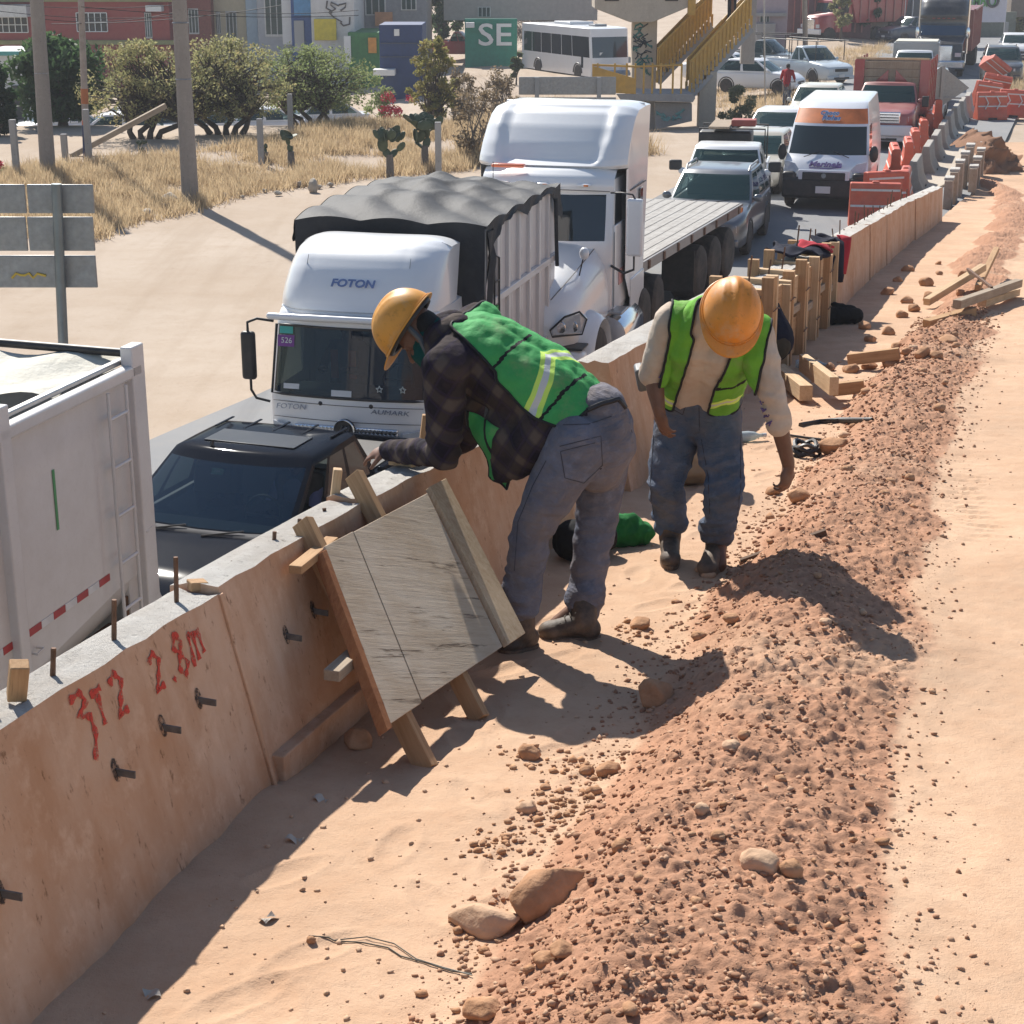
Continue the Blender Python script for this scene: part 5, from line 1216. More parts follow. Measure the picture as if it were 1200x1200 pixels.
# teal neck scarf round neck and lower face, dark hair at the nape, wristband
mb = MB(); cap(mb, NK + V(.01, 0, -.0), HD + (NK - HD) * .35, .082, .080); ell(mb, P1(0, .028, -.06), ((fw1.cross(up1)).normalized() * .078, fw1.normalized() * .085, up1.normalized() * .075), 12)
remesh(mb, 'neck_scarf', cloth('teal_scarf', (.008, .075, .07), .4), w1, .008, 4, .004, 20)
mb = MB(); cap(mb, NK + V(.05, -.02, .04), NK + V(-.02, -.06, .03), .075, .06); cap(mb, NK + V(.03, .08, .04), NK + V(-.02, .1, .03), .07, .06); remesh(mb, 'collar', PLAID, w1, .009, 4, .003, 16)
mb = MB(); d = (WA_ - EA).normalized(); cap(mb, WA_ - d * .005, WA_ + d * .02, .040, .036); remesh(mb, 'glove_cuff', cloth('grey_glove', (.42, .42, .43), .3), w1, .006, 3, .002, 30)
mb = MB(); mb.tube([P1(.083, -.02, .05), P1(.088, -.01, -.02), P1(.08, .03, -.08)], .012, 6); mb.tube([P1(-.083, -.02, .05), P1(-.088, -.01, -.02), P1(-.08, .03, -.08)], .012, 6); hs = mb.build('hat_strap', M('grey_strap', (.10, .105, .11), .7), w1, smooth=60); hs['kind'] = 'stuff'
mb = MB(); ell(mb, P1(0, -.045, -.005), ((fw1.cross(up1)).normalized() * .076, fw1.normalized() * .060, up1.normalized() * .075), 10); mb.build('hair', M('black_hair', (.012, .010, .009), .8, bump=.6, bscale=120), w1, smooth=60)
hard_hat(w1, P1(0, .0, .055), up1, fw1, hat_mat('yellow_hat', (.68, .30, .035)), 1.08)
# vest
ax1 = (CH - PEL).normalized(); bk = V(0, -.12, 1); bk = (bk - ax1 * bk.dot(ax1)).normalized(); sdv = ax1.cross(bk)
if sdv.dot(V(0, -1, 0)) < 0: sdv = -sdv
LT1 = (NK - PEL).dot(ax1)
def tor1(p):
    q = p - PEL; t = q.dot(ax1) / LT1; sp = PEL + ax1 * (t * LT1); 
    if t > .5: sp = PEL * 0 + (MID + (CH - MID) * 0) * 0 + sp
    r = p - sp; return t, r.dot(bk), r.dot(sdv)
def keep1(p):
    t, b, s = tor1(p); a = math.degrees(math.atan2(s, b))
    lim = 62 + 40 * max(0, .50 - abs(t - .36)) if t < .60 else 66 - (t - .60) * 34
    if t < .14: lim *= max(0, (t + .015) / .155) ** .5
    return .085 + .25 * max(0, abs(s) - .12) < t < 1.0 and -125 < a < lim and (p - SA).length > .03 and b > -.14 and abs(s) < .30 and not ((p - SA).dot(V(-.2, -.1, -1)) > .0 and t > .72 and s > .10)
def band1(p):
    t, b, s = tor1(p); return t * LT1 - .17 * math.sin(min(max(s, -.2), .2) * 9) * 0 + .55 * abs(s - .03)
def pip1(p):
    t, b, s = tor1(p); return 1.0 if (abs(t - .615 - .10 * s) < .0095 or abs(t - .235 - .1 * s) < .0095) and s > -.05 else 0.0
VG1 = vest_mat('green_vest', (.06, .36, .10), (.55, .78, .14), ((.30, .372), (.322, .350)))
vest_from(shirt1, 'safety_vest', VG1, w1, keep1, band1, pip1, .013, .008)
# front half of the vest hanging loose under the chest
def flap(u, v):
    a = J1(548, 482, .02); b = J1(586, 500, -.03); c = J1(592, 574, .0); d = J1(572, 556, .06)
    p = a * (1 - u) * (1 - v) + b * u * (1 - v) + c * u * v + d * (1 - u) * v; return p + V(.0, .03 * math.sin(u * 5 + v * 4), .0) + V(-.02 * math.sin(v * 6), 0, 0)
mb = MB(); mb.grid(flap, 14, 18); fl1 = weld(mb.build('vest_front', VG1, w1)); so = fl1.modifiers.new('t', 'SOLIDIFY'); so.thickness = .004
for nm_ in ('band', 'piping'): at = fl1.data.attributes.new(nm_, 'FLOAT', 'POINT'); at.data.foreach_set('value', [0.0] * len(fl1.data.vertices))
mb = MB(); mb.tube([flap(0, t) for t in np.linspace(0, 1, 9)] + [flap(t, 1) for t in np.linspace(.1, 1, 6)] + [flap(1, 1 - t) for t in np.linspace(.1, 1, 9)], .007, 6); mb.build('binding', BIND, fl1, smooth=60)
mb = MB(); mb.tube([flap(.55 + .1 * math.sin(t * 3), t) + V(0, -.006, 0) for t in np.linspace(0, 1, 9)], .006, 6); mb.build('binding', BIND, fl1, smooth=60)
# ---- worker facing the camera, stooping to reach the dirt ----
F2 = on_dirt(812, 662); Y2 = F2.y; O2 = V(F2.x, F2.y, F2.z)
w2 = thing('person', 'worker in cream long-sleeved shirt and blue jeans stooping to touch the dirt pile', 'person', tuple(F2))
def J2(px, py, dy): return at_y(px, py, Y2 + dy) - O2
HA, HB = J2(796, 490, .16), J2(840, 490, .10); KA, KB = J2(780, 566, .02), J2(849, 570, -.12); AA, AB = J2(785, 620, .16), J2(840, 632, .02)
PEL = J2(818, 472, .14); MID = J2(822, 440, .04); CH = J2(830, 402, -.14); NK = J2(846, 372, -.28)
SA, SB = J2(787, 377, -.16), J2(885, 392, -.20); EA, EB = J2(765, 438, -.08), J2(905, 462, -.26); WA_, WB_ = J2(772, 480, -.14), J2(924, 545, -.22)
HD = J2(855, 372, -.44)
DEN2 = denim('blue_denim', (.085, .125, .20), (.22, .18, .145), .50)
mb = MB()
for h, k, a in ((HA, KA, AA), (HB, KB, AB)):
    m = h * .5 + k * .5; cap(mb, h, m, .118, .105); cap(mb, m, k, .105, .088); c = k * .5 + a * .5; cap(mb, k, c, .088, .084); cap(mb, c, a + V(0, 0, .05), .084, .080); cap(mb, a + V(0, 0, .09), a + V(0, 0, .045), .080, .086)
cap(mb, HA, HB, .125, .125); cap(mb, HA * .5 + PEL * .5, HB * .5 + PEL * .5, .125, .125); cap(mb, J2(800, 462, .12), J2(842, 462, .10), .12, .12)
tr2 = remesh(mb, 'trousers', DEN2, w2, .010, 5, .0045, 8, folds=[(KA, .2, .010, 75, V(.5, 0, 1)), (KB, .2, .011, 75, V(-.5, 0, 1)), (AA + V(0, 0, .08), .18, .015, 90, V(.4, 0, 1)), (AB + V(0, 0, .08), .18, .015, 90, V(-.3, 0, 1)), (HA * .5 + HB * .5 + V(0, -.1, -.08), .22, .010, 65, V(.6, 0, 1))])
boot('boot', AA + V(0, .0, -.04), J2(786, 664, -.10), J2(784, 645, .20), w2, BOOT, SOLE); boot('boot', AB + V(0, 0, -.04), J2(826, 672, -.22), J2(842, 655, .07), w2, BOOT, SOLE)
for nm, pl in (('fly_seam', [(819, 476), (820, 510)]), ('pocket_seam', [(786, 478), (800, 486), (804, 474)]), ('pocket_seam', [(856, 478), (842, 488), (836, 474)]), ('side_seam', [(766, 510), (762, 570), (768, 620)]), ('side_seam', [(868, 510), (868, 570), (862, 620)]), ('inner_seam', [(818, 515), (806, 560), (806, 610)]), ('inner_seam', [(822, 515), (830, 560), (832, 610)])): seam(tr2, O2, pl, .0022, STITCH, nm)
CREAM = cloth('cream_shirt', (.56, .48, .40), .14, (.42, .27, .18), .5)
mb = MB(); lat = (SB - SA).normalized()
for a, b, ra, rb in ((PEL + (MID - PEL) * .2, MID, .125, .14), (MID, CH, .14, .145), (CH, NK, .14, .085)):
    for k in (-1, 1): cap(mb, a + lat * .075 * k, b + lat * .065 * k, ra * .95, rb * .95)
cap(mb, SA, SB, .088, .088)
for s_, e_, w_, cut in ((SA, EA, WA_, .0), (SB, EB, WB_, .42)):
    cap(mb, s_, s_ * .5 + e_ * .5, .088, .076); cap(mb, s_ * .5 + e_ * .5, e_, .076, .066)
    if cut: c = e_ * (1 - cut) + w_ * cut; cap(mb, e_, c, .064, .058); cap(mb, c - (c - e_).normalized() * .02, c, .060, .060)
shirt2 = remesh(mb, 'shirt', CREAM, w2, .009, 5, .004, 9, folds=[(EB, .18, .009, 85, V(.2, 0, 1)), (SA, .18, .008, 70, V(.8, 0, -.5)), (CH + V(0, -.12, -.05), .25, .008, 55, V(.3, 0, 1)), (SB * .5 + EB * .5, .16, .008, 85, V(.2, 0, 1))])
mb = MB(); up2 = V(.06, -.72, .58); fw2 = V(-.10, -.45, -.88)
P2 = head(mb, HD, up2, fw2, 1.0); cap(mb, NK, HD + (NK - HD) * .3, .060, .058); cap(mb, CH, NK, .08, .06); cap(mb, PEL, CH, .08, .08); cap(mb, SA, SB, .055, .055); cap(mb, HA, HB, .08, .08)
for h, k, a in ((HA, KA, AA), (HB, KB, AB)): cap(mb, h, k, .085, .06); cap(mb, k, a, .06, .045); cap(mb, a, a + V(0, -.12, -.09), .045, .04)
for s_, e_, w_ in ((SA, EA, WA_), (SB, EB, WB_)): cap(mb, s_, e_, .052, .046); cap(mb, e_, e_ * .55 + w_ * .45, .046, .044); cap(mb, e_ * .55 + w_ * .45, w_, .044, .031)
hand(mb, WA_, V(.28, -.05, -1), V(.75, .5, .1), -1, .30, 1.02); hand(mb, WB_, V(-.12, -.15, -1), V(-.55, .6, -.1), 1, .55, 1.02)
remesh(mb, 'body', SKIN, w2, .006, 3)
mb = MB(); ell(mb, P2(0, .045, -.075), ((fw2.cross(up2)).normalized() * .060, fw2.normalized() * .050, up2.normalized() * .045), 10); ell(mb, P2(0, .082, -.058), ((fw2.cross(up2)).normalized() * .035, fw2.normalized() * .016, up2.normalized() * .010), 8)
for k in (-1, 1): cap(mb, P2(k * .066, .02, -.01), P2(k * .055, .05, -.07), .016, .018, 8)
remesh(mb, 'beard', M('dark_beard', (.03, .022, .018), .9, bump=.8, bscale=140), w2, .005, 2, .003, 40)
hard_hat(w2, P2(0, .0, .05), up2, fw2, hat_mat('orange_hat', (.74, .27, .03)), 1.10)
# open-fronted vest
ax2 = (NK - PEL).normalized(); LT2 = (NK - PEL).length; lt2 = (lat - ax2 * lat.dot(ax2)).normalized(); ft2 = ax2.cross(lt2)
if ft2.dot(V(0, -1, -.2)) < 0: ft2 = -ft2
def tor2(p):
    q = p - PEL; return q.dot(ax2) / LT2, q.dot(lt2), (q - ax2 * q.dot(ax2)).dot(ft2)
def keep2(p):
    t, x, f = tor2(p)
    if t < .06 or t > 1.12 or abs(x) > .262 - .03 * (t > .8): return False
    if (x > .225 or x < -.215) and t < .95 and f > -.1: 
        if (p - EB).length < .30 or (p - EA).length < .30: return False
    if f > -.02:
        gap = (-.125 + .02 * t, .045 + .085 * max(0, (t - .45))) if t < .92 else (-.13, .12)
        if gap[0] < x < gap[1]: return False
        if x > 0 and t < .12: return False
    return True
def band2(p):
    t, x, f = tor2(p); return (t * .45 + .35 * abs(x - .12)) if x > 0 else t * .45 + .06
def pip2(p):
    t, x, f = tor2(p); return 1.0 if (abs(t - .46) < .014 and x > .03 and f > 0) else 0.0
VG2 = vest_mat('lime_vest', (.17, .46, .045), (.62, .82, .16), ((.115, .15), (.128, .138)))
vest_from(shirt2, 'safety_vest', VG2, w2, keep2, band2, pip2, .014, .006)
mb = MB(); d = (J2(742, 438, -.02) - J2(752, 440, .1)); ob = rbox('phone_case', J2(751, 442, .12), (.05, .10, .12), M('grey_case', (.12, .12, .125), .5), w2, .015, rot=(R(10), R(-12), 0))
# faded purple print down both sleeves
INK = M('faded_purple_print', (.13, .09, .24), .9, var=.4, scale=30)
def sleeve_print(a, b, rad, side, n, nm):
    a = V(*a); b = V(*b); d = (b - a).normalized(); view = (-O2 + V(0, 0, HC) - a); view = (view - d * view.dot(d)).normalized(); sd = d.cross(view) * side; mb = MB()
    random.seed(5)
    for k in range(n):
        c = a + (b - a) * ((k + .5) / n); u = (view * .75 + sd * .66).normalized(); w_ = d.cross(u); ln = (b - a).length / n * .8; c = c + u * rad
        for q in range(3):
            p0 = c + d * random.uniform(-.5, .5) * ln + w_ * random.uniform(-.02, .02); p1 = c + d * random.uniform(-.5, .5) * ln + w_ * random.uniform(-.024, .024); mb.tube([p0, (p0 + p1) / 2 + u * .002, p1], .0042, 4)
    o = mb.build('sleeve_print', INK, w2); o['kind'] = 'stuff'
sleeve_print(SB * .55 + EB * .45, EB * .62 + WB_ * .38, .069, 1, 9, 'r'); sleeve_print(SA * .6 + EA * .4, EA * .95 + SA * .05, .076, -1, 4, 'l')
# ---- person crouched behind, dark jacket, by the timber forms ----
F3 = on_dirt(908, 440); O3 = V(*F3); w3 = thing('person', 'crouching person in navy clothes seen from behind beside the timber formwork', 'person', tuple(F3))
Y3 = F3.y
def J3(px, py, dy): return at_y(px, py, Y3 + dy) - O3
mb = MB(); NAVY = cloth('navy_cloth', (.012, .014, .03), .3)
B_, N_ = J3(903, 398, .05), J3(893, 366, .25)
cap(mb, B_, N_, .20, .16); cap(mb, N_, J3(880, 362, .3), .14, .12); jk = remesh(mb, 'jacket', NAVY, w3, .014, 5, .006, 9)
mb = MB()
for k, (h, kn, a) in enumerate(((J3(908, 404, -.02), J3(890, 402, .45), J3(900, 428, .1)), (J3(905, 404, .25), J3(882, 402, .55), J3(890, 425, .3)))): cap(mb, h, kn, .14, .10); cap(mb, kn, a, .10, .08)
remesh(mb, 'trousers', cloth('olive_trousers', (.06, .05, .035), .3), w3, .014, 5, .005, 9)
mb = MB(); P3 = head(mb, J3(872, 352, .42), V(-.5, .3, .8), V(-.7, .6, -.4)); cap(mb, N_, J3(876, 356, .4), .06, .055); cap(mb, B_, N_, .12, .12)
for sg in (0, 1): cap(mb, N_, J3(872, 395, .3 + .2 * sg), .06, .05)
hand(mb, J3(872, 398, .3), V(-.5, .3, -.8), V(0, .5, -1), 1, .4); hand(mb, J3(868, 396, .55), V(-.5, .3, -.8), V(0, .5, -1), -1, .4)
remesh(mb, 'body', SKIN, w3, .01, 3)
for k, dy in ((0, -.02), (1, .25)): boot('boot', J3(902, 428, dy) , J3(890, 440, dy + .15), J3(910, 440, dy - .05), w3, BOOT, SOLE)
# ---------------- queue of traffic behind ----------------
SILV = paint('silver_grey_paint', (.17, .18, .195), .28, .12, .5); BEIG = paint('beige_paint', (.48, .45, .38), .3, .15); DGRN = paint('dark_green_paint', (.03, .05, .05), .3, .15)
CREAMP = paint('cream_paint', (.62, .60, .52), .35, .12); BLUG = paint('blue_grey_paint', (.25, .31, .38), .3, .12, .3); REDP = paint('red_paint', (.36, .035, .035), .35, .2); PINK = paint('faded_red_paint', (.30, .065, .06), .45, .25)
BLUD = paint('dark_blue_paint', (.02, .035, .07), .3, .15); GRYP = paint('grey_paint', (.28, .29, .30), .35, .15)
G_Q = 'vehicles queueing on the road'
car('sport_utility_vehicle', 'dark silver-grey crossover with roof rails right behind the empty flatbed', 'car', place(838, 207, 1.56, 1.75, .28), yaw(.28), SILV, L=4.45, W=1.82, H=1.64, belt=1.05, hood=.98, hoodl=1.15, ws=.75, roofend=3.6, rearend=4.3, wr=.35, nose=.78, rails=True, group=G_Q, sidemid=(.4, .72), chrome=True)
pb = car('pickup_truck', 'white pickup with black mirrors and a loaded bed rack behind the silver-grey crossover', 'pickup', place(851, 178, 1.64, 1.8, .2), yaw(.2), WHT, L=4.9, W=1.86, H=1.72, belt=1.08, hood=1.0, hoodl=1.25, ws=.65, roofend=3.1, rearend=3.35, style='pickup', wr=.38, nose=.9, group=G_Q, chrome=True)
for s in (-1, 1): rbox('tow_mirror', (s * 1.16, 1.55, 1.28), (.3, .12, .24), BLK, pb, .04)
def rack_pickup(label, pos, rz, pm, load=True, **kw):
    o = car('pickup_truck', label, 'pickup', pos, rz, pm, L=5.2, W=1.85, H=1.75, belt=1.08, hood=1.0, hoodl=1.25, ws=.7, roofend=2.6, rearend=2.85, style='pickup', wr=.36, nose=.82, **kw)
    mb = MB()
    for s in (-1, 1):
        for y in (.9, 2.9, 4.9): mb.tube([(s * .88, y, 1.1), (s * .88, y, 2.02)], .025, 6)
        mb.tube([(s * .88, .6, 2.02), (s * .88, 5.1, 2.02)], .025, 6)
    for y in (.9, 2.9, 4.9): mb.tube([(-.88, y, 2.02), (.88, y, 2.02)], .022, 6)
    mb.build('ladder_rack', BLK, o, smooth=60)['kind'] = 'stuff'
    if load:
        rbox('rack_plank', (-.3, 2.6, 2.07), (.5, 3.4, .06), WOODG, o, .01); rbox('rack_crate', (.15, 1.9, 2.22), (.7, .6, .28), M('red_crate', (.35, .08, .06), .6), o, .03); rbox('rack_plank', (.5, 3.0, 2.08), (.2, 3.6, .08), WOODL, o, .01)
    return o
for y in (3.5, 4.7): MB().tube([(-.8, y, 1.0), (-.8, y, 1.95), (.8, y, 1.95), (.8, y, 1.0)], .025, 6).build('rack_hoop', BLK, pb, smooth=60)
rbox('rack_plank', (-.3, 4.1, 2.0), (.5, 1.9, .05), WOODG, pb, .01); rbox('rack_crate', (.25, 4.0, 2.06), (.6, .5, .16), M('red_crate', (.35, .08, .06), .6), pb, .03); rbox('rack_load', (-.2, 4.3, 1.6), (1.3, 1.0, .5), BLK, pb, .08)
car('car', 'beige car between the white pickup and the orange-topped van', 'car', place(885, 162, 1.40, 1.55, .3), yaw(.3), BEIG, L=4.1, W=1.7, H=1.5, group=G_Q, rearend=4.0, roofend=3.3)
car('car', 'small white car half hidden by the left side of the orange-topped van', 'car', place(911, 133, 1.38, 1.6, .32), yaw(.32), WHT, L=4.0, W=1.66, H=1.45, group=G_Q, rearend=3.9, roofend=3.2)
car('car', 'cream-roofed car between the van roof and the red stake truck', 'car', place(958, 104, 1.45, 1.6, .31), yaw(.31), CREAMP, L=4.4, W=1.74, H=1.52, group=G_Q, rearend=4.1, roofend=3.3)
# delivery van
sl = .27; vp = place(963, 250, .0, 0, sl)
van = thing('delivery_van', 'white high-roof delivery van with orange panel over the windscreen and black bumper', 'van', vp, yaw(sl), G_Q)
VW = paint('van_white', (.72, .74, .78), .3, .12); ORG = M('orange_print', (.72, .20, .05), .45, var=.25, scale=2.5)
lv = [.28, .55, .80, 1.0, 1.22, 1.30, 1.62, 1.94, 2.0, 2.34, 2.46]
def vf(z): return float(np.interp(z, [.28, .6, .9, 1.0, 1.25, 1.95, 2.05, 2.35, 2.46], [.06, .0, .02, .10, .45, 1.02, 1.10, 1.42, 1.62]))
cb, wm = shell(lv, vf, lambda z: 5.5, lambda z: float(np.interp(z, [.28, .6, 1.1, 1.95, 2.46], [.98, 1.02, 1.02, .93, .84])), [-1, -.985, -.95, -.9, -.6, -.3, 0, .3, .6, .9, .95, .985, 1], [0, .04, .24, .27, .95, 1], .14, .12,
               [('windscreen', 'front', 5, 7, 2, 10), ('side_window', 'left', 5, 7, 1, 2), ('side_window', 'right', 5, 7, 1, 2), ('roof_panel', 'front', 8, 9, 1, 11), ('lower_cladding', 'front', 0, 2, 0, 12)], .03, .01, .06)
cb.build('body', VW, van, smooth=45)
for key, m in wm.items(): weld(m.build(key[0], ORG if key[0] == 'roof_panel' else BLK if key[0] == 'lower_cladding' else glass('van_glass', (.015, .025, .022), .05), van))
rbox('bumper', (0, .02, .55), (2.02, .22, .50), BLK, van, .08)
for s in (-1, 1):
    rbox('bumper_corner', (s * .85, .06, .72), (.34, .22, .42), BLK, van, .08)
    lens_panel('headlight', [(s * 1.0, .24, 1.18), (s * .74, .16, 1.12), (s * .62, .07, .98), (s * .70, .06, .90), (s * .98, .16, .95)], LAMP, van, .06)
    mirror_arm(van, s * 1.0, .75, 1.32, s, BLK, (.22, .14, .42)); wheel(van, s * .90, .95, .35, .24, s, STL); wheel(van, s * .90, 4.5, .35, .24, s, STL)
    mb = MB(); mb.tube([(s * .55, .40, 1.25), (s * .05, .62, 1.42)], .011, 5); mb.build('wiper', BLK, van)
rbox('grille_frame', (0, -.055, .84), (1.24, .05, .30), VW, van, .04); rbox('grille', (0, -.075, .84), (1.04, .05, .20), BLK, van, .03); MB().lathe([(.001, -.01), (.06, -.01), (.06, .02), (.001, .02)], axis='y', n=20).build('badge', CHR, van, loc=(0, -.105, .86), smooth=40)
rbox('number_plate', (0, -.11, .52), (.36, .012, .17), PLATE, van, .004)
PUR = M('purple_print', (.10, .06, .22), .5); tilt = math.atan2(.57, .7)
text('Marinela', .21, PUR, van, (0, .16, 1.105), (R(44), 0, 0), .012, shear=.25, width=.80, offset=.006); mb = MB(); mb.tube([(-.38, .10, 1.02), (.1, .085, 1.015), (.40, .13, 1.05)], .014, 6); mb.build('lettering_underline', PUR, van)
for j, s_ in enumerate(('Choco', 'Roles')): 
    text(s_, .17, M('print_white', (.75, .77, .8), .5), van, (-.05 + .05 * j, 1.17 + .10 * (1 - j) , 2.235 - .115 * j), (R(47), 0, R(-2)), .012, shear=.2, width=.46, offset=.014); text(s_, .17, M('print_blue', (.10, .22, .50), .5), van, (-.05 + .05 * j, 1.155 + .10 * (1 - j), 2.245 - .115 * j), (R(47), 0, R(-2)), .012, shear=.2, width=.46)
# red stake-bed truck
sl = .30; rp = place(1031, 178, 0, 0, sl)
st = car('stake_truck', 'faded red stake-bed truck with wooden board front behind the van', 'truck', rp, yaw(sl), PINK, L=6.6, W=2.02, H=1.98, belt=1.36, hood=1.28, hoodl=1.35, ws=.6, roofend=2.45, rearend=2.7, style='pickup', wr=.42, nose=1.12, chrome=True, bumper=WHT, group=G_Q)
rbox('chrome_grille', (0, -.03, 1.02), (1.15, .06, .36), CHR, st, .03); rbox('front_bumper', (0, -.06, .62), (1.95, .2, .34), WHT, st, .05)
for k in range(3): rbox('grille_bar', (0, -.065, .93 + k * .09), (1.05, .02, .03), BLK, st, .006)
zb_, bw = .98, 1.18
for s in (-1, 1):
    for k in range(6): rbox('side_board', (s * bw, 4.75, zb_ + .12 + k * .26), (.04, 3.9, .22), WOODG if k % 2 else REDP, st, .008)
    for k in range(5): rbox('stake', (s * (bw + .03), 2.85 + k * .95, zb_ + .8), (.06, .09, 1.7), REDP, st, .008)
for k in range(5): rbox('front_board', (0, 2.83, zb_ + .45 + k * .26), (bw * 2, .04, .23), WOODG, st, .008)
for s in (-1, 1):
    rbox('corner_post', (s * (bw - .12), 2.79, zb_ + .8), (.3, .06, 1.75), REDP, st, .01)
    mb = MB(); mb.add([V(s * .12, 2.785, zb_ + 1.35), V(s * .12, 2.785, zb_ + .95), V(s * .62, 2.785, zb_ + .88)], [(0, 1, 2)]); tb = mb.build('red_triangle', REDP, st); tb.modifiers.new('t', 'SOLIDIFY').thickness = .01
rbox('top_rail', (0, 2.80, zb_ + 1.70), (bw * 2, .07, .07), WOODL, st, .01); rbox('bed_floor', (0, 4.8, zb_ - .08), (bw * 2, 4.0, .12), BLK, st, .01); rbox('rear_board', (0, 6.7, zb_ + .75), (bw * 2, .05, 1.5), WOODG, st, .01)
for s in (-1, 1): rbox('tow_mirror', (s * 1.22, 1.6, 1.42), (.22, .12, .34), BLK, st, .03)
# small cars and pickups beyond
car('car', 'blue-grey small car nearest the row of concrete barriers', 'car', place(1083, 100, 1.40, 1.6, .28), yaw(.28), BLUG, L=4.0, W=1.68, H=1.46, group=G_Q, rearend=3.9, roofend=3.2)
car('car', 'pale blue sedan behind the blue-grey small car', 'car', place(1090, 84, 1.38, 1.7, .28), yaw(.28), paint('pale_blue_paint', (.5, .56, .6), .3, .1), L=4.4, W=1.7, H=1.44, group=G_Q, style='sedan', roofend=2.9, rearend=3.5)
pk = car('pickup_truck', 'white pickup in front of the black tractor, beside the red stake truck', 'pickup', place(1072, 63, 1.7, 1.9, .27), yaw(.27), WHT, L=5.3, W=1.9, H=1.78, belt=1.12, hood=1.04, hoodl=1.3, ws=.7, roofend=2.6, rearend=2.9, style='pickup', wr=.37, nose=.85, group=G_Q)
rbox('cargo_body', (0, 4.2, 1.55), (2.05, 2.5, 1.05), GRYP, pk, .03); rbox('cargo_cover', (0, 4.2, 2.10), (1.9, 2.3, .08), M('pale_tarp', (.62, .60, .52), .75), pk, .03)
# black tractor with red trailer
sl = .26; bp = place(1100, 92, 0, 0, sl); BKT = paint('black_truck_paint', (.018, .02, .024), .3, .22)
bt = thing('tractor_truck', 'black tractor truck with tall roof fairing and blue windscreen band pulling a red trailer', 'truck', bp, yaw(sl), G_Q)
lv = [.5, 1.0, 1.6, 1.9, 1.98, 2.45, 2.55, 2.75]
cb, wm = shell(lv, lambda z: float(np.interp(z, [.5, 1.55, 1.9, 2.6, 2.75], [.0, .02, 1.5, 1.85, 1.8])), lambda z: 3.9, lambda z: float(np.interp(z, [.5, 1.6, 1.9, 2.75], [1.05, 1.05, 1.15, 1.18])), [-1, -.985, -.95, -.9, -.45, 0, .45, .9, .95, .985, 1], [0, .1, .4, .6, 1], .16, .10, [('windscreen', 'front', 4, 5, 2, 8), ('side_window', 'right', 4, 5, 1, 2), ('side_window', 'left', 4, 5, 1, 2)], .02, .01, .05)
cb.build('cab', BKT, bt, smooth=45); glaze(wm, glass('blue_band_glass', (.015, .05, .10), .08), bt)
def slp(u, v):
    x = u * 2 - 1; pr = [(1.85, 2.72), (1.80, 2.95), (2.0, 3.3), (2.35, 3.65), (2.8, 3.88), (3.9, 3.9)]; k = v * 5; i = min(int(k), 4); t = k - i
    e = abs(x) ** 8; return V(x * 1.18, pr[i][0] * (1 - t) + pr[i + 1][0] * t + .12 * x * x + .25 * e, pr[i][1] * (1 - t) + pr[i + 1][1] * t - .12 * e * v)
mb = MB(); mb.grid(slp, 30, 20); weld(mb.build('roof_fairing', BKT, bt))
for s, u in ((-1, 0), (1, 1)):
    pts = [slp(u, j / 20) for j in range(21)]; pts += [V(s * 1.18, 3.9, 2.6), V(s * 1.18, 2.2, 2.6)]; mb = MB(); mb.add(pts, [tuple(range(len(pts)))]); mb.build('fairing_side', BKT, bt)
    mirror_arm(bt, s * 1.15, 1.7, 2.1, s, CHR, (.2, .1, .6)); wheel(bt, s * 1.0, .9, .5, .3, s, CHR); wheel(bt, s * .95, 4.6, .5, .5, s, STL)
    lens_panel('headlight', [(s * 1.0, -.01, 1.2), (s * .7, -.02, 1.2), (s * .7, -.02, 1.0), (s * 1.0, -.01, 1.0)], LAMP, bt, .05); MB().tube([(s * 1.22, 3.2, 1.0), (s * 1.22, 3.2, 3.7)], .07, 10).build('exhaust_stack', CHR, bt, smooth=60)
for k in range(5): rbox('marker_lamp', (-.5 + k * .25, 1.84, 2.80), (.14, .05, .05), AMB if False else M('dim_red_lamp', (.3, .06, .05), .4), bt, .01)
rbox('bumper', (0, .05, .62), (2.4, .3, .42), CHR, bt, .08); rbox('grille', (0, -.02, 1.15), (1.1, .06, .8), CHR, bt, .04)
tr = V(sl, 1, 0).normalized(); nn_ = V(tr.y, -tr.x, 0); tpz = bp + tr * 4.3 + nn_ * .25
rt_ = thing('dump_trailer', 'faded red high-sided trailer behind the black tractor truck', 'trailer', tuple(tpz), yaw(sl + .05), G_Q)
rbox('tub', (0, 4.6, 2.1), (2.5, 8.6, 2.1), PINK, rt_, .04)
for k in range(7):
    for s in (-1, 1): rbox('side_rib', (s * 1.27, .6 + k * 1.3, 2.1), (.06, .12, 2.0), PINK, rt_, .01)
for s in (-1, 1): 
    for y in (6.3, 7.6): wheel(rt_, s * .95, y, .5, .5, s, STL)
rbox('top_rail', (1.26, 4.6, 3.15), (.1, 8.6, .1), PINK, rt_, .02)
# right-hand lanes
car('sport_utility_vehicle', 'dark grey sport utility vehicle facing us by the orange barriers at right', 'car', place(1176, 59, 1.56, 1.75, .22), yaw(.22), paint('charcoal_paint', (.05, .055, .06), .3, .15), L=4.5, W=1.85, H=1.68, belt=1.05, hood=1.0, hoodl=1.2, ws=.75, roofend=3.7, rearend=4.3, wr=.36, nose=.82, group=G_Q, rails=True)
car('car', 'white car at the right edge behind the dark grey one', 'car', place(1192, 42, 1.42, 1.7, .22), yaw(.22), WHT, L=4.4, W=1.75, H=1.5, group=G_Q, rearend=4.1, roofend=3.4)
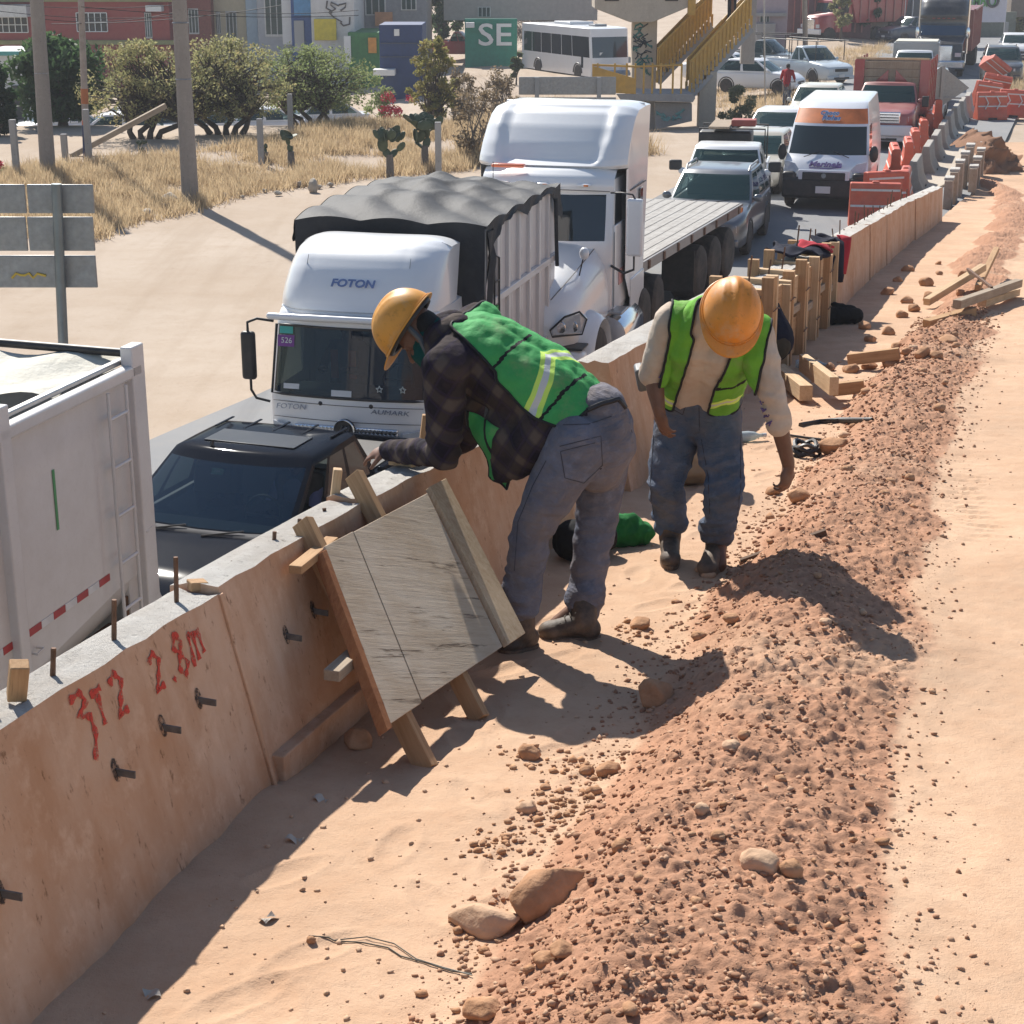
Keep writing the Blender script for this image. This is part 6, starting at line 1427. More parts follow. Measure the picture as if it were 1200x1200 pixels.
# ---------------- lot left of the road ----------------
def zb(px, py, z=RZ): p = unproj(px, py, z); p.z = gz(p.x, p.y) if z <= 0 else z; return p
car('car', 'white hatchback seen from its side on the lot behind the cyclist', 'car', zb(938, 110, .02), R(62), WHT, L=4.1, W=1.72, H=1.50, rearend=4.0, roofend=3.3, group='cars parked by the road')
car('car', 'white car parked behind the white hatchback, beside the yellow stairs', 'car', zb(905, 99, .02), R(70), WHT, L=4.3, W=1.72, H=1.48, rearend=4.1, roofend=3.3, group='cars parked by the road')
rack_pickup('pale blue pickup with pipe rack nearest the red stake truck', zb(985, 100, .02), R(30), paint('pale_blue_paint', (.5, .56, .6), .3, .1), False, group='cars parked by the road')
rack_pickup('dark pickup with pipe rack right of the white hatchback', zb(945, 88, .02), R(60), DGRN, False, group='cars parked by the road')
car('car', 'faded red sedan parked in front of the red dump truck', 'car', zb(921, 47, .02), R(-70), PINK, L=4.3, W=1.7, H=1.45, style='sedan', roofend=3.0, rearend=3.6, group='cars parked by the road')
car('pickup_truck', 'dark blue pickup far behind the red stake truck', 'pickup', zb(1035, 50, .02), R(-60), BLUD, L=5.2, W=1.9, H=1.75, belt=1.1, hood=1.02, hoodl=1.3, ws=.7, roofend=2.6, rearend=2.9, style='pickup', nose=.85, group='cars parked by the road')
car('car', 'white van-like car among the far trees left of the black tractor', 'car', zb(1012, 45, .02), R(-20), WHT, L=4.2, W=1.7, H=1.6, rearend=4.1, roofend=3.7, group='cars parked by the road')
dp = zb(948, 50, .02); dt = thing('dump_truck', 'red conventional dump truck parked far behind the beige lamp pole', 'truck', dp, R(-55))
rings = []
for y, w_, z1 in [(0, .8, 1.7), (.2, .95, 1.85), (1.4, 1.0, 2.0), (1.45, 1.1, 2.05)]: rings.append([V(-w_, y, .7), V(-w_, y, z1 - .15), V(-w_ * .8, y, z1), V(w_ * .8, y, z1), V(w_, y, z1 - .15), V(w_, y, .7)])
MB().loft(rings).build('hood', REDP, dt, smooth=40)
cb, wm = shell([.7, 1.95, 2.0, 2.65, 2.8], lambda z: 1.4 + max(0, z - 2) * .3, lambda z: 3.0, lambda z: 1.1, [-1, -.95, -.9, 0, .9, .95, 1], [0, .15, .75, 1], .06, .05, [('windscreen', 'front', 2, 3, 1, 5), ('side_window', 'left', 2, 3, 1, 2), ('side_window', 'right', 2, 3, 1, 2)]); cb.build('cab', REDP, dt, smooth=40); glaze(wm, GLT, dt)
mb = MB(); mb.prism([(3.3, 1.3), (8.2, 1.3), (8.5, 3.2), (3.2, 3.2), (2.6, 3.5), (2.6, 3.35)], -1.25, 1.25, 'x'); mb.build('tipper_body', REDP, dt, bevel=.03)
for k in range(6):
    for s in (-1, 1): rbox('body_rib', (s * 1.28, 3.6 + k * .85, 2.25), (.08, .12, 1.8), PINK, dt, .01)
for s in (-1, 1):
    for y in (.9, 5.6, 6.9): wheel(dt, s * .98, y, .52, .4, s, STL)
    lens_panel('headlight', [(s * .9, -.01, 1.25), (s * .6, -.02, 1.25), (s * .6, -.02, 1.0), (s * .9, -.01, 1.0)], LAMP, dt, .05)
rbox('bumper', (0, -.05, .75), (2.2, .2, .35), WHT, dt, .04); rbox('grille', (0, -.02, 1.25), (.9, .05, .7), CHR, dt, .03)
# white bus
bpz = unproj(716, 97, -1.1)
bus = thing('bus', 'white bus with dark window band behind the graffiti pillar of the footbridge', 'bus', tuple(bpz), R(24))
lv = [.35, .8, 1.35, 1.4, 2.55, 2.7, 3.0]
cb, wm = shell(lv, lambda z: max(0, z - 1.3) * .12, lambda z: 9.8, lambda z: 1.22, [-1, -.985, -.93, -.9, 0, .9, .93, .985, 1], [0, .015, .10, .13, .25, .255, .40, .405, .55, .555, .70, .705, .84, .845, .97, 1], .12, .10,
               [('windscreen', 'front', 3, 4, 2, 6)] + [('side_window', s, 3, 4, k, k + 1) for s in ('left', 'right') for k in (1, 3, 5, 7, 9, 11, 13)] + [('door', 'left', 1, 4, 2, 3)], .02, .0, .10)
cb.build('body', WHT, bus, smooth=45); glaze(wm, glass('bus_glass', (.01, .012, .016), .08), bus)
for s in (-1, 1):
    for y in (1.9, 7.4): wheel(bus, s * 1.1, y, .48, .3, s, STL); MB().tube([(s * 1.22, y + .56 * math.cos(t), .48 + .56 * math.sin(t)) for t in np.linspace(0, math.pi, 11)], .05, 6).build('wheel_arch', BLK, bus, smooth=60)
    lens_panel('headlight', [(s * 1.05, .1, 1.0), (s * .7, .02, 1.0), (s * .7, .02, .78), (s * 1.05, .1, .78)], LAMP, bus, .06)
rbox('bumper', (0, .02, .52), (2.4, .2, .35), BLUG, bus, .06); rbox('roof_unit', (0, 5.0, 3.16), (1.6, 2.2, .2), WHT, bus, .06); rbox('roof_hatch', (0, 1.8, 3.14), (.8, .8, .14), GRYP, bus, .04)
rbox('route_sign', (-.4, .12, 1.62), (.6, .02, .16), PLATE, bus, .01)
# cars in the low lot at the left
def low(px, py, zz=-2.1): p = unproj(px, py, zz); p.z = gz(p.x, p.y) - .02; return p
GL = 'cars parked in the low lot'
car('car', 'white car at the left edge behind the concrete fence post', 'car', low(12, 196), R(-60), WHT, L=4.2, W=1.7, H=1.46, style='sedan', roofend=3.0, rearend=3.6, group=GL)
car('car', 'long white car behind the thick left utility pole', 'car', low(70, 192), R(-80), WHT, L=4.6, W=1.75, H=1.5, group=GL, rearend=4.3, roofend=3.5)
car('van', 'white van with sloping windscreen beside the orange and blue pole', 'van', low(84, 188), R(-72), WHT, L=5.0, W=1.9, H=1.95, belt=1.2, hood=1.1, hoodl=1.0, ws=1.0, roofend=4.6, rearend=4.9, group=GL)
car('car', 'silver-white car under the first mesquite tree, behind the leaning timber', 'car', low(170, 178), R(-65), WHT, L=4.3, W=1.7, H=1.46, group=GL)
car('car', 'white car seen between the trunks of the second mesquite tree', 'car', low(240, 172), R(-75), WHT, L=4.4, W=1.7, H=1.5, group=GL)
car('car', 'white car beyond the third mesquite tree at the grass edge', 'car', low(318, 168), R(-70), WHT, L=4.4, W=1.7, H=1.5, group=GL)
car('pickup_truck', 'dark red pickup parked in front of the green wall with white letters', 'pickup', low(575, 72, -1.1), R(80), REDP, L=5.0, W=1.8, H=1.7, belt=1.05, hood=1.0, hoodl=1.25, ws=.7, roofend=2.5, rearend=2.8, style='pickup', nose=.8, group=GL)
# ---- cyclist ----
cpz = unproj(921, 126, .02); cy = thing('bicycle', 'bicycle seen from behind, ridden by the person in red', 'bicycle', tuple(cpz), R(-15))
for y in (-.5, .5):
    mb = MB(); mb.tube([(0, y + .34 * math.cos(t), .35 + .34 * math.sin(t)) for t in np.linspace(0, 2 * math.pi, 25)[:-1]], .02, 6, closed=True); wq = mb.build('wheel', RUB, cy, smooth=60)
    mb = MB(); [mb.tube([(0, y, .35), (0, y + .33 * math.cos(t), .35 + .33 * math.sin(t))], .004, 3) for t in np.linspace(0, 2 * math.pi, 13)[:-1]]; mb.build('spoke', STL, wq)['kind'] = 'stuff'
mb = MB(); [mb.tube(p, .018, 6) for p in ([(0, -.5, .35), (0, -.15, .85)], [(0, -.15, .85), (0, .35, .8)], [(0, .5, .35), (0, .35, .95)], [(0, -.5, .35), (0, -.02, .3), (0, .35, .8)], [(-.28, .36, 1.0), (.28, .36, 1.0)])]; mb.build('frame', BLUD, cy, smooth=60)['kind'] = 'stuff'
rbox('saddle', (0, -.18, .92), (.14, .26, .06), BLK, cy, .03)
rd = thing('person', 'cyclist in a red shirt riding away beside the white hatchback', 'person', tuple(cpz), R(-15))
mb = MB()
for s in (-1, 1): cap(mb, (s * .09, -.16, .96), (s * .12, .18, .66 + s * .06), .085, .065); cap(mb, (s * .12, .18, .66 + s * .06), (s * .11, .02, .26 + s * .06), .06, .045)
remesh(mb, 'trousers', BLUD, rd, .02, 4, .004, 9)
mb = MB(); cap(mb, (0, -.16, 1.0), (0, .06, 1.38), .15, .17); cap(mb, (-.17, .08, 1.42), (.17, .08, 1.42), .09, .09)
for s in (-1, 1): cap(mb, (s * .20, .08, 1.40), (s * .27, .16, 1.16), .065, .055); 
remesh(mb, 'shirt', cloth('red_shirt', (.36, .035, .04), .25), rd, .02, 4, .005, 9)
mb = MB(); head(mb, (0, .14, 1.62), (0, .1, 1), (0, 1, 0)); cap(mb, (0, .08, 1.4), (0, .13, 1.55), .06, .06); cap(mb, (0, -.1, 1.0), (0, .08, 1.4), .1, .1)
for s in (-1, 1): cap(mb, (s * .19, .08, 1.38), (s * .27, .16, 1.15), .04, .04); cap(mb, (s * .27, .16, 1.15), (s * .27, .34, 1.04), .04, .03); hand(mb, (s * .27, .34, 1.04), (0, 1, -.2), (0, -.1, -1), s, .5, .9); cap(mb, (s * .09, -.16, .96), (s * .12, .18, .66 + s * .06), .05, .05); cap(mb, (s * .12, .18, .66 + s * .06), (s * .11, .02, .22 + s * .06), .04, .035); cap(mb, (s * .11, .0, .20 + s * .06), (s * .11, .16, .18 + s * .06), .045, .04)
remesh(mb, 'body', SKIN, rd, .014, 3)
mb = MB(); ell(mb, (0, .12, 1.66), (V(.085, 0, 0), V(0, .10, 0), V(0, 0, .085)), 10); mb.build('hair', M('black_hair', (.012, .010, .009), .8), rd, smooth=60)
for s in (-1, 1): rbox('shoe', (s * .11, .09, .16 + s * .06), (.09, .26, .08), BLK, rd, .03)
# ---------------- background: footbridge, buildings, poles, trees, grass ----------------
BCON = conc_mat('cream_render', (.52, .46, .38), (.42, .36, .29), .4); GCON = conc_mat('grey_render', (.36, .35, .34), (.28, .26, .24), .4)
YEL = M('yellow_rail_paint', (.58, .33, .05), .5, var=.2, dirt=((.35, .25, .12), .35, 3))
def P3(px, py, Y): return at_y(px, py, Y)
def quad_plate(name, pts, th, mat, parent, d=None):
    """flat plate from 4 corner points with thickness"""
    a = [V(*p) for p in pts]; n = (a[1] - a[0]).cross(a[3] - a[0]).normalized() * th; b = [p + n for p in a]; k = len(a)
    mb = MB(); mb.add(a + b, [tuple(range(k)), tuple(range(2 * k - 1, k - 1, -1))] + [(i, (i + 1) % k, k + (i + 1) % k, k + i) for i in range(k)]); return mb.build(name, mat, parent, bevel=.006)
YB = 66.0
fbz = thing('footbridge', 'cream concrete footbridge with yellow stair railings and a graffiti pillar', 'footbridge')
def colm(px0, px1, py0, py1, Y, d, name='pillar', mat=BCON):
    a, b = P3(px0, py1, Y), P3(px1, py1, Y); t = P3((px0 + px1) / 2, py0, Y).z
    return rbox(name, ((a.x + b.x) / 2, Y + d / 2, (a.z + t) / 2), (b.x - a.x, d, t - a.z), mat, fbz, .02)
colm(739, 767, -40, 160, YB + 3, .9)
c0 = P3(739, 60, YB + 3); 
# graffiti strokes on the pillar (unreadable tag)
GRF = [M('graffiti_teal', (.06, .22, .20), .7), M('graffiti_dark', (.03, .04, .05), .7)]
random.seed(3)
for q in range(2):
    mb = MB()
    for k in range(9):
        pts = []; x, y = random.uniform(743, 760), random.uniform(32, 82)
        for j in range(7): pts.append(P3(min(764, max(742, x)), y, YB + 2.985)); x += random.uniform(-8, 8); y += random.uniform(-6, 6)
        mb.tube(pts, .035 - .01 * q, 5)
    mb.build('graffiti', GRF[q], fbz, smooth=60)['kind'] = 'stuff'
# deck beam with tapered soffit overhead
def prism_px(name, pxs, Y, d, mat):
    a = [P3(x, y, Y) for x, y in pxs]; b = [p + V(0, d, 0) for p in a]; n = len(a); mb = MB(); mb.add(a + b, [tuple(range(n)), tuple(range(2 * n - 1, n - 1, -1))] + [(i, (i + 1) % n, n + (i + 1) % n, n + i) for i in range(n)]); return mb.build(name, mat, fbz, bevel=.02)
prism_px('deck_beam', [(697, -60), (815, -60), (815, 5), (765, 26), (738, 26), (697, 10)], YB + 2.2, 2.6, BCON)
rbox('beam_slot', tuple(P3(717, 0, YB + 2.19)), (.55, .06, .08), BLK, fbz, .01); rbox('beam_slot', tuple(P3(787, 0, YB + 2.19)), (.5, .06, .08), BLK, fbz, .01)
colm(806, 815, -60, 18, YB + 2.1, .25, 'yellow_post', YEL)
# landing slab, wall, columns
prism_px('landing_slab', [(722, 110), (812, 110), (815, 115), (812, 120), (728, 118)], YB - 1.2, 2.6, GCON)
prism_px('landing_beam', [(767, 120), (811, 121), (811, 142), (768, 152)], YB - .6, .4, GCON)
mb = MB(); random.seed(9)
for k in range(6):
    x, y = random.uniform(772, 800), random.uniform(134, 145); pts = []
    for j in range(5): pts.append(P3(min(808, x), y, YB - .62)); x += random.uniform(-5, 8); y += random.uniform(-4, 4)
    mb.tube(pts, .05, 5)
mb.build('graffiti', M('graffiti_pale_teal', (.16, .36, .36), .7), fbz, smooth=60)['kind'] = 'stuff'
colm(818, 838, 84, 152, YB + .5, .6); colm(754, 767, 118, 168, YB - .2, .5, 'pillar', GCON)
colm(868, 884, -40, 75, YB + 4.5, .4, 'pillar', GCON)
# stair flights: stringer, steps, pickets
def flight(p0, p1, w_dir, wid, nm):
    """p0 low end, p1 high end of the near stringer"""
    d = p1 - p0; quad_plate('stair_slab', [p0, p1, p1 + w_dir * wid, p0 + w_dir * wid], -.18, GCON, fbz)
    n = 15
    for k in range(n):
        c = p0 + d * ((k + .5) / n) + w_dir * wid / 2 + V(0, 0, .09); rbox('stair_step', tuple(c), (d.x / n * 1.02, wid, .16), GCON, fbz, .01)
    mb = MB(); nn = 16
    for side in (0, 1):
        o_ = w_dir * wid * side
        for k in range(nn + 1):
            b = p0 + d * k / nn + o_; rbox('picket', tuple(b + V(0, 0, .20)), (.10, .05, .46), YEL, fbz, .006)
        a, b = p0 + o_ + V(0, -.02, .40), p1 + o_ + V(0, -.02, .40); quad_plate('rail_panel', [a, b, b + V(0, 0, .80), a + V(0, 0, .80)], -.05, YEL, fbz)
        for k in range(nn): c = a + (b - a) * ((k + .5) / nn); rbox('panel_rib', tuple(c + V(0, -.035, .40)), (.035, .03, .80), YEL, fbz, .004)
        mb2 = MB(); mb2.tube([a + V(0, -.0, .84), b + V(0, 0, .84)], .05, 8); mb2.build('hand_rail', YEL, fbz, smooth=60)
flight(P3(808, 112, YB), P3(880, 32, YB + 1.5), V(0, 1, 0), 1.3, 'a'); flight(P3(770, 96, YB + 2.0), P3(834, 30, YB + 3.2), V(0, 1, 0), 1.2, 'b')
for x in (700, 720, 734, 744, 754, 764, 774, 788, 798): 
    a = P3(x, 110, YB - 1.1); rbox('picket', (a.x, a.y, a.z + .55), (.07, .05, 1.1), YEL, fbz, .006)
a = P3(694, 108, YB - 1.15); b = P3(745, 110, YB - 1.15); quad_plate('rail_panel', [a, b, P3(745, 92, YB - 1.15), P3(694, 77, YB - 1.15)], .05, YEL, fbz)
mb = MB(); mb.tube([P3(694, 76, YB - 1.1), P3(745, 78, YB - 1.1), P3(800, 76, YB - 1.1)], .04, 8); mb.build('hand_rail', YEL, fbz, smooth=60)
pz_ = P3(857, 27, YB + 2.2); pw = thing('person', 'person in dark clothes and red top walking on the yellow-railed stairs', 'person', tuple(pz_))
mb = MB(); [cap(mb, (s * .09, 0, .9), (s * .1, .05 * s, .06), .09, .065) for s in (-1, 1)]; remesh(mb, 'trousers', cloth('dark_trousers', (.02, .022, .03)), pw, .025, 3)
mb = MB(); cap(mb, (0, 0, .95), (0, 0, 1.38), .15, .17); [cap(mb, (s * .2, 0, 1.38), (s * .25, .05, .95), .06, .05) for s in (-1, 1)]; remesh(mb, 'shirt', cloth('maroon_shirt', (.20, .03, .04)), pw, .025, 3)
mb = MB(); head(mb, (0, 0, 1.63), (0, 0, 1), (0, -1, 0)); cap(mb, (0, 0, 1.3), (0, 0, 1.55), .06, .06); cap(mb, (0, 0, .5), (0, 0, 1.3), .09, .09); [hand(mb, (s * .25, .05, .93), (0, 0, -1), (-s, 0, 0), 1) for s in (-1, 1)]; [cap(mb, (s * .24, .04, 1.2), (s * .25, .05, .9), .03, .03) for s in (-1, 1)]; [cap(mb, (s * .1, 0, .5), (s * .1, -.1, .05), .04, .04) for s in (-1, 1)]; remesh(mb, 'body', SKIN, pw, .015, 3)
mb = MB(); ell(mb, (0, .015, 1.68), (V(.085, 0, 0), V(0, .10, 0), V(0, 0, .085)), 8); mb.build('hair', M('black_hair', (.012, .010, .009), .8), pw, smooth=60)

# signs
SGN = M('sign_back_grey', (.30, .31, .32), .45, metal=.5, var=.25, scale=14, dirt=((.35, .30, .24), .3, 6))
ss = thing('road_sign', 'grey backs of road sign plates on a single steel post above the white trailer', 'road sign')
YS = 14.2
def plate_px(px0, py0, px1, py1, nm='sign_plate', Y=None, par=None, th=.02):
    Y = Y or YS; a, b = P3(px0, py1, Y), P3(px1, py0, Y); o = rbox(nm, ((a.x + b.x) / 2, Y, (a.z + b.z) / 2), (b.x - a.x, th, b.z - a.z), SGN, par if par is not None else ss, .02); return o
for r in ((-16, 216, 29, 250), (34, 216, 109, 250), (-16, 254, 30, 294), (35, 254, 109, 294), (-20, 299, 112, 337)): plate_px(*r)
a, b = P3(74, 560, YS), P3(69, 214, YS); mb = MB(); mb.tube([V(a.x, YS - .08, RZ - .02), V(b.x, YS - .08, b.z)], .042, 12); mb.build('post', M('galvanised_post', (.22, .25, .26), .45, metal=.6), ss, smooth=60)
mb = MB(); pts = [P3(14 + 5 * k, 326 - 6 * abs(math.sin(k * 1.9)), YS - .016) for k in range(9)]; mb.tube(pts, .012, 4); mb.build('yellow_scrawl', M('yellow_scrawl', (.55, .38, .05), .6), ss)
pb_ = thing('road_sign', 'wide grey back of a long sign board in front of the bus', 'road sign'); plate_px(608, 90, 722, 111, Y=58, par=pb_, th=.05); plate_px(608, 114, 722, 119, Y=58, par=pb_, th=.05)
for x in (629, 701): 
    a = P3(x, 150, 58); b = P3(x, 90, 58); rbox('post', (a.x, 57.9, b.z / 2), (.14, .1, b.z), GRYP, pb_, .01)
dm = thing('warning_sign', 'diamond-shaped grey sign back on a post among the barriers', 'road sign'); q = unproj(1107, 152, .02); YD = q.y
mb = MB(); a = [P3(1104, 77, YD), P3(1136, 103, YD), P3(1104, 124, YD), P3(1069, 104, YD)]; mb.add(a + [p + V(0, .02, 0) for p in a], [(0, 1, 2, 3), (7, 6, 5, 4)] + [(i, (i + 1) % 4, 4 + (i + 1) % 4, 4 + i) for i in range(4)]); mb.build('sign_plate', SGN, dm)
rbox('post', (a[0].x + .05, YD - .05, a[0].z / 2), (.12, .06, a[0].z), GRYP, dm, .01); rbox('cross_bar', (a[0].x + .02, YD - .05, P3(1104, 115, YD).z), (1.5, .04, .06), GRYP, dm, .006)
bb = thing('billboard', 'white billboard with green CAMBIO lettering at the top right', 'billboard'); YBB = 118
a, b = P3(1085, 26, YBB), P3(1184, -45, YBB); rbox('panel', ((a.x + b.x) / 2, YBB, (a.z + b.z) / 2), (b.x - a.x, .2, b.z - a.z), M('billboard_white', (.62, .60, .66), .5, var=.08), bb, .02)
c = P3(1146, 2, YBB - .15); text('CAMBIO', 1.0, M('print_green', (.10, .34, .08), .5), bb, tuple(c), (R(90), 0, 0), .02, width=2.4, offset=.02); c = P3(1138, 15, YBB - .15); text('SAN LUIS', .3, M('print_grey', (.35, .33, .45), .5), bb, tuple(c), (R(90), 0, 0), .02) if False else None
mb = MB(); pts = [(0.75 + .36 * math.cos(t), .36 * math.sin(t)) for t in np.linspace(0, 2 * math.pi, 17)[:-1]]; c = P3(1146, 1, YBB - .2); mb.tube([V(c.x + x + .25, c.y, c.z + z) for x, z in pts], .09, 5, closed=True); mb.build('ring_emblem', M('print_dark', (.10, .09, .09), .5), bb)
for x in (1112, 1180): a = P3(x, 26, YBB); rbox('post', (a.x, YBB + .1, a.z / 2), (.25, .25, a.z), GRYP, bb, .02)

# poles
def pole(label, px, py, ptop, pxt, r0, r1, mat, z=0.0, cat='utility pole', name='utility_pole', Ysh=None):
    b = unproj(px, py, z); b.z = gz(b.x, b.y) - .1; t = P3(pxt, ptop, b.y); L = t.z + 4; o = thing(name, label, cat, tuple(b)); k = (t - b); k = k * ((L - b.z) / k.z)
    mb = MB(); mb.tube([V(0, 0, 0), k * .5, k], [r0, (r0 + r1) / 2, r1], 12); mb.build('shaft', mat, o, smooth=60); return o, b, k
CPOLE = conc_mat('pole_concrete', (.30, .265, .235), (.22, .19, .17), .4)
o, b, k = pole('thick weathered concrete pole at left between the hedge and the dark tree', 56, 198, 0, 43, .215, .15, CPOLE, .4)
for f_ in (.32, .62, .9): mb = MB(); mb.tube([k * f_ + V(.19 * math.cos(t), .19 * math.sin(t), 0) for t in np.linspace(0, 6.28, 13)[:-1]], .012, 4, closed=True); mb.build('band', STL, o)
o, b, k = pole('thick grey concrete pole in front of the mesquite trees', 222, 214, 0, 210, .22, .15, CPOLE, .5)
for f_ in (.35, .5, .75): mb = MB(); mb.tube([k * f_ + V(.2 * math.cos(t), .2 * math.sin(t), 0) for t in np.linspace(0, 6.28, 13)[:-1]], .012, 4, closed=True); mb.build('band', STL, o)
o, b, k = pole('slender pole with orange and dark blue painted bands', 102, 192, 0, 95, .10, .08, M('pole_pale', (.36, .30, .26), .8, var=.3), .2)
for f0, f1, c_ in ((.0, .13, (.02, .03, .09)), (.13, .145, (.45, .12, .04)), (.2, .25, (.42, .14, .05))): mb = MB(); mb.tube([k * f0, k * f1], .107, 12); mb.build('painted_band', M('band_%d' % int(c_[0] * 100), c_, .7), o, smooth=60)
pole('dark green wooden pole beside the green-painted shop wall', 424, 82, 0, 419, .16, .14, M('pole_dark_green', (.04, .07, .05), .7), -1.5)
pole('brown pole left of the green wall with white letters', 562, 72, 0, 560, .18, .16, RUST, -1.1)
pole('beige concrete pole left of the red dump truck', 944, 68, 0, 943, .16, .13, conc_mat('pole_beige', (.42, .36, .28), (.34, .28, .22), .4), .02)
o, b, k = pole('leaning thin grey pole between the white hatchback and the cyclist', 897, 120, 50, 896, .035, .03, STL, .02, 'sign post', 'sign_post')
o, b, k = pole('thin pale pole in front of the grey building wall', 312, 100, 0, 305, .10, .08, M('pole_pale', (.36, .30, .26), .8, var=.3), -1.8)
WIRE = M('black_wire', (.02, .02, .02), .6)
for i, (x0, y0, x1, y1, sag) in enumerate([(-10, 12, 215, 18, 6), (-10, 4, 215, 5, 5), (45, 22, 215, 12, 8), (60, 28, 330, 6, 6), (210, 10, 420, 12, 5), (95, 8, 420, 18, 6)]):
    Ya, Yb = 50, 56; a, b = P3(x0, y0, Ya), P3(x1, y1, Yb); w_ = MB(); w_.tube([a + (b - a) * t + V(0, 0, -.12 * sag * 4 * t * (1 - t) * .2) for t in np.linspace(0, 1, 13)], .012, 4); o = tag(w_.build('overhead_cable', WIRE), 'thin overhead cable strung between the left utility poles', 'cable', 'overhead cables')
# fence posts
for px, py, pt, lab in ((20, 205, 140, 'square concrete fence post right of the hedge'), (77, 190, 157, 'short square concrete fence post behind the thick left pole'), (105, 192, 128, 'square concrete fence post against the orange and blue pole'), (306, 184, 139, 'thin concrete fence post left of the small cactus'), (514, 205, 143, 'pale concrete fence post right of the big cactus'), (341, 158, 110, 'concrete fence post among the mesquite trunks')):
    b = unproj(px, py, .3); b.z = gz(b.x, b.y) - .1; t = P3(px, pt, b.y); o = rbox('fence_post', (0, 0, 0), (.17, .17, t.z - b.z), GCON, None, .015); o.location = (b.x, b.y, (t.z + b.z) / 2); tag(o, lab, 'fence post')
a, b = P3(83, 183, 52), P3(194, 124, 54); tag(plank('leaning_timber', a, b, .14, .16, WOODG), 'long grey timber leaning by the mesquite tree near the slender pole', 'timber')

# buildings
def facade(label, name, cat, Y, px0, px1, pt, pb, depth, mat, wins=(), parts=()):
    a, b = P3(px0, pb, Y), P3(px1, pb, Y); zt, z0 = P3((px0 + px1) / 2, pt, Y).z, min(a.z, -2.3) if pb > 30 else a.z; o = thing(name, label, cat, ((a.x + b.x) / 2, Y, z0)); cx = (a.x + b.x) / 2
    rbox('wall', (0, depth / 2, (zt - z0) / 2), (b.x - a.x, depth, zt - z0), mat, o, .03)
    for (x0, y0, x1, y1, kind) in wins:
        p, q = P3(x0, y1, Y), P3(x1, y0, Y); c = V((p.x + q.x) / 2 - cx, 0, (p.z + q.z) / 2 - z0); w_, h_ = q.x - p.x, q.z - p.z
        if kind == 'pane':
            f = rbox('window', (c.x, -.02, c.z), (w_, .08, h_), M('window_frame', (.55, .54, .52), .5), o, .01); rbox('pane', (0, -.045, 0), (w_ * .86, .02, h_ * .88), GLT, f, .004)
            for k in (1, 2): rbox('bar', (-w_ / 2 + w_ * k / 3, -.07, 0), (.05, .03, h_), M('window_frame', (.55, .54, .52), .5), f, .004)
        elif kind == 'grille':
            f = rbox('window', (c.x, -.02, c.z), (w_, .06, h_), GLT, o, .01); n = max(2, int(w_ / .35))
            for k in range(n + 1): rbox('bar', (-w_ / 2 + w_ * k / n, -.06, 0), (.05, .04, h_), PLATE, f, .004)
            for k in range(3): rbox('bar', (0, -.07, -h_ / 2 + h_ * k / 2), (w_, .04, .05), PLATE, f, .004)
        else:
            rbox(kind[0], (c.x, -.06 - kind[2] / 2, c.z), (w_, kind[2] + .06, h_), kind[1], o, .01)
    return o, z0, cx
REDW = M('red_wall', (.33, .065, .055), .8, var=.15, dirt=((.25, .12, .09), .3, 2)); BRK = M('brick_red_wall', (.24, .085, .065), .85, var=.3, scale=8)
o, z0, cx = facade('red two-storey house with white barred windows and pale awning', 'house', 'house', 108, -30, 206, -30, 150, 9, REDW,
    [(-25, 20, 32, 38, 'grille'), (91, 15, 125, 37, 'grille'), (171, 14, 177, 45, 'pane'), (-30, 47, 206, 52, ('cornice', M('olive_trim', (.28, .27, .12), .8), .25)), (-30, 5, 38, 19, ('awning', M('awning_white', (.62, .62, .60), .6), 1.4)), (174, 6, 192, 13, ('awning', PLATE, .8)), (-30, -2, 206, 2, ('cornice', M('olive_trim', (.28, .27, .12), .8), .25)), (60, 58, 90, 110, ('door', BLK, .05))])
facade('brick-coloured house section with darker wall right of the red house', 'house', 'house', 109, 206, 253, -30, 120, 9, BRK, [(222, 10, 232, 40, 'pane')])
facade('low white building with teal trim behind the hedge', 'building', 'building', 88, -20, 42, 60, 150, 5, M('white_wall', (.62, .62, .62), .8, dirt=((.4, .36, .3), .3, 1)), [(-20, 60, 42, 65, ('trim', M('teal_trim', (.08, .32, .30), .7), .1)), (18, 100, 27, 150, ('door', BLK, .05)), (30, 80, 38, 150, ('door_frame', PLATE, .06))])
facade('beige house with two tall narrow windows', 'house', 'house', 110, 253, 293, -30, 120, 8, M('beige_wall', (.50, .43, .30), .8, var=.1), [(266, 13, 277, 48, 'pane'), (254, 14, 258, 40, 'pane')])
facade('pale blue narrow house between the beige house and the grey building', 'house', 'house', 109, 293, 306, -30, 120, 8, M('pale_blue_wall', (.36, .45, .52), .8, var=.1))
facade('grey house front with large dark window', 'house', 'house', 107, 306, 346, -30, 120, 8, M('grey_wall', (.36, .37, .39), .8, var=.12), [(311, -4, 331, 43, 'pane'), (332, 0, 341, 52, ('white_pilaster', PLATE, .1))])
facade('blue-fronted shop with tall poster strip', 'shop', 'building', 106, 345, 368, -30, 120, 8, M('blue_wall', (.05, .10, .26), .7), [(345, -5, 366, 18, ('poster', M('poster_blue', (.10, .28, .50), .6), .05)), (346, 24, 356, 60, ('door', GRYP, .05))])
o, z0, cx = facade('white wall covered with dark lettering and a yellow sign', 'shop', 'building', 105, 368, 418, -30, 120, 8, M('white_wall', (.62, .62, .62), .8, dirt=((.4, .36, .3), .3, 1)), [(369, 22, 394, 47, ('sign_board', M('yellow_sign', (.60, .48, .04), .6), .12))])
text('EL', .9, M('print_dark', (.10, .09, .09), .5), o, tuple(P3(383, 34, 104.78) - V(cx, 105, z0)), (R(90), 0, 0), .02, width=.8) if False else None
mb = MB(); random.seed(4)
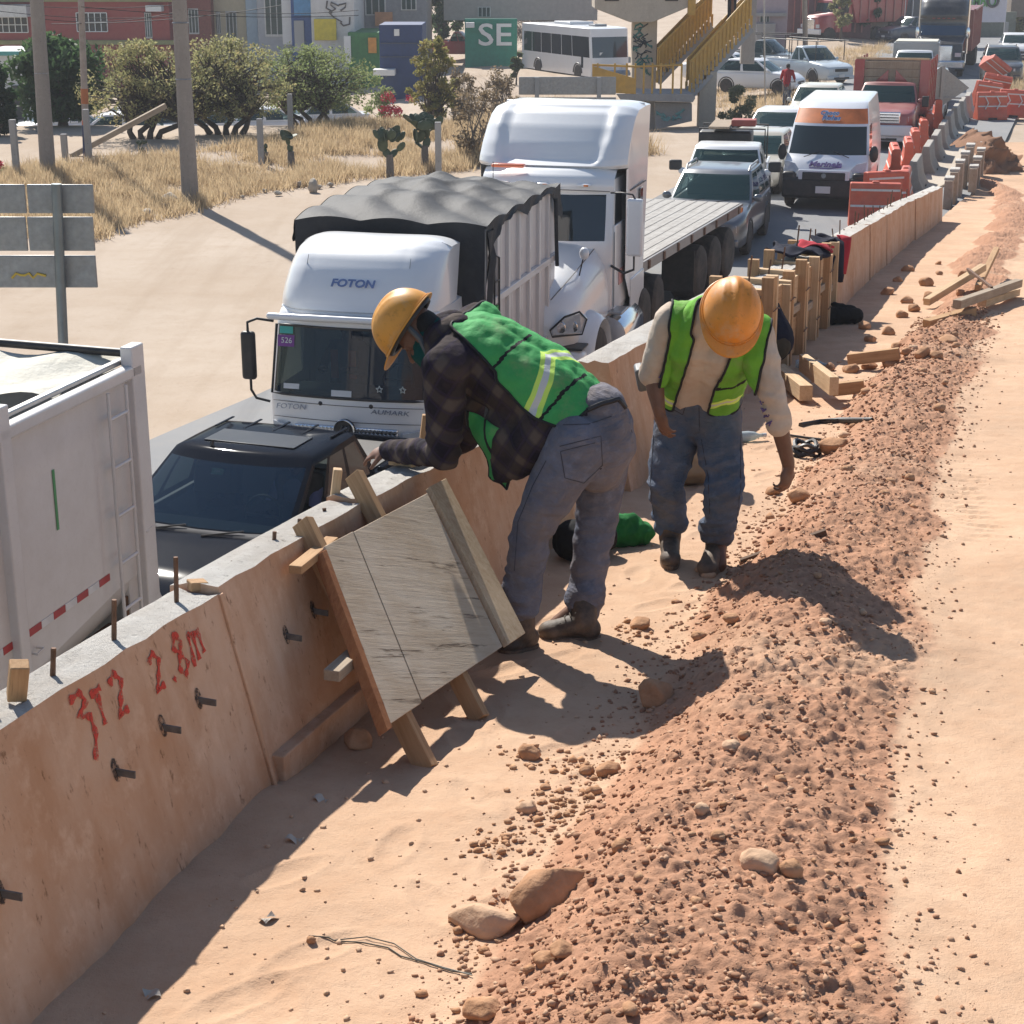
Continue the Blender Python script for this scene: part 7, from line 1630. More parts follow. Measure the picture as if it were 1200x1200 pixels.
for k in range(5):
    x, y = random.uniform(388, 402), random.uniform(6, 30); mb.tube([P3(x + 3 * j * math.cos(k + j), y + 2.5 * j * math.sin(k * 2 + j), 104.97) - V(cx, 105, z0) for j in range(5)], .05, 4)
mb.build('painted_scrawl', M('print_dark', (.10, .09, .09), .5), o)['kind'] = 'stuff'
facade('green-painted wall with orange panel beside the dark green pole', 'shop', 'building', 104, 410, 446, 38, 120, 6, M('green_wall', (.05, .20, .06), .7, var=.3), [(432, 44, 441, 62, ('sign_board', M('orange_sign', (.65, .28, .05), .6), .1)), (404, 42, 411, 75, ('wall_strip', PLATE, .05))])
facade('dark blue market stall box behind the red-flowered shrub', 'stall', 'building', 92, 446, 496, 29, 112, 4, M('navy_box', (.015, .04, .13), .6, var=.2), [(462, 34, 468, 42, ('white_mark', PLATE, .02)), (439, 80, 464, 87, ('canopy', PLATE, 1.0)), (446, 50, 496, 51, ('rib', BLUD, .04)), (446, 66, 496, 67, ('rib', BLUD, .04))])
facade('grey concrete-block building above the blue stall', 'building', 'building', 112, 418, 500, -30, 60, 8, M('block_grey', (.26, .26, .27), .85, var=.2), [(428, -6, 452, 18, 'pane'), (470, -6, 488, 12, 'pane'), (440, 14, 460, 30, ('orange_cloth', M('faded_orange', (.5, .24, .12), .8), .2))])
o, z0, cx = facade('long green wall with big white letters behind the red pickup', 'painted_wall', 'wall', 112, 545, 606, 22, 75, .4, M('emerald_wall', (.03, .22, .15), .8, var=.2), [(546, 26, 556, 32, ('ledge', PLATE, .6))])
text('SE', 1.9, PLATE, o, tuple(P3(580, 42, 111.9) - V(cx, 112, z0)), (R(90), 0, 0), .03, width=2.1, offset=.02)
facade('grey upper wall rising behind the green wall', 'building', 'building', 116, 520, 700, -30, 24, 6, M('warm_grey_wall', (.38, .34, .31), .85, var=.15), [(560, 8, 575, 20, 'pane')])
facade('pinkish house with grey lower wall right of the stairs', 'house', 'house', 104, 878, 921, -30, 60, 8, M('pink_grey_wall', (.42, .34, .36), .85, var=.12), [(884, 27, 907, 56, ('block_wall', GCON, .6)), (880, 15, 921, 19, ('cornice', GCON, .3)), (890, 18, 902, 26, 'pane')])
facade('dark grey warehouse front with pale columns left of the black tractor', 'building', 'building', 128, 1020, 1090, -30, 36, 8, M('dark_grey_wall', (.12, .125, .135), .8, var=.15), [(1058, 0, 1061, 30, ('column', PLATE, .2)), (1067, 0, 1070, 30, ('column', PLATE, .2)), (1019, -20, 1042, 32, ('tan_wall', BCON, .4))])
facade('maroon corrugated wall behind the red dump truck', 'painted_wall', 'wall', 126, 921, 1020, -10, 40, .5, M('maroon_wall', (.16, .07, .075), .8, var=.2), [(930 + 8 * k, -8, 931 + 8 * k, 38, ('rib', PINK, .06)) for k in range(11)])
facade('brown distant building at the far right top', 'building', 'building', 135, 1184, 1240, -30, 20, 8, M('brown_wall', (.20, .16, .13), .85))
facade('grey-green distant wall behind the billboard', 'painted_wall', 'wall', 132, 1090, 1190, 14, 34, .4, M('sage_wall', (.20, .21, .17), .85), [(1100, 18, 1112, 30, ('gate', GRYP, .05))])

# trees
def leaf_mat(name, c, c2, dry=None):
    t = NT(name); n1 = t.noise(1.1, 4, .6); n2 = t.noise(9, 4, .6); b = t.mix(t.ramp(n1, .35, .65), c, c2); b = t.mix(t.math('MULTIPLY', t.ramp(n2, .5, .7), .5), b, mul(c2, 1.35))
    if dry: b = t.mix(t.math('MULTIPLY', t.ramp(t.noise(2.3, 5, .6), .52, .62), .7), b, dry)
    t.col(b); t.rough(.6); t.b.inputs['Specular IOR Level'].default_value = .3
    try: t.b.inputs['Transmission Weight'].default_value = 0
    except Exception: pass
    tl_ = t.n('BsdfTranslucent'); t.l(b, tl_.inputs[0]); mx = t.n('MixShader'); mx.inputs[0].default_value = .55; t.l(t.b.outputs[0], mx.inputs[1]); t.l(tl_.outputs[0], mx.inputs[2]); t.l(mx.outputs[0], t.t.nodes['Material Output'].inputs[0]); return t.mat
BARK = M('tree_bark', (.085, .065, .05), .9, var=.35, scale=10, bump=.5, bscale=30, dist=.03); BARKG = M('grey_bark', (.16, .14, .125), .9, var=.3, scale=10)
def leaves(centres, radii, per, size, rng, aspect=2.2):
    """many leaf-sized quads in clumps; returns verts, faces"""
    c = np.repeat(np.array(centres), per, 0); r = np.repeat(np.array(radii), per)[:, None]; n = len(c)
    d = rng.normal(size=(n, 3)); d /= np.linalg.norm(d, axis=1)[:, None]; p = c + d * r * (rng.random((n, 1)) ** .45) * np.array([1, 1, .8])
    a = rng.normal(size=(n, 3)); a /= np.linalg.norm(a, axis=1)[:, None]; b = np.cross(a, rng.normal(size=(n, 3))); b /= np.linalg.norm(b, axis=1)[:, None]; s = size * (.6 + .8 * rng.random((n, 1)))
    v = np.stack([p - a * s * aspect / 2, p + b * s * .5, p + a * s * aspect / 2, p - b * s * .5], 1).reshape(-1, 3); f = np.arange(n * 4).reshape(n, 4); return v, f
def tree(label, px, py, ptop, pw, mat, n=22, per=130, size=.10, trunk=.16, seed=1, z=0.0, bare=False, multi=1, low=.35, cat='tree', name='tree', bark=None, squash=1.0, cx=0.0, crown_name='crown', Y=None, fl=.19):
    rng = np.random.default_rng(seed); b = unproj(px, py, z) if Y is None else P3(px, py, Y); b.z = gz(b.x, b.y) - .05 if Y is None else b.z; H = P3(px, ptop, b.y).z - b.z; Wd = (P3(px + pw / 2, py, b.y) - P3(px - pw / 2, py, b.y)).x / 2
    o = thing(name, label, cat, tuple(b)); bark = bark or BARK; cs, rs = [], []
    for k in range(n):
        th = rng.random() * 2 * math.pi; u = rng.random() ** .6; zz = low + (1 - low) * rng.random(); prof = math.sin(math.pi * min(1, max(.08, (zz - low * .75) / (1.02 - low * .75))) ** .8) ** .6
        cs.append((math.cos(th) * Wd * .82 * u * prof + cx, math.sin(th) * Wd * .82 * u * prof, H * zz * .95)); rs.append(Wd * (fl + fl * .9 * rng.random()) * squash)
    mb = MB()
    for m in range(multi):
        bx = (m - (multi - 1) / 2) * trunk * 2.2; fork = V(bx * 2 + rng.normal() * .1 * Wd, rng.normal() * .08 * Wd, H * low * .75); mb.tube([V(bx, 0, 0), V(bx * 1.3, 0, H * low * .35), fork], [trunk, trunk * .8, trunk * .65], 8)
        for k in range(m, n, multi):
            c = V(*cs[k]); mid = fork + (c - fork) * .5 + V(rng.normal() * .08, rng.normal() * .08, .12) * Wd; mb.tube([fork, mid, c], [trunk * .42, trunk * .22, trunk * .06], 5)
            if bare:
                for q in range(7):
                    e = c + V(*rng.normal(size=3)) * rs[k] * .9; mb.tube([mid + (c - mid) * rng.random(), e], [trunk * .10, trunk * .03], 4)
    mb.build('trunk', bark, o, smooth=60)['kind'] = 'stuff'
    if per:
        v, f = leaves(cs, rs, per, size, rng); npmesh(crown_name, v, f, mat, 'stuff', o, smooth=False)
    return o
LDK = leaf_mat('dark_leaves', (.04, .08, .032), (.075, .13, .05)); LMQ = leaf_mat('mesquite_leaves', (.24, .245, .11), (.34, .32, .15), (.38, .29, .14)); LGR = leaf_mat('green_leaves', (.17, .22, .085), (.26, .29, .12)); LYE = leaf_mat('yellow_green_leaves', (.20, .20, .06), (.29, .26, .09), (.33, .25, .10)); LCY = leaf_mat('hedge_leaves', (.012, .035, .012), (.025, .055, .018)); LPA = leaf_mat('pale_leaves', (.16, .18, .10), (.24, .25, .15)); LDRY = leaf_mat('dry_leaves', (.17, .13, .085), (.24, .18, .11))
tree('dense dark green tree in front of the red house', 78, 196, 38, 125, LDK, 60, 170, .13, .2, 3, -1.2, low=.18, squash=1.1)
tree('clipped dark hedge tree at the left edge', 0, 190, 68, 52, LCY, 40, 200, .10, .15, 4, -.6, low=.05, squash=1.2)
tree('wide olive mesquite tree left of the grey concrete pole', 172, 180, 44, 190, LMQ, 207, 34, .052, .12, 5, -.2, multi=4, low=.22, fl=.075)
tree('broad mesquite tree right of the grey concrete pole', 266, 174, 40, 200, LMQ, 225, 34, .052, .12, 6, -.2, multi=5, low=.22, fl=.075)
tree('green mesquite tree with several dark stems beside the small cactus', 364, 160, 52, 205, LGR, 243, 34, .050, .11, 7, -.2, multi=5, low=.24, fl=.075)
tree('yellow-green bushy tree above the cactus clump', 510, 148, 40, 84, LYE, 90, 60, .065, .10, 8, -.5, multi=2, low=.12, fl=.10)
tree('tall dark tree behind the brown pole', 520, 70, -25, 66, LDK, 26, 120, .16, .22, 9, -1.1, low=.35)
tree('bare thorny shrub right of the cactus clump', 562, 186, 92, 84, LDRY, 26, 50, .06, .06, 10, .1, bare=True, multi=4, low=.10, name='shrub', cat='shrub', bark=BARKG)
tree('bare brown shrub behind the white tractor fairing', 586, 160, 78, 70, LDRY, 22, 40, .06, .06, 20, -.3, bare=True, multi=4, low=.10, name='shrub', cat='shrub', bark=BARKG)
tree('large leafless grey-brown tree behind the white bus', 645, 62, -30, 130, leaf_mat('twig_grey', (.10, .085, .075), (.16, .135, .12)), 90, 90, .08, .2, 11, -1.0, bare=True, multi=2, low=.1, bark=BARKG, fl=.13)
tree('pale green shrub beneath the footbridge stairs', 864, 146, 100, 50, LPA, 20, 110, .06, .05, 12, .02, multi=3, low=.08, name='shrub', cat='shrub')
tree('tree with grey-green crown left of the dump truck cab', 1010, 48, -20, 40, LDK, 20, 90, .15, .14, 13, .02, low=.3)
tree('thin tree beside the dump truck tail', 985, 52, -12, 36, LMQ, 18, 70, .14, .12, 14, .02, low=.35)
tree('olive tree at the far right top behind the white car', 1196, 40, -30, 60, LMQ, 26, 110, .16, .16, 15, .02, low=.12)
tree('dark tree behind the billboard', 1120, 30, -30, 90, LDK, 30, 110, .18, .18, 16, .02, low=.15)
tree('spiky young yucca left of the bus side', 605, 104, 57, 18, leaf_mat('yucca_leaves', (.05, .08, .03), (.09, .11, .05)), 10, 70, .14, .06, 17, -1.0, low=.3)
tree('dark tree filling the gap above the dark blue stall', 470, 60, -20, 60, LDK, 20, 100, .16, .16, 18, -1.1, low=.3)
for i, (x, y, t_, w_) in enumerate(((548, 150, 84, 60), (590, 140, 88, 60), (535, 120, 78, 50))): tree(('leafless brown shrub nearest the yellow-green tree', 'leafless brown shrub left of the long grey sign board', 'leafless brown shrub beneath the green wall')[i], x, y, t_, w_, LDRY, 30, 46, .06, .05, 40 + i, -.5, bare=True, multi=4, low=.06, name='shrub', cat='shrub', bark=BARKG, fl=.14)
# bougainvillea
bo = tree('shrub covered in bright red flowers near the blue stall', 450, 132, 102, 62, LGR, 18, 60, .07, .05, 21, -.6, multi=3, low=.1, name='flowering_shrub', cat='shrub')
rng = np.random.default_rng(33); cs = [(rng.normal() * .7, rng.normal() * .4 - .5, .5 + rng.random() * 1.1) for _ in range(14)]; v, f = leaves(cs, [.22] * 14, 70, .07, rng, 1.2); npmesh('blossom', v, f, M('red_blossom', (.55, .02, .06), .6, var=.25), 'stuff', bo, smooth=False)
rb_ = tree('small plant with one red flower at the left edge', 2, 205, 192, 14, LGR, 6, 50, .05, .02, 22, .3, low=.1, name='flowering_plant', cat='plant'); v, f = leaves([(0, -.15, .35)], [.12], 50, .06, rng, 1.2); npmesh('blossom', v, f, M('red_blossom', (.55, .02, .06), .6, var=.25), 'stuff', rb_, smooth=False)
# prickly pears: flat oval pads
PAD = M('cactus_pad', (.045, .075, .04), .6, var=.25, scale=6, bump=.4, bscale=30, dirt=((.16, .16, .09), .3, 4))
def nopal(label, px, py, ptop, n, seed, z=.3):
    rng = np.random.default_rng(seed); b = unproj(px, py, z); b.z = gz(b.x, b.y) - .05; H = P3(px, ptop, b.y).z - b.z; o = thing('prickly_pear', label, 'cactus', tuple(b)); pads = [(V(0, 0, 0), V(0, 0, 1), .26)]
    mb = MB(); mb.tube([V(0, 0, 0), V(0, 0, H * .4)], [.12, .10], 8); mb.build('stem', BARKG, o, smooth=60); ends = [V(0, 0, H * .35)]
    for k in range(n):
        s0 = ends[int(rng.random() * len(ends))] if rng.random() < .6 else ends[-1]; d = V(rng.normal() * .55, rng.normal() * .35, .8 + rng.random() * .3).normalized(); L = H * (.085 + .035 * rng.random())
        if s0.z + d.z * L * 2 > H * .92 or abs(s0.x) > H * .42: d = V(-s0.x * 2 + rng.normal() * .6, -.2, -.1 + .3 * rng.random()).normalized(); s0 = V(s0.x * .6, s0.y, min(s0.z, H * .75))
        c = s0 + d * L; fac = V(rng.normal(), -1 + rng.normal() * .6, 0).normalized(); sx = d.cross(fac).normalized(); q = MB(); ell(q, (0, 0, 0), (sx * L * .68, d * L * 1.05, fac * L * .14), 7); q.build('pad', PAD, o, loc=c, smooth=60); ends.append(c + d * L * .8 + sx * rng.normal() * L * .35)
    return o
nopal('small prickly pear standing alone in the dry grass', 341, 185, 148, 14, 3); nopal('prickly pear with open branches left of the big cactus', 457, 194, 140, 34, 5); nopal('big dense prickly pear beside the pale fence post', 498, 190, 126, 70, 6, .2); nopal('tiny prickly pear behind the thin fence post', 311, 182, 160, 5, 8); nopal('grey-green cactus clump at the foot of the mesquite tree', 168, 188, 160, 18, 9, .2)
# dry grass
def in_poly(px, py, poly):
    c = False; j = len(poly) - 1
    for i in range(len(poly)):
        if (poly[i][1] > py) != (poly[j][1] > py) and px < (poly[j][0] - poly[i][0]) * (py - poly[i][1]) / (poly[j][1] - poly[i][1]) + poly[i][0]: c = not c
        j = i
    return c
def dry_grass(name, poly, n, hgt, z, seed, dens_mat, label=None):
    rng = np.random.default_rng(seed); xs = [p[0] for p in poly]; ys = [p[1] for p in poly]; pos = []
    g0 = [unproj(p[0], p[1], z) for p in poly]; gp = [(p.x, p.y) for p in g0]; x0, x1 = min(p[0] for p in gp), max(p[0] for p in gp); y0, y1 = min(p[1] for p in gp), max(p[1] for p in gp); tries = 0
    while len(pos) < n and tries < n * 12:
        tries += 1; x = x0 + rng.random() * (x1 - x0); y = y0 + rng.random() * (y1 - y0)
        if in_poly(x, y, gp) and float(fbm(np.array(x * .45), np.array(y * .45), 3, seed)) > -.22: pos.append((x, y))
    pos = np.array(pos); per = 14; c = np.repeat(pos, per, 0); m = len(c); z_ = bg_height(c[:, 0], c[:, 1]); sp = .16; b = np.stack([c[:, 0] + rng.normal(size=m) * sp, c[:, 1] + rng.normal(size=m) * sp, z_ - .03], 1)
    hh = hgt * np.repeat(.5 + rng.random(len(pos)), per) * (.6 + .6 * rng.random(m)); ln = np.stack([rng.normal(size=m) * .35, rng.normal(size=m) * .35, np.ones(m)], 1); t = b + ln * hh[:, None]; an = rng.random(m) * 6.28; w_ = np.stack([np.cos(an), np.sin(an), np.zeros(m)], 1) * .014
    v = np.stack([b - w_, b + w_, t], 1).reshape(-1, 3); return npmesh(name, v, np.arange(m * 3).reshape(m, 3), dens_mat, 'stuff', smooth=False)
GRS = leaf_mat('dry_grass_blades', (.46, .345, .205), (.56, .44, .28), (.36, .25, .15))
dry_grass('dry_grass', [(60, 268), (105, 268), (150, 250), (215, 236), (290, 214), (360, 205), (430, 196), (560, 186), (565, 130), (440, 128), (300, 168), (150, 186), (0, 200), (0, 260)], 4300, .30, .3, 3, GRS)
dry_grass('dry_grass', [(540, 196), (640, 186), (720, 190), (770, 180), (700, 150), (560, 140)], 1500, .5, 0, 4, GRS)
dry_grass('dry_grass', [(520, 150), (600, 112), (735, 115), (765, 150), (700, 185), (560, 190)], 1500, .4, -.5, 8, GRS)
dry_grass('dry_grass', [(838, 125), (880, 128), (930, 122), (1045, 64), (1040, 52), (930, 66), (850, 76)], 1100, .35, 0, 5, GRS)
dry_grass('dry_grass', [(1165, 110), (1200, 108), (1200, 70), (1185, 78)], 350, .4, 0, 6, GRS)
# stones along the grass edge
STN = M('pale_stone', (.42, .36, .29), .9, var=.25, bump=.5, bscale=12, dist=.04)
def stone(px, py, s, label, z=.05, mat=None, group=None, seed=0, name='stone', sq=(1, 1, .7), onp=False):
    b = on_dirt(px, py) if onp else unproj(px, py, z)
    if not onp: b.z = gz(b.x, b.y)
    mb = MB(); mb.sph((0, 0, 0), 1, 12, sq=sq); o = mb.build(name, mat or STN, smooth=28); random.seed(seed); cuts = [(V(random.gauss(0, 1), random.gauss(0, 1), random.gauss(0, 1)).normalized(), random.uniform(.60, .86)) for _ in range(10)]; of = V(random.uniform(-9, 9), random.uniform(-9, 9), random.uniform(-9, 9))
    for v in o.data.vertices:
        q = V(v.co.x / sq[0], v.co.y / sq[1], v.co.z / sq[2]); q = q * (1 + .26 * noise.noise(q * 1.6 + of) + .06 * noise.noise(q * 4 + of))
        for d_, c_ in cuts:
            k = q.dot(d_) - c_
            if k > 0: q = q - d_ * k * .9
        v.co = V(q.x * sq[0], q.y * sq[1], q.z * sq[2]) * s
    o.location = (b.x, b.y, b.z + s * sq[2] * .45); o.rotation_euler = (random.uniform(-.3, .3), random.uniform(-.3, .3), random.uniform(0, 6)); tag(o, label, 'stone', group); return o
stone(367, 222, .22, 'upright brown stone at the edge of the dry grass', sq=(.7, .7, 1.1), seed=3); stone(200, 236, .25, 'pale flat stone lying in the grass fringe near the pole', seed=4)
for i in range(12): stone(150 + i * 22 + random.uniform(-6, 6), 248 - i * 3.2 + random.uniform(-4, 4), random.uniform(.06, .14), 'small pale stone along the edge of the dry grass', seed=30 + i, group='stones along the grass edge')
# ---------------- barriers along the road edge ----------------
ORB = M('orange_plastic', (.62, .10, .045), .45, var=.2, dirt=((.45, .30, .22), .25, 3)); ORW = M('reflective_white', (.70, .66, .62), .5)
def plastic_barrier(label, px, py, rz, tilt=(0, 0), L=1.15, z=RZ, s=1.0, lift=0.0, src=None, group='orange plastic barriers'):
    b = unproj(px, py, z); b.z = z + lift
    if src is not None:
        o = copy_tree(src); o.location = b; o.rotation_euler = (tilt[0], tilt[1], rz); o['label'] = label; return o
    o = thing('plastic_barrier', label, 'barrier', tuple(b), 0, group); o.rotation_euler = (tilt[0], tilt[1], rz)
    mb = MB(); prof = [(-.30, 0), (-.30, .12), (-.19, .38), (-.13, .62), (-.12, .98), (-.08, 1.02), (.08, 1.02), (.12, .98), (.13, .62), (.19, .38), (.30, .12), (.30, 0)]; mb.prism(prof, -L / 2, L / 2, 'x'); mb.build('shell', ORB, o, bevel=.025)
    for s_ in (-1, 1):
        for zz, hh in ((.86, .05), (.50, .05)): rbox('white_band', (0, s_ * (.133 if zz > .6 else .168), zz), (L * .96, .012, hh), ORW, o, .003, rot=(0 if zz > .6 else R(13) * s_, 0, 0))
    rbox('filler_cap', (0, 0, 1.03), (.16, .12, .05), ORB, o, .02); rbox('fork_slot', (0, 0, .05), (L * .3, .62, .08), BLK, o, .01)
    return o
p0 = plastic_barrier('orange plastic barrier nearest the camera, standing against the retaining wall', 1023, 266, yaw(.3) + R(8))
LB = [('orange plastic barrier right behind the nearest one beside the van', 1036, 250, 20), ('low-leaning orange plastic barrier between the nearest ones and the wall', 1058, 246, 75), ('orange plastic barrier just right of the van rear corner', 1046, 214, 82), ('orange plastic barrier wedged beside the first concrete barrier end', 1062, 205, 80), ('orange plastic barrier second in the row along the concrete barriers', 1070, 192, 80), ('orange plastic barrier third in the row along the concrete barriers', 1080, 178, 80), ('orange plastic barrier fourth in the row along the concrete barriers', 1086, 168, 80), ('orange plastic barrier at the far end of the row near the sign post', 1097, 150, 80)]
for i, (lab, px, py, a) in enumerate(LB): plastic_barrier(lab, px, py, R(a), (0, R(random.uniform(-4, 4))), src=p0, z=RZ)
for lab, px, py, a, tl, lf in (('orange barrier tipped up on end right of the dark grey vehicle', 1158, 100, 10, (R(70), R(35)), .8), ('orange barrier thrown over the pile right of the sign', 1163, 118, -10, (R(40), R(10)), .3), ('orange barrier leaning at the back of the right-hand heap', 1152, 125, 15, (R(10), R(8)), 0), ('orange barrier with chevrons, left one of the front pair at right', 1160, 140, 5, (0, 0), 0), ('orange barrier with white arrows at the right end of the heap', 1186, 137, -8, (0, R(3)), 0)):
    o = plastic_barrier(lab, px, py, R(a), tl, src=p0, lift=lf)
    if 'chevron' in lab or 'arrows' in lab:
        mb = MB()
        for k in (-.3, .15): mb.tube([(k, -.16, .85), (k + .12, -.20, .62), (k, -.24, .40)], .025, 5)
        mb.build('white_chevron', ORW, o)['kind'] = 'stuff'
JER = conc_mat('barrier_concrete', (.40, .375, .34), (.30, .26, .22), .5)
def jersey(label, px, py, rz, src=None, L=2.0):
    b = unproj(px, py, .05); b.z = .05
    if src is not None: o = copy_tree(src); o.location = b; o.rotation_euler = (0, R(random.uniform(-1.5, 1.5)), rz); o['label'] = label; return o
    o = thing('concrete_barrier', label, 'barrier', tuple(b), rz, 'concrete barriers along the road'); mb = MB(); prof = [(-.30, 0), (-.30, .08), (-.17, .33), (-.09, .82), (.09, .82), (.17, .33), (.30, .08), (.30, 0)]; mb.prism(prof, 0, L, 'y'); mb.build('block', JER, o, bevel=.02); rbox('drain_notch', (0, L * .5, .06), (.64, .3, .11), BLK, o, .01); return o
j0 = jersey('grey concrete barrier nearest the camera at the end of the row', 1068, 226, yaw(.30))
for lab, px, py in (('second grey concrete barrier in the row', 1083, 206), ('third grey concrete barrier in the row, with orange stain', 1092, 191), ('fourth grey concrete barrier in the row', 1101, 177), ('fifth grey concrete barrier in the row', 1109, 165), ('sixth grey concrete barrier in the row', 1117, 154), ('seventh grey concrete barrier in the row', 1125, 145), ('last grey concrete barrier of the row by the sign post', 1132, 138)): jersey(lab, px, py, yaw(.30), j0)
# concrete slab between the barriers and the trench
pts = [unproj(*p, .1) for p in ((1062, 240), (1110, 215), (1142, 158), (1118, 150), (1085, 205))]; mb = MB(); a = [V(p.x, p.y, .12) for p in pts]; b = [V(p.x, p.y, -.2) for p in pts]; n = len(a)
mb.add(a + b, [tuple(range(n)), tuple(range(2 * n - 1, n - 1, -1))] + [(i, (i + 1) % n, n + (i + 1) % n, n + i) for i in range(n)]); mb.build('concrete_slab', conc_mat('slab_concrete', (.50, .44, .37), (.42, .34, .26), .5), bevel=.02)['kind'] = 'structure'
# trench forms: two stepped rows of upright panels
FP = conc_mat('form_panel_face', (.42, .34, .27), (.33, .22, .15), .5)
tf = thing('trench_formwork', 'two stepped rows of upright form panels at the far end of the wall', 'formwork')
for row in ([(1110, 246, 210), (1116, 240, 200), (1122, 232, 190), (1128, 222, 180), (1134, 214, 171)], [(1139, 226, 196), (1143, 219, 186), (1147, 210, 176), (1151, 200, 168), (1155, 190, 160)]):
    for px, py, pt in row:
        b = unproj(px, py, .0); t = P3(px, pt, b.y); rbox('form_panel', (b.x, b.y, t.z / 2 - .1), (.20, .75, t.z + .2), FP, tf, .015, rot=(0, 0, yaw(.3))); rbox('panel_cap', (b.x, b.y, t.z + .03), (.24, .5, .07), CONT, tf, .015, rot=(0, 0, yaw(.3)))
# reddish cut bank behind the trench
rng = np.random.default_rng(5); a0, a1 = unproj(1150, 210, 0), unproj(1212, 205, 0)
def bank(u, v):
    p = a0 + (a1 - a0) * u; x, y = p.x, p.y + 3.5 * v ** 1.5; z = -.3 + 1.25 * math.sin(min(1, v * 1.3) * math.pi / 2) * (.75 + .25 * math.sin(u * 5)); k = float(fbm(np.array(x * 2.2), np.array(y * 2.2 + z * 3), 4, 3)); return V(x + .35 * k, y - .3 * k, z + .3 * k)
mb = MB(); mb.grid(bank, 50, 30); bo_ = mb.build('earth_bank', dirt_mat('bank_soil', (.30, .165, .10), (.20, .10, .06), (.24, .12, .075), 0)); weld(bo_); bo_['kind'] = 'structure'
# ---------------- timber formwork on the wall ----------------
fw = thing('timber_formwork', 'rough timber formwork of posts and plywood built along the wall', 'formwork')
ys = [13.95, 14.75, 15.6, 16.5, 17.4, 18.1]
for i, y in enumerate(ys):
    for dn in (.03, .15) if i < 5 else (.03,):
        n0 = .03; b = wall_pt(y + (dn - .03) * 1.3, n0, -.05); t = wall_pt(y + (dn - .03) * 1.3, n0 - .01, .80 + random.uniform(-.08, .10)); plank('upright', b, t, .10, .075, WOODL if (i + int(dn * 10)) % 2 else WOOD, fw, up=wdir(y))
    b = wall_pt(y, -.42, .45); t = wall_pt(y, -.42, .80 + random.uniform(-.06, .10)); plank('upright', b, t, .10, .07, WOOD, fw, up=wdir(y))
    plank('spreader', wall_pt(y + .05, .06, .74), wall_pt(y + .05, -.46, .75), .08, .05, WOODL, fw)
for i in range(5):
    y0_, y1_ = ys[i] + .2, ys[i + 1] - .04
    for z0_, z1_, m_ in ((.02, .36, WOOD), (.40, .74, WOODL if i % 2 else WOOD)):
        a, b = wall_pt(y0_, -.01, (z0_ + z1_) / 2), wall_pt(y1_, -.01, (z0_ + z1_) / 2); plank('form_board', a, b, .03, z1_ - z0_, m_, fw)
    plank('waler', wall_pt(y0_ - .1, .012, .37 + .08 * (i % 2)), wall_pt(y1_ + .1, .012, .37 + .08 * (i % 2)), .05, .07, WOODG, fw, up=V(0, 0, 1))
for y in ys[:5]:
    for z in (.22, .6): mb = MB(); mb.tube([wall_pt(y - .06, .085, z), wall_pt(y + .07, .095, z + .02), wall_pt(y + .2, .085, z)], .006, 5); mb.build('tie_wire', RUST, fw)
mb = MB(); [mb.tube([wall_pt(y, -.22, .7), wall_pt(y + .02, -.2, 1.0 + .1 * math.sin(y * 9))], .008, 5) for y in (14.3, 15.2, 16.0, 16.9, 17.8)]; mb.build('rebar', RUST, fw)['kind'] = 'stuff'
def drape(name, label, y, w_, l_, mat, mat2, fall, cat='jacket', seed=1, n0=.02, top=.80):
    o = thing(name, label, cat)
    def g(u, v):
        yy = y + (u - .5) * w_; s = v * (l_ + fall); 
        if s < l_: n_, z = n0 - l_ + s, top + .06 + .04 * math.sin(u * 9 + seed) * math.cos(v * 7)
        else: n_, z = n0 + .05 + .03 * math.sin(u * 11 + seed), top + .04 - (s - l_)
        return wall_pt(yy + .04 * math.sin(v * 8 + seed), n_ + .025 * math.sin(u * 14 + v * 5), z + .03 * noise.noise(V(u * 5, v * 5, seed)))
    mb = MB(); mb.grid(g, 26, 26); q = weld(mb.build('cloth', mat, o)); so = q.modifiers.new('t', 'SOLIDIFY'); so.thickness = .02
    mb = MB(); mb.grid(lambda u, v: g(.55 + .45 * u, .35 + .6 * v) + wnorm(y) * .022 + V(0, 0, .022), 10, 16); q = weld(mb.build('panel', mat2, o)); so = q.modifiers.new('t', 'SOLIDIFY'); so.thickness = .012
    return o
RCL = cloth('red_cloth', (.42, .03, .045), .25)
drape('jacket', 'navy and red jacket spread flat on top of the formwork', 17.0, .85, .5, NAVY, RCL, .05, seed=2)
drape('jacket', 'navy jacket with red sleeve hanging down over the wall face', 18.35, .55, .25, NAVY, RCL, .42, seed=5)
mb = MB(); b = on_dirt(985, 380); cap(mb, (-.16, 0, .09), (.16, .05, .08), .09, .08); cap(mb, (-.05, .1, .14), (.12, .08, .12), .07, .06); o = remesh(mb, 'black_bag', cloth('black_cloth', (.012, .012, .013), .3), None, .012, 4, .008, 12); o.location = b; tag(o, 'black cloth bag on the ground beside the far formwork', 'bag')
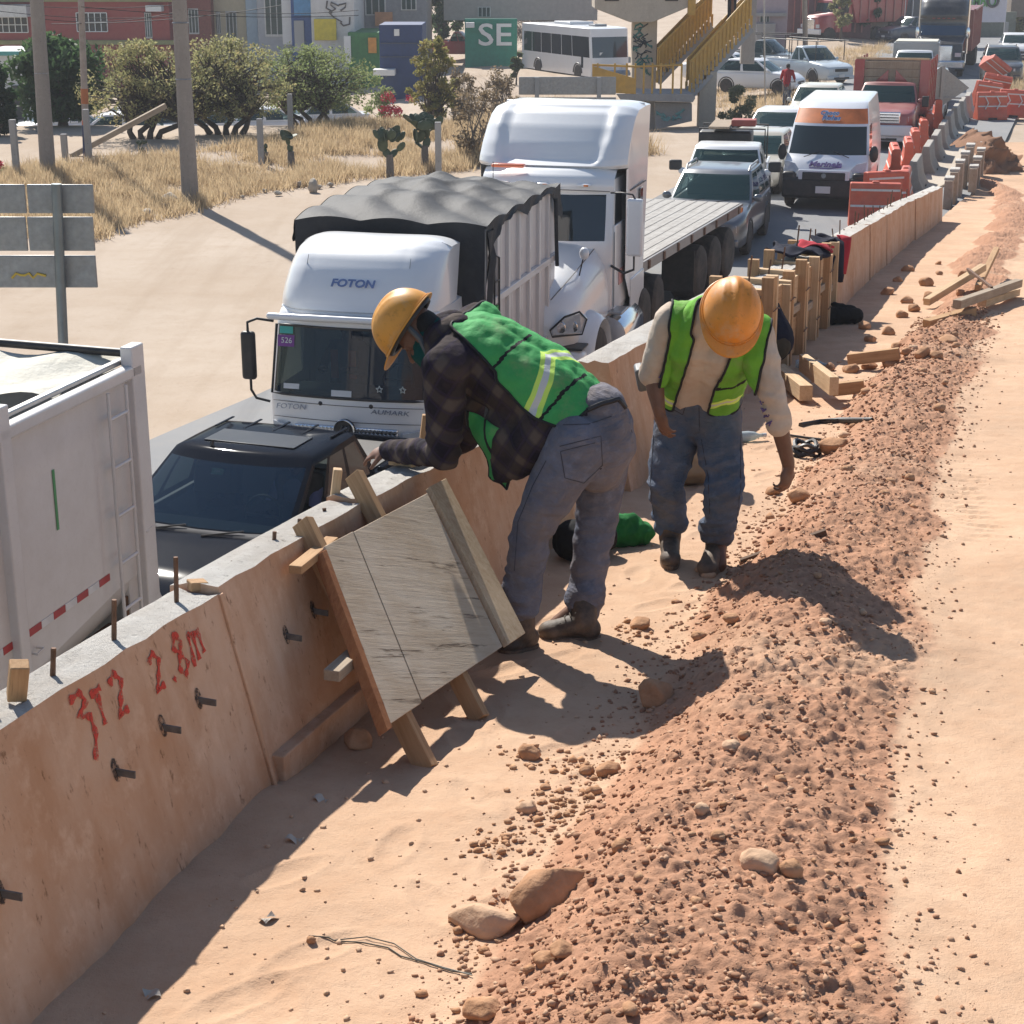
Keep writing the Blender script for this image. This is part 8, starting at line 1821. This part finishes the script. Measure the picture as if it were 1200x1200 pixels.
# ---------------- loose site things ----------------
def on_site(p, q, w_, h_, label, mat, lift=.03, name='timber_beam', l2=None, group=None):
    a, b = on_dirt(*p), on_dirt(*q); a.z += h_ / 2 + lift; b.z += h_ / 2 + (l2 if l2 is not None else lift); return tag(plank(name, a, b, w_, h_, mat), label, 'timber', group)
on_site((912, 447), (944, 474), .10, .12, 'pale timber beam lying nearest the formwork', WOODL)
on_site((940, 448), (976, 478), .07, .14, 'pale timber beam crossing over the other two, pointing at the camera', WOODL, .10)
on_site((975, 468), (1012, 462), .07, .10, 'short brown timber block at the right of the crossed beams', WOOD)
on_site((993, 432), (1053, 430), .06, .10, 'flat timber board lying in the dirt behind the orange clods', WOOD)
on_site((1085, 362), (1150, 340), .08, .08, 'long pale board lying towards the dirt pile', WOODL, .04, l2=.25)
on_site((1120, 372), (1192, 350), .09, .09, 'weathered beam lying on the pile at right, upper one', WOODG, .10, l2=.14)
on_site((1085, 385), (1140, 368), .10, .09, 'brown timber half buried in the dirt pile', WOOD, .0)
on_site((1150, 362), (1190, 348), .10, .08, 'short pale beam stub beside the weathered beam', WOODL, .02)
on_site((1132, 340), (1160, 362), .03, .03, 'thin dark stake lying across the beams', RUST, .22, 'stake')
on_site((1145, 345), (1165, 322), .07, .07, 'small tilted board on the far side of the beams', WOOD, .05, l2=.3)
on_site((868, 662), (968, 628), .035, .03, 'thin dark stick lying on the dirt pile behind the stooping worker', M('dark_stick', (.11, .065, .04), .9), .0, 'stick')
on_site((575, 640), (598, 612), .09, .09, 'grey timber lying at the foot of the wall behind the board', WOODG, .25); on_site((585, 662), (606, 622), .12, .16, 'plywood-sided beam at the foot of the wall beside the worker', WOODL, .06)
# blocks and tools on the wall top
def top_block(y, n, sz, rz, label, mat, z=.70, tilt=0.0, name='wood_block'):
    p = wall_pt(y, n, z + sz[2] / 2 - .01); o = rbox(name, tuple(p), sz, mat, None, .004, rot=(tilt, R(8), rz)); return tag(o, label, 'wood block')
top_block(4.07, -.22, (.05, .045, .11), R(20), 'upright wood offcut on the wall top at left', WOOD, .71, R(14)); top_block(3.93, -.25, (.08, .05, .04), R(50), 'small flat wood offcut beside the upright one at left', WOODL, .715)
top_block(6.42, -.30, (.035, .04, .12), R(10), 'small upright stake on the wall top behind the board', WOODL, .71); top_block(5.18, -.25, (.06, .05, .03), R(30), 'tiny orange-brown chip at the first wall joint', WOOD, .69)
top_block(7.45, -.33, (.05, .05, .16), R(5), 'upright orange-brown block before the truck bumper', WOOD, .70, R(-6)); top_block(7.15, -.26, (.24, .12, .06), R(60), 'flat broad wood block on the wall under the worker hand', WOODL, .70)
cl = thing('clamp', 'steel form clamp and rods lying on the wall by the worker', 'clamp', tuple(wall_pt(7.2, -.20, .70)))
d = wdir(7.2); mb = MB(); mb.box((0, 0, .03), (.10, .10, .05)); mb.build('jaw', STL, cl, bevel=.004); mb = MB(); mb.tube([V(0, 0, .04), d * .34 + V(0, 0, .04)], .014, 8); mb.build('rod', STL, cl, smooth=60); mb = MB(); mb.tube([V(.05, 0, .03), V(.05, 0, .03) + d * .42], .011, 8); mb.build('rod', RUST, cl, smooth=60); rbox('plate', tuple(d * .2 + V(-.03, 0, .015)), (.1, .3, .02), WOODG, cl, .004, rot=(0, 0, yaw(.3)))
# bags, bottles, cables
mb = MB(); b = on_dirt(726, 640); cap(mb, (-.1, 0, .06), (.12, .06, .05), .075, .06); cap(mb, (-.05, .02, .1), (.06, .06, .10), .06, .05); o = remesh(mb, 'green_bag', cloth('green_bag_cloth', (.02, .17, .04), .4), None, .009, 3, .010, 14); o.location = b; tag(o, 'crumpled green and black bag on the ground behind the bending worker', 'bag')
mb = MB(); b = on_dirt(690, 655); cap(mb, (-.08, 0, .10), (.05, .04, .10), .10, .09); o = remesh(mb, 'black_backpack', cloth('black_cloth', (.012, .012, .013), .3), None, .01, 3, .008, 12); o.location = b; tag(o, 'black backpack on the ground between the bending worker legs and the wall', 'bag')
mb = MB(); b = on_dirt(812, 566); cap(mb, (0, 0, .14), (.02, .02, .42), .14, .11); cap(mb, (.02, .02, .42), (.0, .03, .60), .10, .05); o = remesh(mb, 'sack', cloth('tan_sack_cloth', (.36, .27, .18), .3), None, .012, 4, .014, 9); o.location = b; tag(o, 'tan cloth sack standing behind the stooping worker legs', 'sack')
mb = MB(); b = on_dirt(826, 540); cap(mb, (0, 0, .07), (.12, .05, .06), .07, .06); cap(mb, (.03, 0, .12), (.06, .03, .3), .05, .03); o = remesh(mb, 'green_cloth', cloth('green_bag_cloth', (.02, .17, .04), .4), None, .009, 3, .010, 14); o.location = b; tag(o, 'small green cloth bundle beside the tan sack', 'cloth')
def bottle(px, py, label, mat, lab, rz):
    b = on_dirt(px, py); o = thing('bottle', label, 'bottle', (b.x, b.y, b.z + .04), rz); MB().lathe([(.001, -.14), (.034, -.14), (.037, -.12), (.037, .03), (.030, .07), (.013, .11), (.013, .14), (.001, .14)], axis='x', n=16).build('bottle_body', mat, o, smooth=50); MB().lathe([(.001, .135), (.015, .135), (.015, .16), (.001, .16)], axis='x', n=12).build('cap', M('cap_white', (.6, .6, .6), .5), o)
    if lab: MB().lathe([(.0375, -.075), (.0382, -.07), (.0382, .01), (.0375, .015)], axis='x', n=16).build('paper_label', lab, o, smooth=50)
CLR = glass('clear_plastic', (.55, .60, .62), .12, .35)
bottle(951, 432, 'plastic bottle with red label lying near the crossed beams', CLR, M('red_label', (.50, .02, .03), .5), R(-10)); bottle(872, 518, 'empty clear plastic bottle lying behind the stooping worker arm', CLR, None, R(15))
def cable(label, pix, r, mat, cat='cable', name='cable', lift=.012):
    pts = [on_dirt(*p) + V(0, 0, lift) for p in pix]; mb = MB(); mb.tube(pts, r, 6); return tag(mb.build(name, mat, smooth=60), label, cat)
cable('flat black cable bundle on the ground behind the clods', [(938, 500), (960, 496), (985, 494), (1010, 494), (1022, 493)], .020, BLK); cable('second thin black cable beside the cable bundle', [(925, 512), (945, 515), (962, 517)], .010, BLK)
mb = MB(); b = on_dirt(943, 534); [mb.tube([V(.10 * math.cos(t + k) * (1 - .1 * k), .08 * math.sin(t + k), .02 + .02 * k + .015 * math.sin(3 * t + k)) for t in np.linspace(0, 6.28, 19)[:-1]], .014, 5, closed=True) for k in range(4)]; o = mb.build('rope_coil', BLK, smooth=60); o.location = b; o['kind'] = 'stuff' if False else ''; del o['kind']; tag(o, 'small coil of black rope beside the stooping worker hand', 'rope')
cable('thin bent wire lying on the packed dirt in the foreground', [(362, 1098), (385, 1100), (392, 1104), (425, 1106), (455, 1112), (470, 1122), (500, 1130), (530, 1140), (553, 1142)], .0022, M('dull_wire', (.16, .15, .12), .6), 'wire', 'wire', .004); cable('second strand of thin wire beside the bent foreground wire', [(392, 1104), (430, 1100), (462, 1108), (488, 1126), (520, 1136), (553, 1145)], .0018, M('dull_wire', (.16, .15, .12), .6), 'wire', 'wire', .006)
# rocks and clods one can pick out
CLAY = M('clay_clod', (.42, .215, .105), .95, var=.3, scale=9, bump=.6, bscale=22, dist=.02, dirt=((.55, .36, .23), .5, 5)); CLAYP = M('dusty_rock', (.52, .33, .205), .95, var=.22, scale=9, bump=.5, bscale=22, dist=.02, dirt=((.62, .43, .29), .5, 5))
def rock(px, py, s, label, mat=CLAY, sq=(1, 1, .75), seed=0, group=None): o = stone(px, py, s, label, mat=mat, seed=seed, group=group, name='rock', sq=sq, onp=True); o['category'] = 'rock'; return o
o = rock(568, 1088, .105, 'pale dusty rock lying on the packed dirt in the foreground', CLAYP, (1.15, .62, .5), 11); o.rotation_euler = (0, 0, R(-20))
o = rock(640, 1062, .125, 'long potato-shaped brown rock at the foot of the pile', CLAY, (1.35, .62, .62), 12); o.rotation_euler = (0, R(-8), R(42))
rock(768, 822, .075, 'large orange clod at the pile edge by the worker shadow', CLAY, (1, 1, .85), 13); rock(750, 736, .05, 'orange-brown clod right of the boot of the bending worker', CLAY, seed=14); rock(622, 888, .045, 'small orange clod below the plywood board', CLAY, seed=15); rock(891, 1020, .06, 'pale rock half buried on the pile in the foreground', CLAYP, seed=16); rock(713, 908, .045, 'rounded clod at the left edge of the pile', CLAY, seed=17); rock(978, 528, .09, 'big orange clod right of the black rope coil', CLAY, (1.2, .8, .8), 18); rock(935, 585, .07, 'brown clod under the reaching hand', CLAY, seed=19); rock(905, 578, .05, 'orange clod left of the reaching hand', CLAY, seed=20); rock(998, 436, .08, 'pair-forming large orange clod before the flat board', CLAY, seed=21); rock(1018, 432, .07, 'orange clod right of the large one before the flat board', CLAY, seed=22); rock(972, 434, .06, 'orange clod near the plastic bottle', CLAY, seed=23); rock(365, 1104, .016, 'tiny clod at the left end of the foreground wire', CLAY, seed=24); rock(660, 1118, .035, 'clod below the potato-shaped rock', CLAY, seed=25); rock(640, 1130, .035, 'clod in the lower left fringe of the pile', CLAY, seed=26); rock(565, 1190, .05, 'brown clod at the bottom edge of the picture', CLAY, seed=27); rock(420, 874, .06, 'clod in the shade beneath the plywood board', CLAY, seed=28)
random.seed(11)
for i in range(40):
    y = random.uniform(4.2, 16) ; u = random.uniform(-.12, .8); l, r = float(lerp_pts(PL, y)), float(lerp_pts(PR, y)); x = l + (r - l) * u; z = plat_z(x, y); s = random.uniform(.012, .028) * (1 + .06 * y); mb = MB(); mb.sph((0, 0, 0), 1, 6, sq=(1, random.uniform(.7, 1), random.uniform(.6, .85))); o = mb.build('rock', random.choice((CLAY, CLAYP, CLAY)), smooth=50); of = V(i * 3.1, i * 1.7, 0)
    for v in o.data.vertices: p = v.co.normalized(); v.co = v.co * (1 + .35 * noise.noise(p * 1.7 + of) + .12 * noise.noise(p * 4 + of)) * s
    o.location = (x, y, z + s * .3); tag(o, 'loose clay clod lying on the windrow of dug dirt', 'rock', 'loose clods on the dirt pile')
# rows of rocks along the far wall foot
for i, (px, py) in enumerate(((1020, 400), (1012, 385), (1040, 392), (1058, 372), (1070, 365), (1088, 352), (1085, 335), (1100, 322), (1100, 310), (1062, 355), (1050, 408), (1042, 430), (1062, 420), (1080, 415), (1098, 420), (1110, 405), (1125, 345), (1130, 325), (1040, 345), (1052, 330), (1064, 318))): rock(px, py, random.uniform(.05, .10), 'orange clod among those strewn along the far wall', CLAY, seed=60 + i, group='clods strewn along the far wall')
# paper scraps
for px, py, lab in ((376, 938, 'grey paper scrap in the wall shadow right of the joint'), (315, 1078, 'pale curled scrap on the sunlit dirt'), (178, 1166, 'pale scrap in the wall shadow at the bottom left'), (345, 985, 'small pale scrap at the shadow edge')):
    b = on_dirt(px, py); mb = MB(); mb.grid(lambda u, v: V((u - .5) * .05, (v - .5) * .035, .006 + .008 * math.sin(u * 4 + v * 3)), 5, 5); o = mb.build('paper_scrap', M('scrap_paper', (.45, .40, .34), .8)); o.location = b; o.rotation_euler = (0, 0, px); tag(o, lab, 'scrap')
# loose crumbs and gravel
def crumbs(name, n, seed, smin, smax, fn, mat):
    rng = np.random.default_rng(seed); ph = (1 + 5 ** .5) / 2; iv = np.array([(-1, ph, 0), (1, ph, 0), (-1, -ph, 0), (1, -ph, 0), (0, -1, ph), (0, 1, ph), (0, -1, -ph), (0, 1, -ph), (ph, 0, -1), (ph, 0, 1), (-ph, 0, -1), (-ph, 0, 1)], float) / 1.9
    fi = np.array([(0, 11, 5), (0, 5, 1), (0, 1, 7), (0, 7, 10), (0, 10, 11), (1, 5, 9), (5, 11, 4), (11, 10, 2), (10, 7, 6), (7, 1, 8), (3, 9, 4), (3, 4, 2), (3, 2, 6), (3, 6, 8), (3, 8, 9), (4, 9, 5), (2, 4, 11), (6, 2, 10), (8, 6, 7), (9, 8, 1)])
    x, y = fn(rng, n); z, _ = plat_height(x, y); s = smin + (smax - smin) * rng.random(n) ** 3.2; s = s * (1 + y * .05); q = iv[None] * (1 + .35 * rng.normal(size=(n, 12, 1)).clip(-1, 1)) * s[:, None, None] * np.stack([.8 + .4 * rng.random(n), .8 + .4 * rng.random(n), .55 + .3 * rng.random(n)], 1)[:, None]
    v = q + np.stack([x, y, z + s * .25], 1)[:, None]; f = fi[None] + (np.arange(n) * 12)[:, None, None]; return npmesh(name, v.reshape(-1, 3), f.reshape(-1, 3), mat, 'stuff', smooth=False)
def pile_pts(rng, n):
    y = 3.4 + 15 * rng.random(n) ** 1.7; l, r = lerp_pts(PL, y), lerp_pts(PR, y); u = rng.beta(1.5, 2.0, n) * 1.25 - .12; return l + (r - l) * u, y
def flat_pts(rng, n):
    y = 3.4 + 12 * rng.random(n) ** 1.6; l = lerp_pts(PL, y); w0 = np.interp(y, _WY, _WX); return w0 + .1 + (l - w0) * (1 - rng.random(n) ** 1.8 * 1.0) * 1.0, y
def right_pts(rng, n):
    y = 3.4 + 14 * rng.random(n) ** 1.6; r = lerp_pts(PR, y); return r - .15 + rng.random(n) ** 2.5 * 1.6, y
GRAV = M('pile_gravel', (.36, .185, .105), .95, var=.3, scale=9); GRAV2 = M('pile_gravel_pale', (.48, .29, .18), .95, var=.3, scale=9)
crumbs('loose_gravel', 12000, 1, .0012, .0105, pile_pts, GRAV); crumbs('loose_gravel', 6000, 2, .0015, .010, pile_pts, GRAV2); crumbs('loose_gravel', 350, 7, .005, .018, pile_pts, CLAY); crumbs('loose_gravel', 1500, 3, .001, .009, flat_pts, CLAYP); crumbs('loose_gravel', 900, 4, .001, .007, right_pts, GRAV2)
# clod clusters on the flat near the pile edge
def clus(rng, n):
    cs = [on_dirt(*p) for p in ((640, 955), (600, 985), (660, 940), (575, 990), (620, 890), (560, 1100), (690, 900), (740, 740))]; k = rng.integers(0, len(cs), n); c = np.array([(p.x, p.y) for p in cs])[k]; return c[:, 0] + rng.normal(size=n) * .055, c[:, 1] + rng.normal(size=n) * .07
crumbs('loose_gravel', 420, 6, .002, .014, clus, CLAY)
# seated drivers
def driver(parent, x, y, z, shirt, vest=None, lab='person'):
    """seated driver inside a vehicle: a thing of its own"""
    mw = Matrix.Translation(parent.location) @ Euler(parent.rotation_euler).to_matrix().to_4x4(); p = mw @ V(x, y, z); o = thing('person', lab, 'person', tuple(p), parent.rotation_euler.z)
    mb = MB(); cap(mb, (0, .05, .0), (0, .08, .42), .14, .16); cap(mb, (-.17, .06, .46), (.17, .06, .46), .08, .08)
    for s in (-1, 1): cap(mb, (s * .2, .05, .44), (s * .25, -.16, .22), .06, .05); cap(mb, (s * .25, -.16, .22), (s * .13, -.38, .28), .05, .04)
    remesh(mb, 'shirt', shirt, o, .016, 4, .004, 9)
    if vest:
        for s in (-1, 1): rbox('vest_panel', (s * .11, -.105, .28), (.09, .03, .34), vest, o, .012)
    mb = MB(); head(mb, (0, .04, .70), (0, 0, 1), (0, -1, 0)); cap(mb, (0, .06, .45), (0, .05, .62), .06, .06); cap(mb, (0, .05, 0), (0, .06, .45), .1, .1)
    for s in (-1, 1): cap(mb, (s * .2, .05, .42), (s * .25, -.16, .22), .035, .035); cap(mb, (s * .25, -.16, .22), (s * .13, -.38, .28), .035, .028); hand(mb, (s * .13, -.38, .28), (0, -.6, .4), (0, -.4, -.6), s, .8, .9)
    remesh(mb, 'body', SKIN, o, .008, 3); mb = MB(); ell(mb, (0, .055, .755), (V(.082, 0, 0), V(0, .095, 0), V(0, 0, .075)), 8); mb.build('hair', M('black_hair', (.012, .010, .009), .8), o, smooth=60); return o
driver(ft, -.35, 1.05, 1.18, cloth('dark_shirt', (.03, .03, .045)), M('orange_vest', (.75, .12, .03), .8), 'truck occupant in an orange vest behind the box truck windscreen')
driver(suv, .42, 2.35, .80, shirt_b, None, 'driver in a blue shirt at the open window of the black pickup')

# thin dusty air over the site
mb = MB(); mb.box((0, 130, 9), (420, 340, 28)); hz = mb.build('haze', M('haze_dummy', (1, 1, 1))); hz.data.materials.clear(); hm = bpy.data.materials.new('haze_air'); hm.use_nodes = True; nt = hm.node_tree; nt.nodes.clear(); pv = nt.nodes.new('ShaderNodeVolumePrincipled'); pv.inputs['Color'].default_value = (.93, .95, 1, 1); pv.inputs['Density'].default_value = .0007; mo_ = nt.nodes.new('ShaderNodeOutputMaterial'); nt.links.new(pv.outputs[0], mo_.inputs['Volume']); hz.data.materials.append(hm); hz['kind'] = 'stuff'
